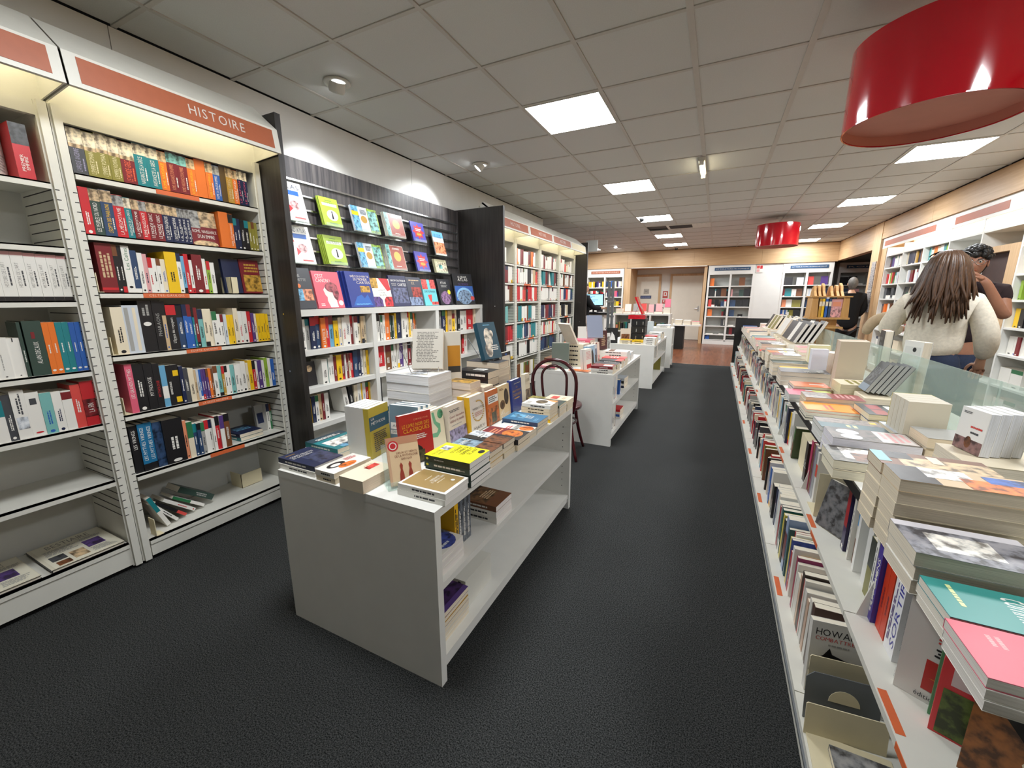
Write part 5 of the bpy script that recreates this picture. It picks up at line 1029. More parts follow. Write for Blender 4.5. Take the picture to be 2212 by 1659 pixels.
bx('kick_strip', (XBs + .006, -.6, 0), (XBs + .012, 9.2, .012), 'near_black', e); bx('front_rail', (XBs - .006, -.6, ZB0 - .034), (XBs, 9.2, ZB0 - .024), 'steel_grey', e)
bx('end_panel', (.36, 9.2, 0), (1.02, 9.24, .98), 'near_black', e)
# the other half of the island, behind the glass
bx('far_top_board', (1.035, -.6, ZG - .03), (1.24, 9.2, ZG), 'white_board', e); bx('far_body', (1.05, -.6, 0), (1.22, 9.2, ZG - .03), 'back_panel', e)
g = empty('glass_divider', (1.03, 3.5, ZG), 'greenish glass divider along the top of the shelving island', 'glass')
for a, b in [(-.5, .9), (.9, 2.25), (2.25, 3.6), (3.6, 4.95), (4.95, 5.55)]:
    bx('pane', (1.022, a + .003, ZG + .001), (1.03, b - .003, 1.055), 'glass', g)
    bx('clamp', (1.018, b - .02, ZG), (1.034, b + .02, ZG + .03), 'chrome', g)
GI = 'piles of books on top of the shelving island'
art = lambda a, b, c: [('F', 'p', 0, .0, 1, .55, a), ('F', 'p', .2, .4, 1, 1, b), ('F', 'r', .1, .62, .8, .72, c)]
I = 'on the island'
# front row, near to far (least Y upwards)
pile(f'the coral red pile at the near end {I}', .43, .80, ZG, .135, .2, '20/w 20/w 20/p', 'W', GI, .6, [('F', 'r', 0, 0, 1, 1, 'cf4a5e'), ('F', 'l', .15, .2, .4, .32, 2, 'q'), ('F', 'p', .5, .5, .98, .95, '8a3a4e')], page='ddd9d2')
pile(f'the teal pile beside the coral one {I}', .44, .945, ZG, .13, .2, '20/w 20/w 20/t', 'W', GI, .6, [('F', 'r', 0, 0, 1, 1, '3a8f88'), ('F', 't', 'commun', .15, .55, .85, .72, 'w'), ('F', 't', 'et cie', .2, .76, .7, .9, 'w'), ('F', 'l', .1, .15, .7, .22, 1, 'd8e0a0')], page='e3ddd0')
pile(f'the black and white photo pile {I}', .435, 1.09, ZG, .155, .22, '34/w 34/w 34/e', 'W', GI, .8, [('F', 'p', .18, 0, 1, 1, '8b8b92'), ('F', 'r', 0, 0, .18, 1, 'd6d2d6'), ('F', 'p', .3, .2, .8, .7, 'w')], page='dfd6c4')
pile(f'the painted art pile, tallest at the front {I}', .445, 1.26, ZG, .115, .26, '34/c 34/c 34/c 34/c 34/c 32/s', 'W', GI, .8, [('F', 'p', 0, 0, 1, .3, 'k'), ('F', 'p', 0, .25, .6, .6, 'w'), ('F', 'p', .4, .5, 1, 1, 'o'), ('F', 'p', .1, .7, .5, 1, 'b')], page='dcd0ba')
pile(f'the mixed art pile with a teal corner {I}', .445, 1.385, ZG, .115, .24, '33/c 33/c 33/c 33/c 33/c 32/m', 'W', GI, .8, [('F', 'p', .3, .2, 1, 1, 's'), ('F', 'r', 0, 0, .8, .12, '7fb5b8'), ('F', 'p', 0, .12, .5, .35, 'k'), ('F', 'r', .1, .5, .6, .6, 'c')], page='dcd0ba')
pile(f'the low leafy photo pile {I}', .428, 1.75, ZG, .18, .14, '34/c 34/d', 'W', GI, .8, [('F', 'p', 0, 0, 1, .9, '5d5a50'), ('F', 'p', .1, .3, .8, 1, 'w'), ('F', 'p', .4, .5, .9, .9, 'm')], page='e2dcc6')
pile(f'the eye photograph pile {I}', .46, 1.955, ZG, .165, .27, '30/w 30/w 34/e', 'W', GI, .6, [('F', 'p', 0, 0, 1, 1, '5a4f48'), ('F', 'e', .35, .25, .22, .14, 'u'), ('F', 'e', .75, .25, .2, .13, 'u'), ('F', 'r', .05, .58, .95, .98, 'cfc8c4'), ('F', 'l', .1, .62, .9, .95, 4, 'q')], page='e4e2ea')
pile(f'the teal banded pile with yellow print {I}', .47, 2.18, ZG, .18, .24, '26/u 26/w 22/h', 'W', GI, .6, [('F', 'r', .5, 0, 1, 1, '3c5f66'), ('F', 'p', 0, 0, .5, 1, '7a6a60'), ('F', 'l', .6, .4, .9, .6, 2, 'f0e4a0'), ('F', 'r', .1, .85, .3, .95, 'y')], page='dcdcd8')
pile(f'the orange covered pile {I}', .475, 2.56, ZG, .19, .225, '14/k 14/h 16/w 16/o', 'W', GI, .8, [('F', 'r', .03, .02, .97, .98, 'f09a2e'), ('F', 'l', .2, .4, .85, .6, 2, 'j')], page='e2dcca')
pile(f'the grey and brick red pile {I}', .50, 2.77, ZG, .16, .27, '30/c 34/c 20/e', 'W', GI, .8, [('F', 'r', 0, .45, 1, 1, '8d2f2c'), ('F', 'p', 0, 0, 1, .45, '8a8078'), ('F', 'l', .1, .55, .9, .9, 4, 'q')], page='e2cdb4')
pile(f'the pink and lime pile {I}', .455, 2.99, ZG, .19, .24, '24/u 24/u', 'W', GI, .8, [('F', 'r', 0, 0, 1, .45, 'c85a72'), ('F', 'r', 0, .6, 1, 1, 'c2cc72'), ('F', 'e', .5, .5, .35, .2, 'b06a5a')], page='cfcfca')
pile(f'the blue and orange booklet pile {I}', .50, 3.2, ZG, .18, .2, '30/c 18/b 18/o', 'W', GI, 2, [('F', 'r', 0, 0, 1, 1, 'dd7440'), ('F', 'r', .4, .5, .55, .9, 'w')])
pile(f'the charcoal pile with white print {I}', .47, 3.55, ZG, .2, .3, '34/w 34/w 34/d', 'W', GI, 1, [('F', 't', 'RYE', .5, .5, .85, .62, 'w'), ('F', 'l', .5, .75, .8, .85, 1, 'w')], page='d9cdbd')
pile(f'the yellow and blue striped pile {I}', .50, 3.78, ZG, .16, .25, '34/w 30/w 24/c', 'W', GI, 2, [('F', 'r', 0, 0, .5, 1, 'e6bf62'), ('F', 'r', .5, 0, .75, 1, '6f9ab8')])
pile(f'the grey white pile with a green booklet {I}', .46, 3.97, ZG, .19, .26, '34/u 34/u 30/w 12/h', 'W', GI, 2, [])
# second row
pile(f'the cloth grey pile behind the eye photograph {I}', .74, 1.96, ZG, .16, .22, '46/c 46/c 40/e', 'W', GI, 1, [], page='e4d3b8')
zq = ZG + .16
pile(f'the thick pile under the small white volumes {I}', .70, 1.60, ZG, .2, .24, '40/c 40/c 40/c 40/c', 'W', GI, 1, [], page='d9d0c0')
for k in range(4):
    stand('small white slipcase with a portrait in front of the white foursome' if k == 3 else f'small white volume, {ordw(4 - k)} behind the portrait slipcase', .735 + .028 * (3 - k), 1.655 + .012 * (3 - k) + .13, zq, .11, .135, .026, 'efeeea', 180 + 10, 3,
          [('F', 'p', 0, 0, 1, .3, '8a6a68'), ('F', 'q', .5, .22, .12, .14, 'm'), ('F', 'l', .5, .42, .9, .5, 1, 'd'), ('F', 'l', .45, .55, .9, .63, 1, 'j'), ('F', 'l', .08, .86, .4, .92, 2, 'd')] if k == 3 else [], group=GI, page='e6e8ee')
pile(f'the dark green and red photo pile {I}', .70, 2.45, ZG, .24, .27, '34/c 26/b 30/h', 'W', GI, .8, [('F', 'r', 0, 0, 1, 1, '2c2f2b'), ('F', 'p', .0, .55, 1, 1, '2f5a3a'), ('F', 'r', .1, .4, .9, .5, 'd8d8cf'), ('F', 'r', .1, .12, .5, .32, '9a2a26'), ('F', 'r', .55, .12, .95, .32, '9a3a2a')], page='e6d8bc')
pile(f'the pale pile behind the teal band {I}', .72, 2.19, ZG, .18, .09, '40/u 40/u', 'W', GI, 1, [])
for k in range(5):
    stand('dark grey leaning paperback with faded letters, foremost of five' if k == 4 else f'grey leaning paperback, {ordw(5 - k)} of the leaning five', .80 + .024 * (4 - k), 2.93 + .13, ZG + .095 + .002 * k, .13, .185, .02, '53585c', 180, 28, [('F', 't', 'REMI', .1, .62, .9, .8, '8a9094'), ('F', 'r', 0, 0, 1, .22, '8fa0b0'), ('F', 'p', .1, .3, .9, .6, '6a7074')] if k == 4 else [], group=GI, page='b9bcba')
pile(f'the low riser pile under the leaning five {I}', .78, 2.83, ZG, .2, .22, '46/c 46/c', 'W', GI, 1, [])
pile(f'the cream twin pile {I}', .72, 3.07, ZG, .2, .24, '60/c 60/c', 'W', GI, 1, [('F', 'l', .1, .2, .9, .8, 4, 'z')], page='e0d3b4')
for k in range(4):
    stand('yellow spined paperback standing against the glass' if k == 3 else f'pale paperback, {ordw(4 - k)} from the yellow spined one', .86 + .0, 2.2 + .045 * k, ZG, .13, .225, .042, 'ddd3bd' if k < 3 else 'e0cf5a', 92, 2, [], group=GI, page='d9d3c4', spine='e0cf5a' if k == 3 else 'd6c6c0')
stand('tall dark brown hardback leaning at the picture edge', .84, 1.62, ZG + .165, .2, .3, .035, '4a4434', 200, 24, [('F', 'q', .5, .5, .35, .25, '8a7a40'), ('F', 'l', .3, .6, .8, .75, 2, 'i'), ('F', 'l', .3, .3, .8, .4, 1, 'c')], hard=True, group=GI)
stand('thick book with a grid of dark squares on its spine', .885, 3.42, ZG, .15, .36, .09, 'd9cdb8', 92, 4, [('S', 'r', .08, .03 + .085 * q, .92, .09 + .085 * q, '6f6a64') for q in range(11)], hard=True, group=GI, spine='e6e0cc', page='d2c2b0')
stand('salmon pink book with fruit prints standing against the glass', .84, 3.86, ZG, .15, .26, .055, 'd99a80', 165, 6, [('F', 'l', .15, .55, .85, .85, 6, '9a5a48'), ('F', 'q', .3, .38, .12, .08, 'r'), ('F', 'q', .7, .3, .12, .1, '7a4a3a'), ('F', 'q', .5, .12, .3, .1, 'm')], hard=True, group=GI)
stand('brown striped book with a white spine beside the fruit book', .82, 4.02, ZG, .16, .22, .05, '8a6a54', 165, 4, [('S', 'r', 0, 0, 1, 1, 'e8e2d4'), ('F', 'l', .05, .05, .95, .95, 12, '6a4a38', 1)], hard=True, group=GI)
for k in range(2): stand(f'small white and violet volume, {ordw(k + 1)} before the fruit book', .74, 3.62 + .032 * k, ZG + .122, .1, .15, .026, 'e4e4f0', 100, 0, [('S', 'r', 0, 0, .2, 1, 'v')], group=GI, page='eef0f6')
stand('cream book with a tan board against the glass further on', .88, 4.3, ZG, .15, .24, .06, 'e6dcae', 95, 2, [('F', 'r', .3, 0, 1, 1, 'c9b8a8')], group=GI)
stand('white framed book on the far side of the glass', 1.12, 3.55, ZG, .16, .36, .05, 'e9e7e2', 195, 2, [('F', 'r', .08, .05, .92, .9, 'd8d6d2'), ('F', 'q', .6, .85, .1, .04, 'k')], hard=True, group=GI)
stand('black and salmon book standing on the far side of the glass', 1.12, 3.98, ZG, .17, .40, .05, '2c2d31', 172, 0, [('F', 'l', .1, .1, .9, .9, 8, '6a6c70'), ('S', 'r', 0, 0, 1, 1, 'e0ac92'), ('S', 't', 'M', .25, .12, .75, .2, 'k')], hard=True, group=GI, spine='e0ac92')
stand('white book on the far side of the glass at the picture edge', 1.1, 2.2, ZG + .1, .15, .25, .1, 'e9e6da', 190, 2, [], hard=True, group=GI)
pile('the white pile supporting the edge book beyond the glass', 1.06, 2.02, ZG, .2, .2, '50/w 50/w', 'W', GI, 0)
# further along the island: piles and leaning rows
rnd = random.Random(11)
y = 4.2; kk = 0
while y < 9.0:
    wd = rnd.uniform(.15, .2); kk += 1
    n = rnd.randint(2, 4); sp = ' '.join(f"{rnd.randint(22, 36)}/{rnd.choice('wwcuuqsew')}" for _ in range(n)) + f" {rnd.randint(16, 26)}/{rnd.choice('dejokbnRyqwt')}"
    zt_ = ZG
    lab = f"{ordw(kk)} front pile after the green booklet {I}"
    if kk < 9: pile(lab, .46 + rnd.uniform(0, .03), y, ZG, wd, rnd.uniform(.2, .25), sp, 'W', GI, 2, art(rnd.choice('dejokbnR'), rnd.choice('wcus'), rnd.choice('wyj')))
    else:
        for q, s in enumerate(sp.split()):
            th, col = s.split('/'); far.book(TR(.47, y + wd, zt_) @ FLAT_W, wd, .22, float(th) / 1000, col); zt_ += float(th) / 1000
    y += wd + .012
y = 4.45; kk = 0
while y < 8.6:
    wd = rnd.uniform(.14, .2); kk += 1; n = rnd.randint(3, 5); zt_ = ZG
    if rnd.random() < .5 and y > 4.8:
        col = rnd.choice('wuecqszw'); m = rnd.randint(3, 5)
        for q in range(m):
            lab = f"{CNAME[col]} book {ordw(q + 1)} in {ordw(kk)} leaning group, second row {I}"
            M = TR(.74 + .05 * q, y + .15, ZG + .16) @ RZ(185) @ RY(-26) @ TR(-.03, 0, .014)
            if y < 5.6: book(lab, M, .14, .22 + .01 * q, .03, rnd.choice(col + 'wk'), group=GI, page='e6e0d6')
            else: far.book(M, .14, .22, .03, rnd.choice(col + 'wk'))
        for q in range(3): far.book(TR(.72, y + .17, ZG + .05 * q) @ FLAT_W, .17, .26, .05, 'c')
        y += .2
    else:
        for q in range(n):
            th = rnd.uniform(.03, .045); far.book(TR(.72, y + wd, zt_) @ FLAT_W, wd, .22, th, rnd.choice('wwcuseq')); zt_ += th
        y += wd + .015
# middle shelf, spines to the aisle (near end on the viewer's right)
GM = 'books on the middle shelf of the island'
wrr = [('F', 't', 'La', .3, .82, .45, .89, 'k'), ('F', 't', 'Warrior', .28, .73, .95, .81, 'k'), ('F', 'l', .3, .64, .95, .71, 2, 'j'), ('F', 'l', .3, .5, .98, .6, 3, 'k'), ('F', 'r', .25, .13, .98, .45, 'b3261e')] + \
      [('F', 'g', [(.64 + .05 * math.cos(a + .35), .27 + .035 * math.sin(a + .35)), (.64 + .34 * math.cos(a), .27 + .16 * math.sin(a)), (.64 + .05 * math.cos(a - .35), .27 + .035 * math.sin(a - .35))], 'e8b51c') for a in [k * math.pi / 6 for k in range(12)]] + \
      [('F', 'e', .64, .27, .12, .06, 'e8b51c'), ('F', 'q', .66, .26, .09, .05, '5a3418'), ('F', 't', "éditions de l'éclat", .2, .04, .75, .09, 'k'), ('S', 't', 'La National Warrior Society', .3, .35, .7, .9, 'k', 1), ('S', 't', 'l’éclat', .3, .04, .7, .16, 'k', 1)]
def mid(lab, y, col, t, h, D=(), out=.04, yaw=0, w=.17, hard=False, lean=0, spine=None):
    M = TR(XM + out, y + t, ZM + .0008) @ RZ(-90 + yaw) @ RY(lean)
    book(lab, M, w, h, t, col, dec=D, group=GM, hard=hard, spine=spine)
mid('brown hardback with big letters at the near end of the middle shelf', .985, '6a4020', .03, .255, [('F', 'p', 0, 0, 1, 1, '8a5426'), ('F', 't', 'A', .5, .42, .62, .5, 'c'), ('F', 't', 'CO', .42, .3, .66, .39, 'c'), ('F', 't', 'IN', .5, .19, .7, .28, 'c'), ('S', 't', 'CONTINENT INDIEN', .25, .1, .75, .85, 'c', 1)], out=.105, yaw=-30, hard=True, spine='4a4a48')
mid('coral red spined paperback on the middle shelf', 1.062, 'd8383c', .034, .235, [('F', 'r', .1, .55, 1, .95, 'e2c9c6'), ('F', 't', 'LES', .3, .8, .6, .88, 'd'), ('F', 't', "D'A", .3, .7, .65, .78, 'd'), ('F', 't', 'DU', .3, .6, .55, .68, 'd'), ('F', 'p', .05, .02, 1, .5, '5a6a2a'), ('S', 'l', .3, .3, .7, .8, 2, 'q', 1)], out=.085, yaw=-24)
mid('green backed thin book behind the coral red one', 1.108, '5a9a6a', .012, .245, [], out=.09, yaw=-22)
mid('white book with a red sun picture on the middle shelf', 1.165, 'd3d0ca', .026, .252, wrr, out=.055, yaw=-30, w=.18, spine='eceae4')
mid('white book with large violet letters on the middle shelf', 1.25, 'e4e4e6', .06, .245, [('S', 't', 'SORTIR', .5, .12, .9, .92, '3a3a9a', 1), ('S', 'l', .12, .1, .35, .9, 2, 'v', 1)], out=.062)
for k in range(2): mid(f'bright red orange book, {ordw(k + 1)} of two on the middle shelf', 1.325 + .032 * k, 'c93a12', .031, .232, [('S', 'l', .3, .3, .7, .6, 1, 'R', 1), ('F', 'r', 0, 0, 1, 1, 'c03a14')], out=.065)
mid('white and violet book with slanting letters on the middle shelf', 1.395, '4a3a94', .03, .25, [('S', 'l', .25, .1, .75, .9, 1, 'w', 1), ('S', 't', 'CITOYENS', .2, .2, .8, .8, 'w', 1)], out=.055)
mid('thin white spined book beside the violet one', 1.43, 'e9e9e4', .018, .25, [('S', 'l', .3, .1, .6, .9, 1, 'd', 1)], out=.055)
for k, (y, c, t, h, D, lab) in enumerate([(1.50, '7a7632', .05, .20, [('S', 'r', 0, .5, 1, 1, '2c332a')], 'olive and black thick book on the middle shelf'), (1.575, 'dcdcd8', .04, .23, [('F', 'l', .3, .7, .9, .9, 3, 'd')], 'pale grey book on the middle shelf under the leafy pile'),
    (1.66, 'e6e6e2', .02, .25, [], 'white thin book next to the pale grey one'), (1.69, 'd8d4cc', .03, .245, [('S', 'p', 0, 0, 1, .4, 'm'), ('S', 'r', 0, .6, 1, 1, '3a8ac0')], 'sky blue and brown photo spine on the middle shelf'), (1.735, 'e2dfd6', .016, .24, [('S', 'l', .3, .1, .7, .9, 1, 'd', 1)], 'ivory thin spine on the middle shelf'),
    (1.76, 'a8a832', .024, .21, [('S', 'r', 0, .5, 1, 1, '4a4c50')], 'mustard and grey spine on the middle shelf'), (1.79, '2a2450', .034, .235, [('S', 'r', 0, .4, 1, 1, 'a01c22'), ('S', 'g', [(.5, .12), (.6, .08), (.8, .08), (.65, .05), (.7, 0), (.5, .03), (.3, 0), (.35, .05), (.2, .08), (.4, .08)], 'w')], 'red to navy spine with a white star on the middle shelf')]):
    mid(lab, y, c, t, h, D, out=.075 + .01 * (k % 2))
stand('dark city photograph book facing out beside the cream card', .455, 1.985, ZM, .17, .2, .02, '4a4a4c', -150, 12, [('F', 'p', 0, 0, 1, 1, '6a6a6c')], group=GM)
e = bookend(.58, 2.05, ZM, 'cream card bookend behind the city photograph book', .14, .2, .12)
for k, (y, c, t, h, D, lab) in enumerate([(2.20, 'd9d6d0', .03, .24, [('S', 'r', 0, .5, 1, .75, 'd8432c')], 'white spine with red patch after the cream card'), (2.235, '8f9296', .04, .25, [], 'grey thick spine after the cream card'), (2.28, '8a6a8a', .012, .25, [], 'thin mauve spine after the cream card'), (2.295, '6a4a30', .03, .25, [('S', 'p', 0, 0, 1, 1, 'm')], 'brown mask photo spine after the cream card'),
    (2.34, 'b3315a', .036, .25, [('S', 'l', .4, .2, .6, .5, 1, 'q', 1)], 'raspberry pink spine on the middle shelf'), (2.43, '2a241e', .05, .21, [('S', 'r', 0, .35, 1, .37, 'w'), ('S', 't', 'Sir', .2, .4, .8, .55, 'w'), ('S', 't', 'N', .3, .1, .7, .3, 'm')], 'black and brown box spine on the middle shelf')]):
    mid(lab, y, c, t, h, D, out=.05)
e = empty('card_box', (.62, 2.6, ZM), 'cream cardboard box on the middle shelf', 'box')
bx('front_board', (.50, 2.52, ZM + .001), (.505, 2.72, ZM + .19), 'cream_card', e); bx('side_board', (.505, 2.52, ZM + .001), (.70, 2.525, ZM + .19), 'cream_card', e); bx('top_board', (.505, 2.525, ZM + .186), (.70, 2.72, ZM + .19), 'cream_card', e)
bx('far_board', (.505, 2.715, ZM + .001), (.70, 2.72, ZM + .186), 'cream_card', e)
book('dark green and brown book tilted in the cream box corner', TR(.475, 2.82, ZM + .001) @ RZ(-90) @ TR(0, 0, .007) @ RY(12), .16, .2, .03, '3a4a22', dec=[('S', 'p', 0, 0, 1, .5, 'm'), ('S', 'r', 0, .6, 1, .9, '3f6a2c')], group=GM)
shelf_row('w20/230 y24/220 w16/235 v14/225 k22/240 c18/235 e26/230 -20 w20/230 y22/230 n24/240 c20/230 w24/240 l20/235 w22/235 k24/240 w18/230 u26/235 w20/230 -30 n26/235 y24/215 w20/235 w24/235', -3.95, -2.95, right_frame(XM + .045, ZM), 'island middle shelf past the cream box', GM, .16, jit=.02)
for y in [4.0 + .0]:
    yy_ = 4.0
    while yy_ < 9.1:
        t = rnd.uniform(.014, .04); far.book(TR(XM + .05, yy_ + t, ZM) @ RZ(-90), .15, rnd.uniform(.18, .25), t - .001, rnd.choice('wwcukndyRte'), [('S', 'r', 0, .6, 1, .8, rnd.choice('wkrn'))]); yy_ += t + (.05 if rnd.random() < .06 else 0)
# base shelf
GX_ = 'books on the base shelf of the island'
def low(lab, y, col, t, h, D=(), out=.03, w=.17, yaw=0, hard=False, front=None):
    M = TR(XBs + out, y + t, ZB0 + .0008) @ RZ(-90 + yaw)
    book(lab, M, w, h, t, col, dec=D, group=GX_, hard=hard, front=front)
stand('white combat paperback facing the camera behind a cream plate', .372, 1.435, ZB0, .155, .255, .024, 'dedbd4', -84, 4, [('F', 't', 'HOWARD', .08, .82, .9, .91, 'k'), ('F', 't', 'COMBATTRE LE', .08, .75, .9, .8, 'j'), ('F', 'l', .3, .68, .8, .72, 1, 'e'), ('F', 'g', [(.02, .3), (.05, .45), (.25, .55), (.35, .66), (.4, .58), (.7, .52), (.98, .3)], 'k')], group=GX_)
e = empty('metal_bin', (.45, 1.35, ZB0), 'pale cream and grey metal bin dividers on the base shelf', 'bin')
P_ = lambda w, h, r: [(0, 0), (w, 0), (w, h - r), (w - r, h), (r, h), (0, h - r)]
Mb = lambda x, y, a: TR(x, y, ZB0 + .001) @ RZ(6) @ RX(a)
MB().prism(P_(.17, .165, .004), 0, .003, 'y').build('cream_plate', 'cream_card', e, Mb(.368, 1.395, -3))
MB().prism(P_(.19, .155, .02), 0, .003, 'y').build('grey_plate', 'steel_grey', e, Mb(.352, 1.325, -8))
MB().prism([(.1 + .04 * math.cos(k * math.pi / 10), .075 + .04 * math.sin(k * math.pi / 10)) for k in range(11)], -.0012, 0, 'y').build('plate_sticker', 'cream_card', e, Mb(.352, 1.325, -8))
MB().prism(P_(.20, .10, .004), 0, .003, 'y').build('low_plate', 'cream_card', e, Mb(.346, 1.27, -6))
MB().box((0, 0, 0), (.2, .2, .003)).build('bin_floor', 'cream_card', e, TR(.352, 1.08, ZB0 + .001))
book('grey marbled folder lying in the cream bin', TR(.40, 1.24, ZB0 + .006) @ FLAT_W, .15, .2, .018, '5f6062', dec=[('F', 'p', 0, 0, 1, 1, '8a8a8a')], group=GX_)
seq = [(1.49, 'd9cbb8', .03, .2, [], 'sand cover right behind the combat paperback'), (1.53, '4a2f26', .03, .25, [], 'dark brown tall cover near the combat paperback'), (1.57, 'd8d4cc', .03, .24, [('F', 'r', 0, .5, 1, 1, 'e6e2da')], 'white cover near the dark brown one'), (1.61, 'c9a890', .025, .21, [], 'peach cover in the near base shelf'), (1.65, 'dcdad4', .03, .22, [], 'off-white cover in the near base shelf'), (1.69, 'dcd8d0', .02, .24, [('S', 'r', 0, 0, .3, 1, 'j')], 'white and red edged spine behind the combat paperback'), (1.715, '3a2a22', .03, .25, [], 'dark brown cover behind the combat paperback'), (1.75, 'd9b9a0', .02, .22, [], 'peach spine next to the dark brown cover'), (1.775, 'e4e0d6', .05, .19, [('F', 'g', [(.3, .6), (.7, .6), (.5, .85)], 'r')], 'ivory book with a red triangle on the base shelf'),
       (1.83, 'dedad2', .02, .22, [], 'white thin spine beside the red triangle book'), (1.853, '8a2a5a', .022, .235, [('S', 'r', .5, 0, 1, 1, 'b02a40')], 'magenta and red spine on the base shelf'), (1.878, 'e2e0da', .018, .21, [], 'off-white thin spine on the base shelf'), (1.898, 'd9ac1c', .016, .215, [], 'yellow thin spine on the base shelf'), (1.916, '2f2a24', .012, .2, [], 'black slim spine beside the yellow one'),
       (1.93, 'e6e4de', .03, .23, [], 'white broad spine on the base shelf'), (1.963, 'b3202c', .026, .19, [('S', 'l', .3, .2, .7, .7, 1, 'w', 1)], 'crimson short spine on the base shelf'), (1.992, '2c3a78', .02, .235, [('F', 'p', 0, 0, 1, 1, '3a4a90')], 'dark blue starry cover on the base shelf'), (2.015, 'd9c862', .022, .23, [], 'pale yellow spine on the base shelf'), (2.04, 'e8e6e0', .014, .24, [('S', 'l', .3, .1, .7, .6, 1, 'k', 1)], 'white narrow spine with black print on the base shelf'),
       (2.056, 'c2303a', .018, .24, [('S', 'l', .3, .1, .7, .8, 1, 'w', 1)], 'tall red spine with white print on the base shelf'), (2.077, '2f5a5f', .022, .24, [], 'dark teal spine on the base shelf'), (2.115, '8fa2c0', .05, .27, [('F', 'r', 0, 0, 1, .25, '3a4a64'), ('S', 'p', 0, .2, 1, .7, 'R')], 'steel blue big album with a street photo on the base shelf'),
       (2.19, '2a2b28', .03, .225, [('F', 'p', 0, 0, 1, 1, '5a5a50')], 'black stone-patterned cover on the base shelf'), (2.225, 'd2c254', .03, .235, [], 'mustard yellow cover on the base shelf'), (2.27, '1f5a58', .03, .24, [('S', 'r', 0, 0, 1, .3, 'w')], 'dark green and white cover on the base shelf'), (2.31, '9a9a98', .025, .24, [('F', 'p', 0, 0, 1, 1, 'e')], 'grey photo cover on the base shelf'), (2.345, 'a01c24', .022, .22, [], 'dark red cover on the base shelf'), (2.375, 'e2e6e0', .05, .225, [], 'white block of pages on the base shelf')]
for y, c, t, h, D, lab in seq: low(lab, y, c, t, h, D, out=.045 + (.02 if t < .02 else 0))
shelf_row('l16/230 x14/235 w16/225 j18/240 r16/240 w20/220 z22/230 k16/200 s26/225 m14/235 -30 w40/200 r28/240 k12/230 e30/220 s20/225 -60 b28/235 w36/235 -20 s30/160 k40/200 w30/220 n26/220 u30/225 w30/230 c26/235', -3.5, -2.44, right_frame(XBs + .05, ZB0), 'island base shelf past the white block', GX_, .16, jit=.03)
yy_ = 3.52
while yy_ < 9.1:
    t = rnd.uniform(.014, .045); far.book(TR(XBs + .05 + rnd.uniform(0, .03), yy_ + t, ZB0) @ RZ(-90), .15, rnd.uniform(.17, .25), t - .001, rnd.choice('wwcukndrRtese'), [('S', 'r', 0, .6, 1, .8, rnd.choice('wkrn'))]); yy_ += t + (.06 if rnd.random() < .06 else 0)
pm('niche_dark', '3a2018', .6, 8, .1)
emis('tube_bright', 'fff6e0', 30.0)
# ------------------------------------------------------------------ lit shelving on the right wall
rx = 2.75
ZR = [2.13, 1.90, 1.61, 1.345, 1.06, .78, .45, .12]
e = empty('wall_shelving', (2.95, 7.4, 0), 'bright white built-in wall shelving with brown sign strips', 'shelving')
divs = [10.2 - .79 * k for k in range(9)]
for y in divs: bx('divider', (rx, y - .014, .05), (3.10, y + .014, 2.27), 'white_board', e)
bx('back_panel', (3.10, divs[-1], .05), (3.118, 10.2, 2.46), 'white_board', e)
hd = bx('header', (rx - .012, divs[-1], 2.27), (rx + .012, 10.45, 2.455), 'white_board', e)
for a, b in ((8.3, 10.35), (6.6, 7.75), (4.2, 6.2)):
    bx('sign_strip', (rx - .0145, a, 2.31), (rx - .012, b, 2.40), 'sign_brown', hd)
bx('oak_side', (rx - .01, 10.214, 0), (3.10, 10.458, 2.27), 'oak_vertical', e)
bx('plinth', (rx + .01, divs[-1], 0), (rx + .03, 10.2, .1), 'white_board', e)
MB().tube([(rx + .1, divs[-1] + .1, 2.36), (rx + .1, 10.1, 2.36)], .013, 8).build('strip_lamp', 'tube_bright', e)
rtok = {0: ['', 'R20/190 n20/200 v30/190 w24/200 w24/195 u20/190 w30/185', 'r30/180 w26/210 k16/200 G14/200 c24/205 j12/200 g60/200F w20/200 u30/205 R40/200', 'd60/200 w30/60 w60/60', 'm24/190 o24/200 o24/200 w20/200 m20/190', 'w30/200 c20/190 k20/200', 'w20/200 e20/190'],
        1: ['', 'c20/200 n30/195 n60/205 c24/205 i20/200 n30/200 m20/200', 'h60/200F w40/210 u30/205 R60/200', 'k80/200F w30/100', 'w20/200 m30/190 e30/200', 'w30/190 R20/190 w20/190', 'c20/190'],
        2: ['', 't24/205 a20/200 c30/210 o40/200 c40/205 w40/200 t30/210 G16/205', 'w30/205 c30/200 R20/200', 'w40/190 k30/190', 'r20/190 w30/200', 'c20/190', 'w20/190'],
        3: ['', '', 'w30/200 e30/190', 'w30/190 m20/190', 'w30/190', 'r20/190', ''], 5: ['', 'r30/200 w20/190 b20/200', 'c26/190 s30/190 r36/210 r30/210', 'G20/230 k80/210F y30/200', 'y20/200 k20/190 k30/195 z20/190 y16/190 k20/190', 'w30/190 w20/190 R16/190 w20/190', 'w30/190'],
        6: ['', 'w30/200', 'r36/210 c30/190', 'k80/210F w20/190', 'y20/200 k20/190 k30/195', 'w30/190 w20/190', 'w30/190'], 7: ['', 'w30/190', 'r30/200', 'k40/200', 'c30/200', 'w30/190', 'w30/190']}
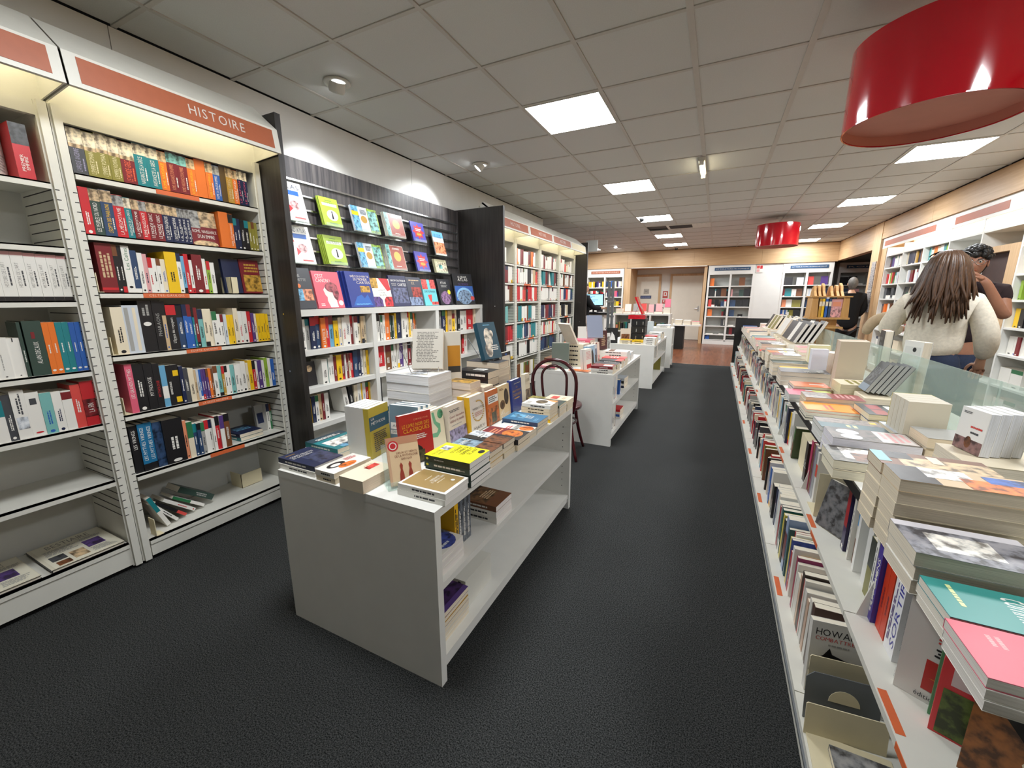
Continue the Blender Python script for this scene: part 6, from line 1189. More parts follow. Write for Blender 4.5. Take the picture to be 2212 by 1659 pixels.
for k in range(8):
    yt, yb_ = divs[k] - .014, divs[k + 1] + .014
    if k == 4:      # framed dark niche
        bx('niche_frame', (rx - .004, yb_, 1.86), (3.1, yt, 1.93), 'oak_vertical', e); bx('niche_frame', (rx - .004, yb_, .9), (3.1, yb_ + .16, 1.86), 'oak_vertical', e)
        bx('niche_back', (rx + .06, yb_ + .16, .9), (rx + .08, yt, 1.86), 'niche_dark', e); bx('niche_sill', (rx - .004, yb_, .8), (3.1, yt, .9), 'oak_vertical', e)
        for z in (2.13, .45, .12): bx('shelf', (rx + .004, yb_, z - .022), (3.10, yt, z), 'white_board', e)
        continue
    for i, z in enumerate(ZR):
        bx('shelf', (rx + .004, yb_, z - .022), (3.10, yt, z), 'white_board', e)
        if i and k in rtok and i - 1 < len(rtok[k]) and rtok[k][i - 1 if False else min(i, len(rtok[k]) - 1)]:
            tk = rtok[k][min(i, len(rtok[k]) - 1)]
            tk = ' '.join(tk.split() * 2) if len(tk.split()) < 5 else tk
            shelf_row(tk + ' -60', -yt + .01, -yb_ - .02, right_frame(rx + .05, z), 'far', 'x', .16, fit=True, jit=.02, stuff=far, hmax=.2)
# ------------------------------------------------------------------ bookcases in the back wall
def backcase(x0, x1, label, sign, txt, rows, Y=13.66, zt=2.285, bay=2, ztops=None):
    e = empty('bookcase', ((x0 + x1) / 2, Y + .2, 0), label, 'bookcase', 'white bookcases in the back wall')
    for a in (x0, x1 - .05): bx('side', (a, Y, 0), (a + .05, Y + .36, zt), 'white_board', e)
    bx('back_panel', (x0, Y + .36, 0), (x1, Y + .38, zt), 'back_panel', e); bx('header', (x0 + .05, Y, 2.02), (x1 - .05, Y + .03, zt), 'white_board', e)
    s = bx('sign_strip', (x0 + .16, Y - .012, 2.13), (x1 - .12, Y, 2.215), sign, e)
    mb = MB(); put_text(mb, txt, Vector((x0 + .16, Y - .0126, 2.13)), Vector((1, 0, 0)), ZV, .04, .025, x1 - x0 - .32, .06, (1, 1, 1), 0, 0, .12); mb.build('sign_lettering', 'label_text' if sign == 'sign_brown' else 'sign_text', e)
    xm = (x0 + x1) / 2
    bx('divider', (xm - .025, Y, .1), (xm + .025, Y + .36, 2.02), 'white_board', e); bx('plinth', (x0 + .05, Y, 0), (x1 - .05, Y + .35, .12), 'white_board', e)
    zs = ztops or [1.70, 1.40, 1.11, .83, .55, .30, .14]
    for i, z in enumerate(zs):
        for b, (a, c) in enumerate(((x0 + .05, xm - .025), (xm + .025, x1 - .05))):
            bx('shelf', (a, Y, z - .026), (c, Y + .36, z), 'white_board', e)
            tk = rows[b][i] if i < len(rows[b]) else ''
            if tk: shelf_row(tk, a + .02, c - .02, back_frame(Y + .05, z), 'far', 'x', .15, fit=True, jit=.02, stuff=far, hmax=(zs[i - 1] if i else 2.02) - z - .032)
    return e
backcase(-.31, .88, 'white bookcase with blue literature sign right of the doors', 'sign_blue', 'LITTÉRATURE HISTORIQUE',
         (['o100/220F -330', 'k130/210F w20/220 k110/210F m120/230F k20/200', 'j60/210 w60/70 k70/200 -40 x60/150 w40/200', 'o100/200F -200 R40/190 k40/200', '-330 d60/200 w20/180', 'w160/20 -120 w100/20', 'b30/170 b30/170 b30/170 -300'],
          ['-150 m130/230F -120', 'q40/200 -140 h100/190F k130/220F', 'x110/190F k130/190F k120/200F', 'x90/180F -60 k80/70 -80', 'w100/30 -200', '-40 R60/200 k60/200 -200', 'k200/60 -200']))
backcase(1.54, 2.66, 'white bookcase with blue literature sign beside the side room', 'sign_blue', 'LITTÉRATURE ROMANESQUE',
         (['k140/210F -60 u120/200F', 'R30/190 t120/210F w80/190 m110/200F', 'f60/200 w90/200F z130/190F', 'b30/200 w24/200 b24/200 w26/200 w24/200 z60/200 k100/190F', 'w40/190 e60/190 -200', 'w40/190 -200', 'w40/190 -300'],
          ['j120/220F -140 v150/220F', 'w30/200 u30/200 w30/200 b24/200 R30/190 R30/190 p24/190 r40/195 n90/200', 'x60/190 -40 w120/100 -60', 'n50/200 w20/190 -60 c90/170F R60/100', 'w40/190 -200', 'w40/190 -200', 'w40/190 -300']))
backcase(-3.96, -2.74, 'white bookcase left of the doors with a brown sign', 'sign_brown', 'SCIENCES HUMAINES',
         (['y20/180 y20/185 c20/180 y24/190 k20/190 n20/190 v20/195 w20/190 n24/190 y24/190', 'm20/180 e20/190 w24/190 r40/200 w20/190 c20/190 k24/190 R24/190 r20/190', 'w20/190 k20/190 w30/200 b20/190', 'w30/190 k20/190', 'w30/190', '', ''],
          ['x24/190 n30/190 w30/200 b50/205 R20/190 w20/190 c20/190 k20/190 v20/190 w40/190 c20/190', 'w20/190 n30/190 w30/190 -60 u20/180 p40/180 p50/190 v20/190 -80', 'w30/190 -60 z60/190F y40/200 k30/90', 'w60/60 c60/80', 'w30/190', '', '']))
structure(bx('wall_back_panel', (.88, 13.68, 0), (1.54, 13.9, 2.285), 'wall_paint'), 'white blank panel between the two literature bookcases')
n_ = empty('safety_notice', (1.0, 13.67, 2.1), 'red and white fire notice high on the blank panel', 'notice')
mb = MB(); mb.box((.90, 13.664, 2.05), (1.06, 13.679, 2.25), C('w')); dec_rect(mb, Vector((.90, 13.6635, 2.05)), Vector((1, 0, 0)), .09, .1, .15, .19, C('r')); dec_rect(mb, Vector((.90, 13.6635, 2.05)), Vector((1, 0, 0)), .01, .02, .08, .09, C('q')); dec_rect(mb, Vector((.90, 13.6635, 2.05)), Vector((1, 0, 0)), .01, .11, .08, .19, C('j')); mb.build('plate', 'cover', n_)
# dim side room bookcase seen through the opening
backcase(2.9, 4.3, 'dim bookcase inside the dark side room', 'sign_blue', 'ROMANS', (['k140/210F k130/220F w90/40 -60', 'x110/200F q120/190F -60', 'k100/190F R100/190F', 'k40/190 -100', '', '', ''], ['R120/210F -100', 'k100/190F', 'k100/200F', '', '', '', '']), Y=14.3)
# ------------------------------------------------------------------ till zone behind the far bookcases
e = empty('counter', (-2.9, 10.2, 0), 'dark till counter half hidden behind the end panel', 'counter')
bx('counter_top', (-4.4, 9.9, .98), (-2.35, 10.6, 1.02), 'near_black', e); bx('counter_body', (-4.35, 9.95, 0), (-2.42, 10.55, .98), 'white_board', e); bx('counter_kick', (-4.35, 9.94, 0), (-2.42, 9.95, .1), 'near_black', e)
e = empty('computer_monitor', (-2.75, 10.1, 1.02), 'flat monitor showing a pale blue window at the till', 'monitor')
Mm = TR(-2.72, 10.05, 1.12) @ RZ(-8)
MB().box((-.26, 0, .06), (.26, .03, .35)).build('casing', 'black_plastic', e, Mm); MB().box((-.24, -.002, .085), (.24, 0, .335)).build('screen', 'screen_glow', e, Mm)
mb = MB(); [mb.box((-.22, -.003, .11 + .03 * k), (-.22 + .1 + .08 * (k % 4), -.002, .118 + .03 * k), C('b')) for k in range(7)]; mb.build('screen_rows', 'cover', e, Mm)
MB().box((-.03, .005, -.02), (.03, .025, .1)).build('stem', 'black_plastic', e, Mm); MB().box((-.11, -.07, -.1), (.11, .09, -.085)).build('foot', 'black_plastic', e, Mm); MB().box((-.02, .0, -.09), (.02, .02, 0)).build('post', 'black_plastic', e, Mm)
e = empty('metal_posts', (-1.94, 8.4, 0), 'pair of grey metal posts with small clamps before the till', 'posts')
for dx in (0, .075): bx('post', (-1.985 + dx, 8.38, 0), (-1.935 + dx, 8.42, 1.69), 'steel_grey', e)
for z in (1.28, .75, .1): bx('clamp', (-2.0, 8.37, z), (-1.84, 8.43, z + .03), 'chrome', e)
# far shelf unit with toys and books, and low black-legged table
e = empty('far_display_unit', (-1.7, 11.2, 0), 'low pale shelf unit in front of the doors, crowded on top', 'shelf unit')
bx('top', (-2.42, 11.0, .93), (-1.02, 11.5, .97), 'white_board', e); bx('bottom', (-2.42, 11.0, .06), (-1.02, 11.5, .1), 'white_board', e); bx('shelf', (-2.38, 11.02, .5), (-1.06, 11.48, .53), 'white_board', e); bx('back', (-2.42, 11.48, .06), (-1.02, 11.5, .95), 'back_panel', e)
for x in (-2.42, -1.98, -1.52, -1.06): bx('divider', (x, 11.0, 0), (x + .04, 11.5, .93), 'white_board', e)
GF = 'books on the far display unit'
rnd = random.Random(5)
x = -2.38
k = 0
while x < -1.1:
    wd = rnd.uniform(.12, .2); k += 1
    n = rnd.randint(1, 3)
    z_ = .97
    for q in range(n):
        th = rnd.uniform(.03, .06); far.book(TR(x, 11.06, z_) @ FLAT_S, wd, .2, th, rnd.choice('wwcfqjpsm')); z_ += th
    if rnd.random() < .6: far.book(TR(x + .02, 11.18, z_) @ RZ(-90) @ RY(-15), wd * .8, .2, .03, rnd.choice('wqpvjke'))
    x += wd + .02
for b in ((-2.37, -1.99), (-1.93, -1.53), (-1.47, -1.07)):
    for z in (.53, .10): shelf_row('f30/200 -20 z14/220 k40/200 -20 h30/220 t20/220 h24/220 w30/190', b[0], b[1], back_frame(11.06, z), 'far', 'x', .15, fit=True, stuff=far)
stand('propped book with brown cover on the far display unit', -1.75, 11.3, .98, .18, .26, .03, 'm', -80, 24, [], group=GF)
stand('second propped book, leaning the other way on the far unit', -1.5, 11.3, .98, .16, .24, .03, 'd', -100, 30, [], group=GF)
e = empty('low_table', (-.7, 12.2, 0), 'small table with black panel legs before the doors', 'table')
bx('table_top', (-1.25, 11.9, .63), (-.33, 12.5, .66), 'white_board', e)
for x in (-1.15, -.98): pass
bx('leg_panel', (-1.0, 11.98, 0), (-.74, 12.42, .63), 'near_black', e)
for k, (x, sp) in enumerate([(-1.22, '40/w 40/w 40/c 40/w'), (-.98, '50/w 50/c 30/w'), (-.76, '50/w 50/w 20/w'), (-.55, '50/w 40/p')]):
    pile(f'{ordw(k + 1)} pile along the small black-legged table', x, 11.95, .66, .18, .24, sp, 'S', 'piles on the small table', 3)
rb = MB(); rb.box((-.34, 11.9, .66), (-.325, 11.905, .72)); o = rb.build('price_tag', 'red_gloss'); tag(o, 'small red price tag at the corner of the black-legged table', 'price tag')
hs = empty('headphones', (-1.35, 11.2, .97), 'dark headband standing on the far display unit', 'headphones')
MB().tube([(-1.30 + .1 * math.cos(math.pi * k / 12), 11.3, 1.04 + .1 * math.sin(math.pi * k / 12)) for k in range(13)], .012, 8).build('band', 'black_plastic', hs)
for dx in (-.1, .1): MB().lathe([(.03, -.012), (.035, 0), (.03, .012)], 16, M=TR(-1.3 + dx, 11.3, 1.008) @ RY(90)).build('ear_cup', 'steel_grey', hs)
# ------------------------------------------------------------------ pine counter-top rack at the end of the glass
e = empty('card_rack', (1.17, 5.72, ZG), 'pine tabletop book rack with stepped dividers on the island', 'rack')
cx, cy = 1.12, 5.75
def rk(n, a, b): return bx(n, a, b, 'pine', e)
rk('base', (cx - .12, cy - .12, ZG + .0005), (cx + .16, cy + .12, ZG + .03)); rk('column', (cx - .08, cy - .08, ZG + .03), (cx + .08, cy + .08, ZG + .4))
rk('ledge', (cx - .15, cy - .14, ZG + .30), (cx + .13, cy + .14, ZG + .318))
rk('lower_deck', (cx - .19, cy - .17, ZG + .40), (cx + .17, cy + .17, ZG + .42)); rk('upper_deck', (cx - .19, cy - .17, ZG + .635), (cx + .17, cy + .17, ZG + .65))
for dx in (-.185, .09): MB().prism([(0, 0), (.07, 0), (.06, .215), (.01, .215)], -.15, .15, 'y').build('upright', 'pine', e, TR(cx + dx, cy, ZG + .42))
for q, dx in enumerate((-.15, -.11, -.07, .0, .05, .09)):
    MB().prism([(-.13, 0), (.13, 0), (.1, .05), (.05, .1 + .02 * (q % 3)), (-.02, .11), (-.06, .05)], -.012, .012, 'x').build('divider', 'pine', e, TR(cx + dx, cy, ZG + .65))
for q, (dx, col) in enumerate([(-.11, 'i'), (-.085, 'y'), (-.055, 'b'), (-.025, 'x')]):
    book(f'{CNAME[col]} booklet {ordw(q + 1)} from left in the pine rack', TR(cx + dx, cy - .15, ZG + .4205), .13, .2, .022, col, dec=[('S', 'r', 0, .6, 1, .85, 'c')], group='booklets in the pine rack', name='booklet')
stand('pink map booklet facing out in the pine rack', cx + .0, cy - .145, ZG + .4205, .12, .195, .012, 'd79a96', -90, 4, [('F', 'r', .1, .6, .7, .85, 'f'), ('F', 'p', .0, 0, 1, .55, 'q')], group='booklets in the pine rack', name='booklet')
far.done('far_books', 'small books filling the distant bookcases, shelves and piles')
# ------------------------------------------------------------------ people
pm('skin', 'c79a80', 0.5, 30, 0.04); pm('skin_tan', 'a8765c', 0.5, 30, 0.05); pm('sweater', 'e6dfce', 0.95, 60, 0.08, bump=0.6, spec=.1); pm('denim', '1d2a44', 0.85, 90, 0.12); pm('tee_dark', '2a1c20', 0.9, 40, 0.08)
pm('hair_brown', '5c3f28', 0.45, 6, 0.3, bump=0.5, stretch=(30, 30, 1.2), col2='2e1d12', detail=6); pm('hair_black', '15120f', 0.5, 30, 0.2, bump=0.4); pm('coat_beige', 'b9a486', 0.9, 40, 0.08, bump=.3); pm('black_cloth', '0d0d0f', 0.9, 40, 0.1); pm('hair_grey', '6f6a64', .6, 30, .2)
def skinned(name, pts, edges, mat, parent=None, M=None, sub=2, local=False):
    names = list(pts); idx = {n: i for i, n in enumerate(names)}
    me = bpy.data.meshes.new(name); me.from_pydata([pts[n][:3] for n in names], [(idx[a], idx[b]) for a, b in edges], [])
    me.materials.append(MATS[mat])
    o = bpy.data.objects.new(name, me); COL.objects.link(o)
    wm = M if M is not None else Matrix.Identity(4)
    if parent is not None:
        o.parent = parent
        if not local: o.matrix_parent_inverse = WM[parent.name].inverted()
        else: wm = WM[parent.name] @ wm
    if M is not None: o.matrix_basis = M
    WM[o.name] = wm
    o.modifiers.new('skin', 'SKIN'); 
    for i, n in enumerate(names):
        sv = me.skin_vertices[0].data[i]; r = pts[n][3]; sv.radius = r if isinstance(r, tuple) else (r, r); sv.use_root = (i == 0)
    s = o.modifiers.new('sub', 'SUBSURF'); s.levels = sub; s.render_levels = sub
    o.modifiers['skin'].use_smooth_shade = True
    return o
def arm(P, E, side, sh, el, wr, prev='chest', pdir=None, curl=.5, r=(.05, .04, .03)):
    """shoulder, elbow, wrist and a five-fingered hand along pdir"""
    s = side
    P[s + 'sh'] = (*sh, r[0]); P[s + 'el'] = (*el, r[1]); P[s + 'wr'] = (*wr, r[2] * .9)
    E += [(prev, s + 'sh'), (s + 'sh', s + 'el'), (s + 'el', s + 'wr')]
    w_ = Vector(wr); d = Vector(pdir).normalized() if pdir else (Vector(wr) - Vector(el)).normalized()
    up = Vector((0, 0, 1)) if abs(d.z) < .8 else Vector((0, 1, 0))
    ac = d.cross(up).normalized(); n = ac.cross(d)
    P[s + 'pm'] = (*(w_ + d * .05), (.032, .017)); E.append((s + 'wr', s + 'pm'))
    for k, (off, ln) in enumerate(((-.03, .062), (-.011, .072), (.009, .068), (.028, .052))):
        b = w_ + d * .088 + ac * off; m_ = b + d * ln * .5 - n * ln * .18 * curl; t_ = m_ + d * ln * .42 * (1 - .4 * curl) - n * ln * .5 * curl
        P[f'{s}f{k}a'] = (*b, .0098); P[f'{s}f{k}b'] = (*m_, .0086); P[f'{s}f{k}c'] = (*t_, .007)
        E += [(s + 'pm', f'{s}f{k}a'), (f'{s}f{k}a', f'{s}f{k}b'), (f'{s}f{k}b', f'{s}f{k}c')]
    a = w_ + d * .03 - ac * .04; b = a + d * .035 - ac * .02 - n * .01; c = b + d * .03 - n * .012
    P[s + 'ta'] = (*a, .0115); P[s + 'tb'] = (*b, .0095); P[s + 'tc'] = (*c, .0078)
    E += [(s + 'pm', s + 'ta'), (s + 'ta', s + 'tb'), (s + 'tb', s + 'tc')]
def head_geo(n=20, m=16):
    """face towards +Y: skull with brow, nose, chin"""
    vs = []; fs = []
    for i in range(m + 1):
        v = math.pi * i / m
        for k in range(n):
            u = 2 * math.pi * k / n
            x = .074 * math.sin(v) * math.cos(u); y = .094 * math.sin(v) * math.sin(u); z = .118 * math.cos(v)
            if z < 0: x *= 1 + z * 2.0; y *= 1 + z * 1.1
            f = max(0, math.sin(u)) ** 8
            if -.05 < z < .03: y += f * .02 * math.exp(-((z + .018) / .018) ** 2)
            if .005 < z < .04: y -= max(0, math.sin(u)) ** 2 * .006 * math.exp(-((z - .022) / .01) ** 2)
            if z < -.06: y += max(0, math.sin(u)) ** 3 * .012
            vs.append((x, y, z))
    for i in range(m):
        for k in range(n): fs.append((i * n + k, i * n + (k + 1) % n, (i + 1) * n + (k + 1) % n, (i + 1) * n + k))
    return vs, fs
def face(parent, Mh, mat, hair):
    h = MB().add(*head_geo()).build('head', mat, parent, Mh, smooth=True)
    for s in (-1, 1):
        MB().lathe([(.0005, .012), (.009, .008), (.012, 0), (.009, -.008), (.0005, -.012)], 12, M=TR(s * .031, .079, .018), cap=False).build('eye', 'white_board', h, Mh, smooth=True)
        MB().lathe([(.0005, .002), (.006, .001), (.006, -.002)], 10, M=TR(s * .031, .0915, .018) @ RX(-90), cap=False).build('iris', 'near_black', h, Mh)
        MB().tube([(s * .015, .092, .036), (s * .032, .09, .042), (s * .05, .078, .036)], .004, 6).build('eyebrow', hair, h, Mh)
        MB().lathe([(.0005, .03), (.012, .026), (.016, 0), (.01, -.024), (.0005, -.028)], 10, M=TR(s * .078, -.005, -.005) @ Matrix.Scale(.5, 4, (1, 0, 0)), cap=False).build('ear', mat, h, Mh, smooth=True)
    MB().tube([(-.022, .086, -.052), (0, .093, -.05), (.022, .086, -.052)], .005, 8).build('mouth', 'sign_brown', h, Mh)
    return h
# --- woman with long brown hair, back to the camera
wo = empty('person', (1.475, 4.15, 0), 'person in a cream fleece seen from behind with long brown hair', 'person', 'people in the shop', rz=R(-20))
P = {'hip': (0, 0, .93, (.13, .1)), 'belly': (0, 0, 1.08, (.12, .09)), 'chest': (0, 0, 1.27, (.14, .095)), 'neckb': (0, .0, 1.41, .055), 'neck': (0, .01, 1.475, .048)}
E_ = [('hip', 'belly'), ('belly', 'chest'), ('chest', 'neckb'), ('neckb', 'neck')]
arm(P, E_, 'R', (.15, 0, 1.35), (.262, -.01, 1.1), (.265, .10, .92), prev='chest', pdir=(-.05, .35, -.8)); arm(P, E_, 'L', (-.15, 0, 1.35), (-.27, .05, 1.12), (-.2, .26, 1.12), prev='chest', pdir=(.35, .9, 0))
for s, sg in (('r', 1), ('l', -1)):
    P[s + 'th'] = (sg * .09, 0, .84, .088); P[s + 'kn'] = (sg * .1, .015, .48, .058); P[s + 'an'] = (sg * .1, -.01, .085, .038); P[s + 'to'] = (sg * .11, .13, .045, .035)
    E_ += [('hip', s + 'th'), (s + 'th', s + 'kn'), (s + 'kn', s + 'an'), (s + 'an', s + 'to')]
skinned('body', P, E_, 'skin', wo, local=True, sub=2)
Q = {'hip': (0, 0, .86, (.19, .135)), 'r1': (.1, 0, .78, .105), 'r2': (.105, .012, .48, .078), 'r3': (.105, -.005, .1, .06), 'l1': (-.1, 0, .78, .105), 'l2': (-.105, .012, .48, .078), 'l3': (-.105, -.005, .1, .06), 'w': (0, 0, 1.06, (.15, .108))}
skinned('trousers', Q, [('hip', 'r1'), ('r1', 'r2'), ('r2', 'r3'), ('hip', 'l1'), ('l1', 'l2'), ('l2', 'l3'), ('hip', 'w')], 'denim', wo, local=True)
S = {'c': (0, 0, 1.25, (.178, .128)), 'b': (0, 0, 1.08, (.178, .13)), 'h': (0, 0, .90, (.172, .13)), 't': (0, 0, 1.37, (.13, .095)), 'n': (0, .01, 1.45, (.07, .065)),
     'R0': (.165, 0, 1.345, .075), 'R1': (.225, -.01, 1.23, .072), 'R2': (.265, -.012, 1.10, .075), 'R3': (.275, .05, 1.0, .064), 'R4': (.265, .1, .94, .04),
     'L0': (-.165, 0, 1.345, .075), 'L1': (-.23, .02, 1.24, .072), 'L2': (-.275, .05, 1.12, .07), 'L3': (-.24, .16, 1.115, .06), 'L4': (-.205, .23, 1.12, .042)}
skinned('fleece', S, [('c', 'b'), ('b', 'h'), ('c', 't'), ('t', 'n'), ('t', 'R0'), ('R0', 'R1'), ('R1', 'R2'), ('R2', 'R3'), ('R3', 'R4'), ('t', 'L0'), ('L0', 'L1'), ('L1', 'L2'), ('L2', 'L3'), ('L3', 'L4')], 'sweater', wo, local=True, sub=3)
Mw = WM[wo.name]
rnd = random.Random(4)
hv = MB(); n, m = 40, 12
vs = []
for i in range(m + 1):          # close cap over the skull
    q = i / m * 1.9
    for k in range(n):
        a = 2 * math.pi * k / n; yv = .118 * math.sin(q) * math.sin(a) - .005
        vs.append((.098 * math.sin(min(q, 1.57)) * math.cos(a), min(yv, .06) if q > .9 else yv, 1.57 + .125 * math.cos(q)))
hv.add(vs, [(i * n + k, (i + 1) * n + k, (i + 1) * n + (k + 1) % n, i * n + (k + 1) % n) for i in range(m) for k in range(n)])
hv.build('hair_cap', 'hair_brown', wo, None, smooth=True, local=True)
for k in range(150):            # long locks falling over the back
    a = math.pi * rnd.uniform(.9, 2.1); lay = rnd.uniform(.93, 1.1)
    cx_, sx_ = math.cos(a), math.sin(a)
    zb_ = 1.20 + .10 * abs(cx_) * rnd.random() + rnd.uniform(-.02, .13)
    wv = rnd.uniform(-.02, .02); sp = rnd.uniform(1.2, 1.8); P_h = []; R_h = []
    for q in range(10):
        t = q / 9
        if t < .35:
            u = t / .35; ph_ = u * 1.45; x = .1 * math.sin(ph_) * cx_ * lay; y = .12 * math.sin(ph_) * sx_ * lay; z = 1.57 + .13 * math.cos(ph_)
        else:
            u = (t - .35) / .65; x = cx_ * lay * (.1 + .1 * (sp - 1) * u) + wv * math.sin(5 * u) * u; y = sx_ * lay * (.12 + .035 * u) - .03 * u; z = 1.585 + (zb_ - 1.585) * u
        P_h.append((x, y, z)); R_h.append(.015 * (1 - .8 * max(0, t - .55) / .45) + .001)
    MB().tube(P_h, R_h, 6).build('hair_lock', 'hair_brown', wo, None, smooth=True, local=True)
hd_ = face(wo, Mw @ TR(0, .015, 1.575), 'skin', 'hair_brown')
sg_ = MB().tube([(.105 * math.cos(math.pi * k / 14), .04 + .02 * math.sin(math.pi * k / 14) * 0, 1.665 + .04 * math.sin(math.pi * k / 14)) for k in range(15)], .0045, 6)
sg_.build('sunglasses_frame', 'black_plastic', wo, None, local=True)
for s in (-1, 1): MB().lathe([(.0005, .003), (.03, .002), (.03, -.002), (.0005, -.003)], 18, M=TR(s * .045, .085, 1.685) @ RX(-50) @ Matrix.Scale(1.3, 4, (1, 0, 0)), cap=False).build('sunglasses_lens', 'black_plastic', wo, None, local=True)
ct = skinned('folded_coat', {'a': (-.16, .25, 1.19, .05), 'b': (-.27, .22, 1.22, .055), 'c': (-.36, .20, 1.2, .05), 'd': (-.40, .2, 1.13, .045), 'e': (-.41, .2, 1.06, .035)}, [('a', 'b'), ('b', 'c'), ('c', 'd'), ('d', 'e')], 'coat_beige', wo, local=True, sub=2)
# --- man facing the camera with a hand raised before his mouth
mn = empty('person', (1.99, 5.12, 0), 'person with dark curly hair and glasses holding a hand before the mouth', 'person', 'people in the shop', rz=R(158))
P = {'hip': (0, 0, .96, (.14, .1)), 'belly': (0, 0, 1.12, (.125, .09)), 'chest': (0, 0, 1.34, (.155, .1)), 'neckb': (0, 0, 1.49, .06), 'neck': (0, .015, 1.56, .055)}
E_ = [('hip', 'belly'), ('belly', 'chest'), ('chest', 'neckb'), ('neckb', 'neck')]
arm(P, E_, 'L', (-.19, 0, 1.44), (-.24, .12, 1.20), (-.09, .215, 1.50), prev='chest', pdir=(.62, -.1, .65), curl=.35, r=(.056, .045, .034)); arm(P, E_, 'R', (.19, 0, 1.44), (.25, -.02, 1.17), (.22, .14, 1.0), prev='chest')
for s, sg in (('r', 1), ('l', -1)):
    P[s + 'th'] = (sg * .095, 0, .88, .09); P[s + 'kn'] = (sg * .1, .015, .5, .06); P[s + 'an'] = (sg * .1, -.01, .09, .04); P[s + 'to'] = (sg * .11, .14, .045, .036)
    E_ += [('hip', s + 'th'), (s + 'th', s + 'kn'), (s + 'kn', s + 'an'), (s + 'an', s + 'to')]
skinned('body', P, E_, 'skin_tan', mn, local=True)
skinned('shirt', {'c': (0, 0, 1.33, (.185, .125)), 'b': (0, 0, 1.1, (.165, .12)), 'h': (0, 0, .93, (.165, .12)), 't': (0, 0, 1.45, (.14, .095)), 'n': (0, 0, 1.51, .072), 'R0': (.19, 0, 1.43, .075), 'R1': (.23, -.01, 1.28, .066), 'L0': (-.19, 0, 1.43, .075), 'L1': (-.225, .06, 1.31, .066)},
        [('c', 'b'), ('b', 'h'), ('c', 't'), ('t', 'n'), ('t', 'R0'), ('R0', 'R1'), ('t', 'L0'), ('L0', 'L1')], 'tee_dark', mn, local=True)
skinned('trousers', {'hip': (0, 0, .9, (.17, .125)), 'r1': (.1, 0, .8, .1), 'r2': (.105, .012, .5, .075), 'r3': (.105, -.005, .1, .06), 'l1': (-.1, 0, .8, .1), 'l2': (-.105, .012, .5, .075), 'l3': (-.105, -.005, .1, .06)}, [('hip', 'r1'), ('r1', 'r2'), ('r2', 'r3'), ('hip', 'l1'), ('l1', 'l2'), ('l2', 'l3')], 'denim', mn, local=True)
Mh_ = WM[mn.name] @ TR(0, .03, 1.66) @ RX(-6)
hd_ = face(mn, Mh_, 'skin_tan', 'hair_black')
rnd = random.Random(9)
cap_ = MB(); vs, fs = head_geo(); cap_.add([(x * 1.16, y * 1.08 - .014, z * 1.14 + .012) if z > .03 or y < .02 else (x * .8, y * .8 - .02, z * .8) for x, y, z in vs], fs)
hr = cap_.build('curly_hair', 'hair_black', mn, Mh_, smooth=True)
for k in range(70):
    a = rnd.uniform(0, 6.283); v = rnd.uniform(0, 1.25); x = .092 * math.sin(v) * math.cos(a); y = .105 * math.sin(v) * math.sin(a) - .012; z = .128 * math.cos(v) + .012
    if y > .075 and z < .06: continue
    r_k = rnd.uniform(.02, .032)
    MB().lathe([(.0005, r_k), (r_k * .8, r_k * .5), (r_k, 0), (r_k * .8, -r_k * .6), (.0005, -r_k)], 8, M=TR(x, y, z) @ RX(rnd.uniform(0, 90)), cap=False).build('curl', 'hair_black', hr, Mh_, smooth=True)
for s in (-1, 1):
    MB().tube([(s * .033 + .027 * math.cos(2 * math.pi * k / 16), .103, .016 + .021 * math.sin(2 * math.pi * k / 16)) for k in range(16)], .0022, 6, closed=True).build('glasses_rim', 'chrome', mn, Mh_)
    MB().tube([(s * .06, .1, .02), (s * .078, .0, .02)], .002, 6).build('glasses_arm', 'chrome', mn, Mh_)
MB().tube([(-.008, .105, .02), (.008, .105, .02)], .002, 6).build('glasses_bridge', 'chrome', mn, Mh_)
# --- person in black by the side room
bk = empty('person', (2.40, 10.55, 0), 'person dressed in black seen from behind at the side room', 'person', 'people in the shop')
P = {'hip': (0, 0, .95, (.14, .1)), 'chest': (0, 0, 1.3, (.155, .1)), 'neckb': (0, 0, 1.47, .06), 'neck': (0, .01, 1.53, .052)}; E_ = [('hip', 'chest'), ('chest', 'neckb'), ('neckb', 'neck')]
arm(P, E_, 'R', (.19, 0, 1.41), (.23, .02, 1.14), (.18, .16, .98), prev='chest'); arm(P, E_, 'L', (-.19, 0, 1.41), (-.23, .02, 1.14), (-.18, .16, .98), prev='chest')
for s, sg in (('r', 1), ('l', -1)):
    P[s + 'th'] = (sg * .095, 0, .86, .09); P[s + 'kn'] = (sg * .1, .015, .5, .06); P[s + 'an'] = (sg * .1, -.01, .09, .04); P[s + 'to'] = (sg * .11, .14, .045, .036)
    E_ += [('hip', s + 'th'), (s + 'th', s + 'kn'), (s + 'kn', s + 'an'), (s + 'an', s + 'to')]
skinned('body', P, E_, 'skin', bk, local=True)
skinned('black_coat', {'c': (0, 0, 1.28, (.2, .14)), 'b': (0, 0, 1.0, (.19, .14)), 'h': (0, 0, .7, (.2, .15)), 't': (0, 0, 1.43, (.14, .1)), 'n': (0, 0, 1.49, .075), 'R0': (.19, 0, 1.4, .08), 'R1': (.235, .02, 1.14, .07), 'R2': (.19, .14, 1.0, .055), 'L0': (-.19, 0, 1.4, .08), 'L1': (-.235, .02, 1.14, .07), 'L2': (-.19, .14, 1.0, .055)},
        [('c', 'b'), ('b', 'h'), ('c', 't'), ('t', 'n'), ('t', 'R0'), ('R0', 'R1'), ('R1', 'R2'), ('t', 'L0'), ('L0', 'L1'), ('L1', 'L2')], 'black_cloth', bk, local=True)
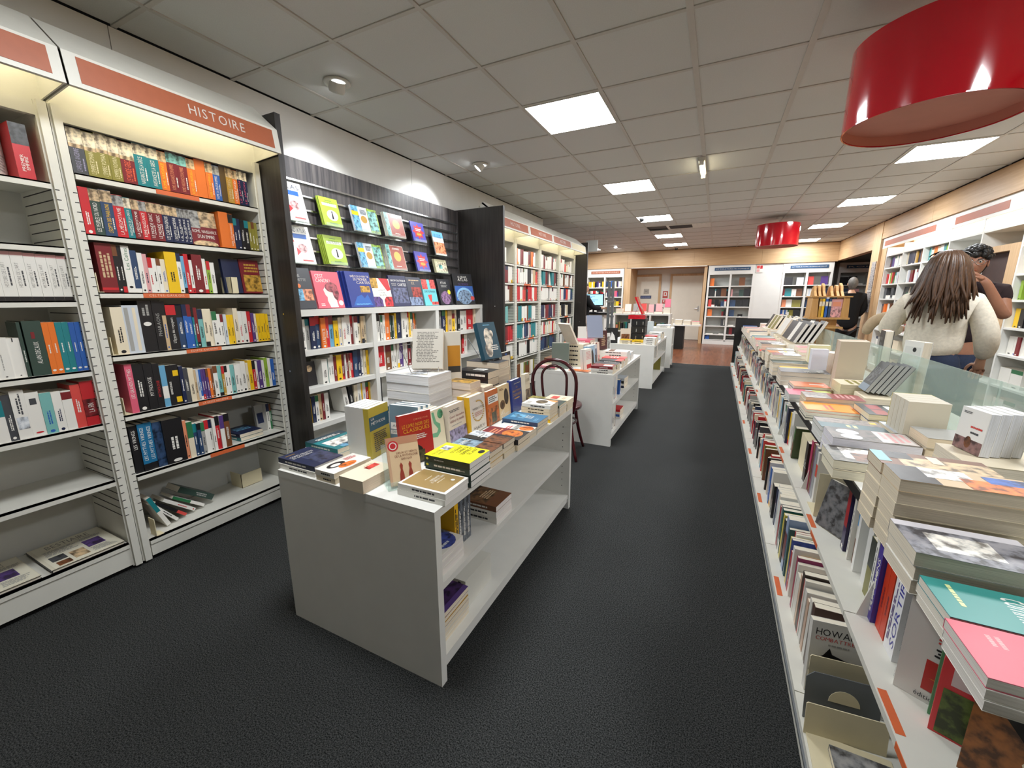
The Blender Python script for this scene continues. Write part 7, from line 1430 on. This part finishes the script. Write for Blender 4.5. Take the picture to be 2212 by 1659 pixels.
skinned('trousers', {'hip': (0, 0, .8, (.16, .12)), 'r1': (.1, 0, .7, .1), 'r2': (.105, .012, .48, .075), 'r3': (.105, -.005, .1, .06), 'l1': (-.1, 0, .7, .1), 'l2': (-.105, .012, .48, .075), 'l3': (-.105, -.005, .1, .06)}, [('hip', 'r1'), ('r1', 'r2'), ('r2', 'r3'), ('hip', 'l1'), ('l1', 'l2'), ('l2', 'l3')], 'black_cloth', bk, local=True)
Mk = WM[bk.name] @ TR(0, .02, 1.63); face(bk, Mk, 'skin', 'hair_grey')
vs, fs = head_geo(); MB().add([(x * 1.12, y * 1.08 - .012, z * 1.1 + .01) if z > .03 or y < .02 else (x * .8, y * .8 - .02, z * .8) for x, y, z in vs], fs).build('grey_hair', 'hair_grey', bk, Mk, smooth=True)
# --- shop assistant at the till, mostly behind the end panel
sa = empty('person', (-2.78, 9.42, 0), 'person in black at the till, arm reaching out past the end panel', 'person', 'people in the shop', rz=R(-50))
P = {'hip': (0, 0, .93, (.14, .1)), 'chest': (0, 0, 1.27, (.15, .1)), 'neckb': (0, 0, 1.43, .06), 'neck': (0, .01, 1.49, .052)}; E_ = [('hip', 'chest'), ('chest', 'neckb'), ('neckb', 'neck')]
arm(P, E_, 'R', (.19, 0, 1.36), (.26, .12, 1.14), (.24, .36, 1.14), prev='chest'); arm(P, E_, 'L', (-.19, 0, 1.36), (-.24, .1, 1.14), (-.18, .34, 1.12), prev='chest')
for s, sg in (('r', 1), ('l', -1)):
    P[s + 'th'] = (sg * .095, 0, .85, .09); P[s + 'kn'] = (sg * .1, .015, .48, .06); P[s + 'an'] = (sg * .1, -.01, .09, .04); P[s + 'to'] = (sg * .11, .14, .045, .036)
    E_ += [('hip', s + 'th'), (s + 'th', s + 'kn'), (s + 'kn', s + 'an'), (s + 'an', s + 'to')]
skinned('body', P, E_, 'skin', sa, local=True)
skinned('black_jumper', {'c': (0, 0, 1.26, (.2, .14)), 'b': (0, 0, 1.0, (.18, .13)), 'h': (0, 0, .85, (.18, .13)), 't': (0, 0, 1.38, (.14, .1)), 'n': (0, 0, 1.44, .07), 'R0': (.19, 0, 1.35, .08), 'R1': (.26, .12, 1.15, .068), 'R2': (.245, .33, 1.14, .05), 'L0': (-.19, 0, 1.35, .08), 'L1': (-.24, .1, 1.15, .068), 'L2': (-.185, .31, 1.12, .05)},
        [('c', 'b'), ('b', 'h'), ('c', 't'), ('t', 'n'), ('t', 'R0'), ('R0', 'R1'), ('R1', 'R2'), ('t', 'L0'), ('L0', 'L1'), ('L1', 'L2')], 'black_cloth', sa, local=True)
skinned('trousers', {'hip': (0, 0, .82, (.16, .12)), 'r1': (.1, 0, .72, .1), 'r2': (.105, .012, .48, .075), 'r3': (.105, -.005, .1, .06), 'l1': (-.1, 0, .72, .1), 'l2': (-.105, .012, .48, .075), 'l3': (-.105, -.005, .1, .06)}, [('hip', 'r1'), ('r1', 'r2'), ('r2', 'r3'), ('hip', 'l1'), ('l1', 'l2'), ('l2', 'l3')], 'black_cloth', sa, local=True)
Mk = WM[sa.name] @ TR(0, .02, 1.59); face(sa, Mk, 'skin', 'hair_black')
MB().add([(x * 1.12, y * 1.08 - .012, z * 1.1 + .01) if z > .03 or y < .02 else (x * .8, y * .8 - .02, z * .8) for x, y, z in vs], fs).build('short_hair', 'hair_black', sa, Mk, smooth=True)
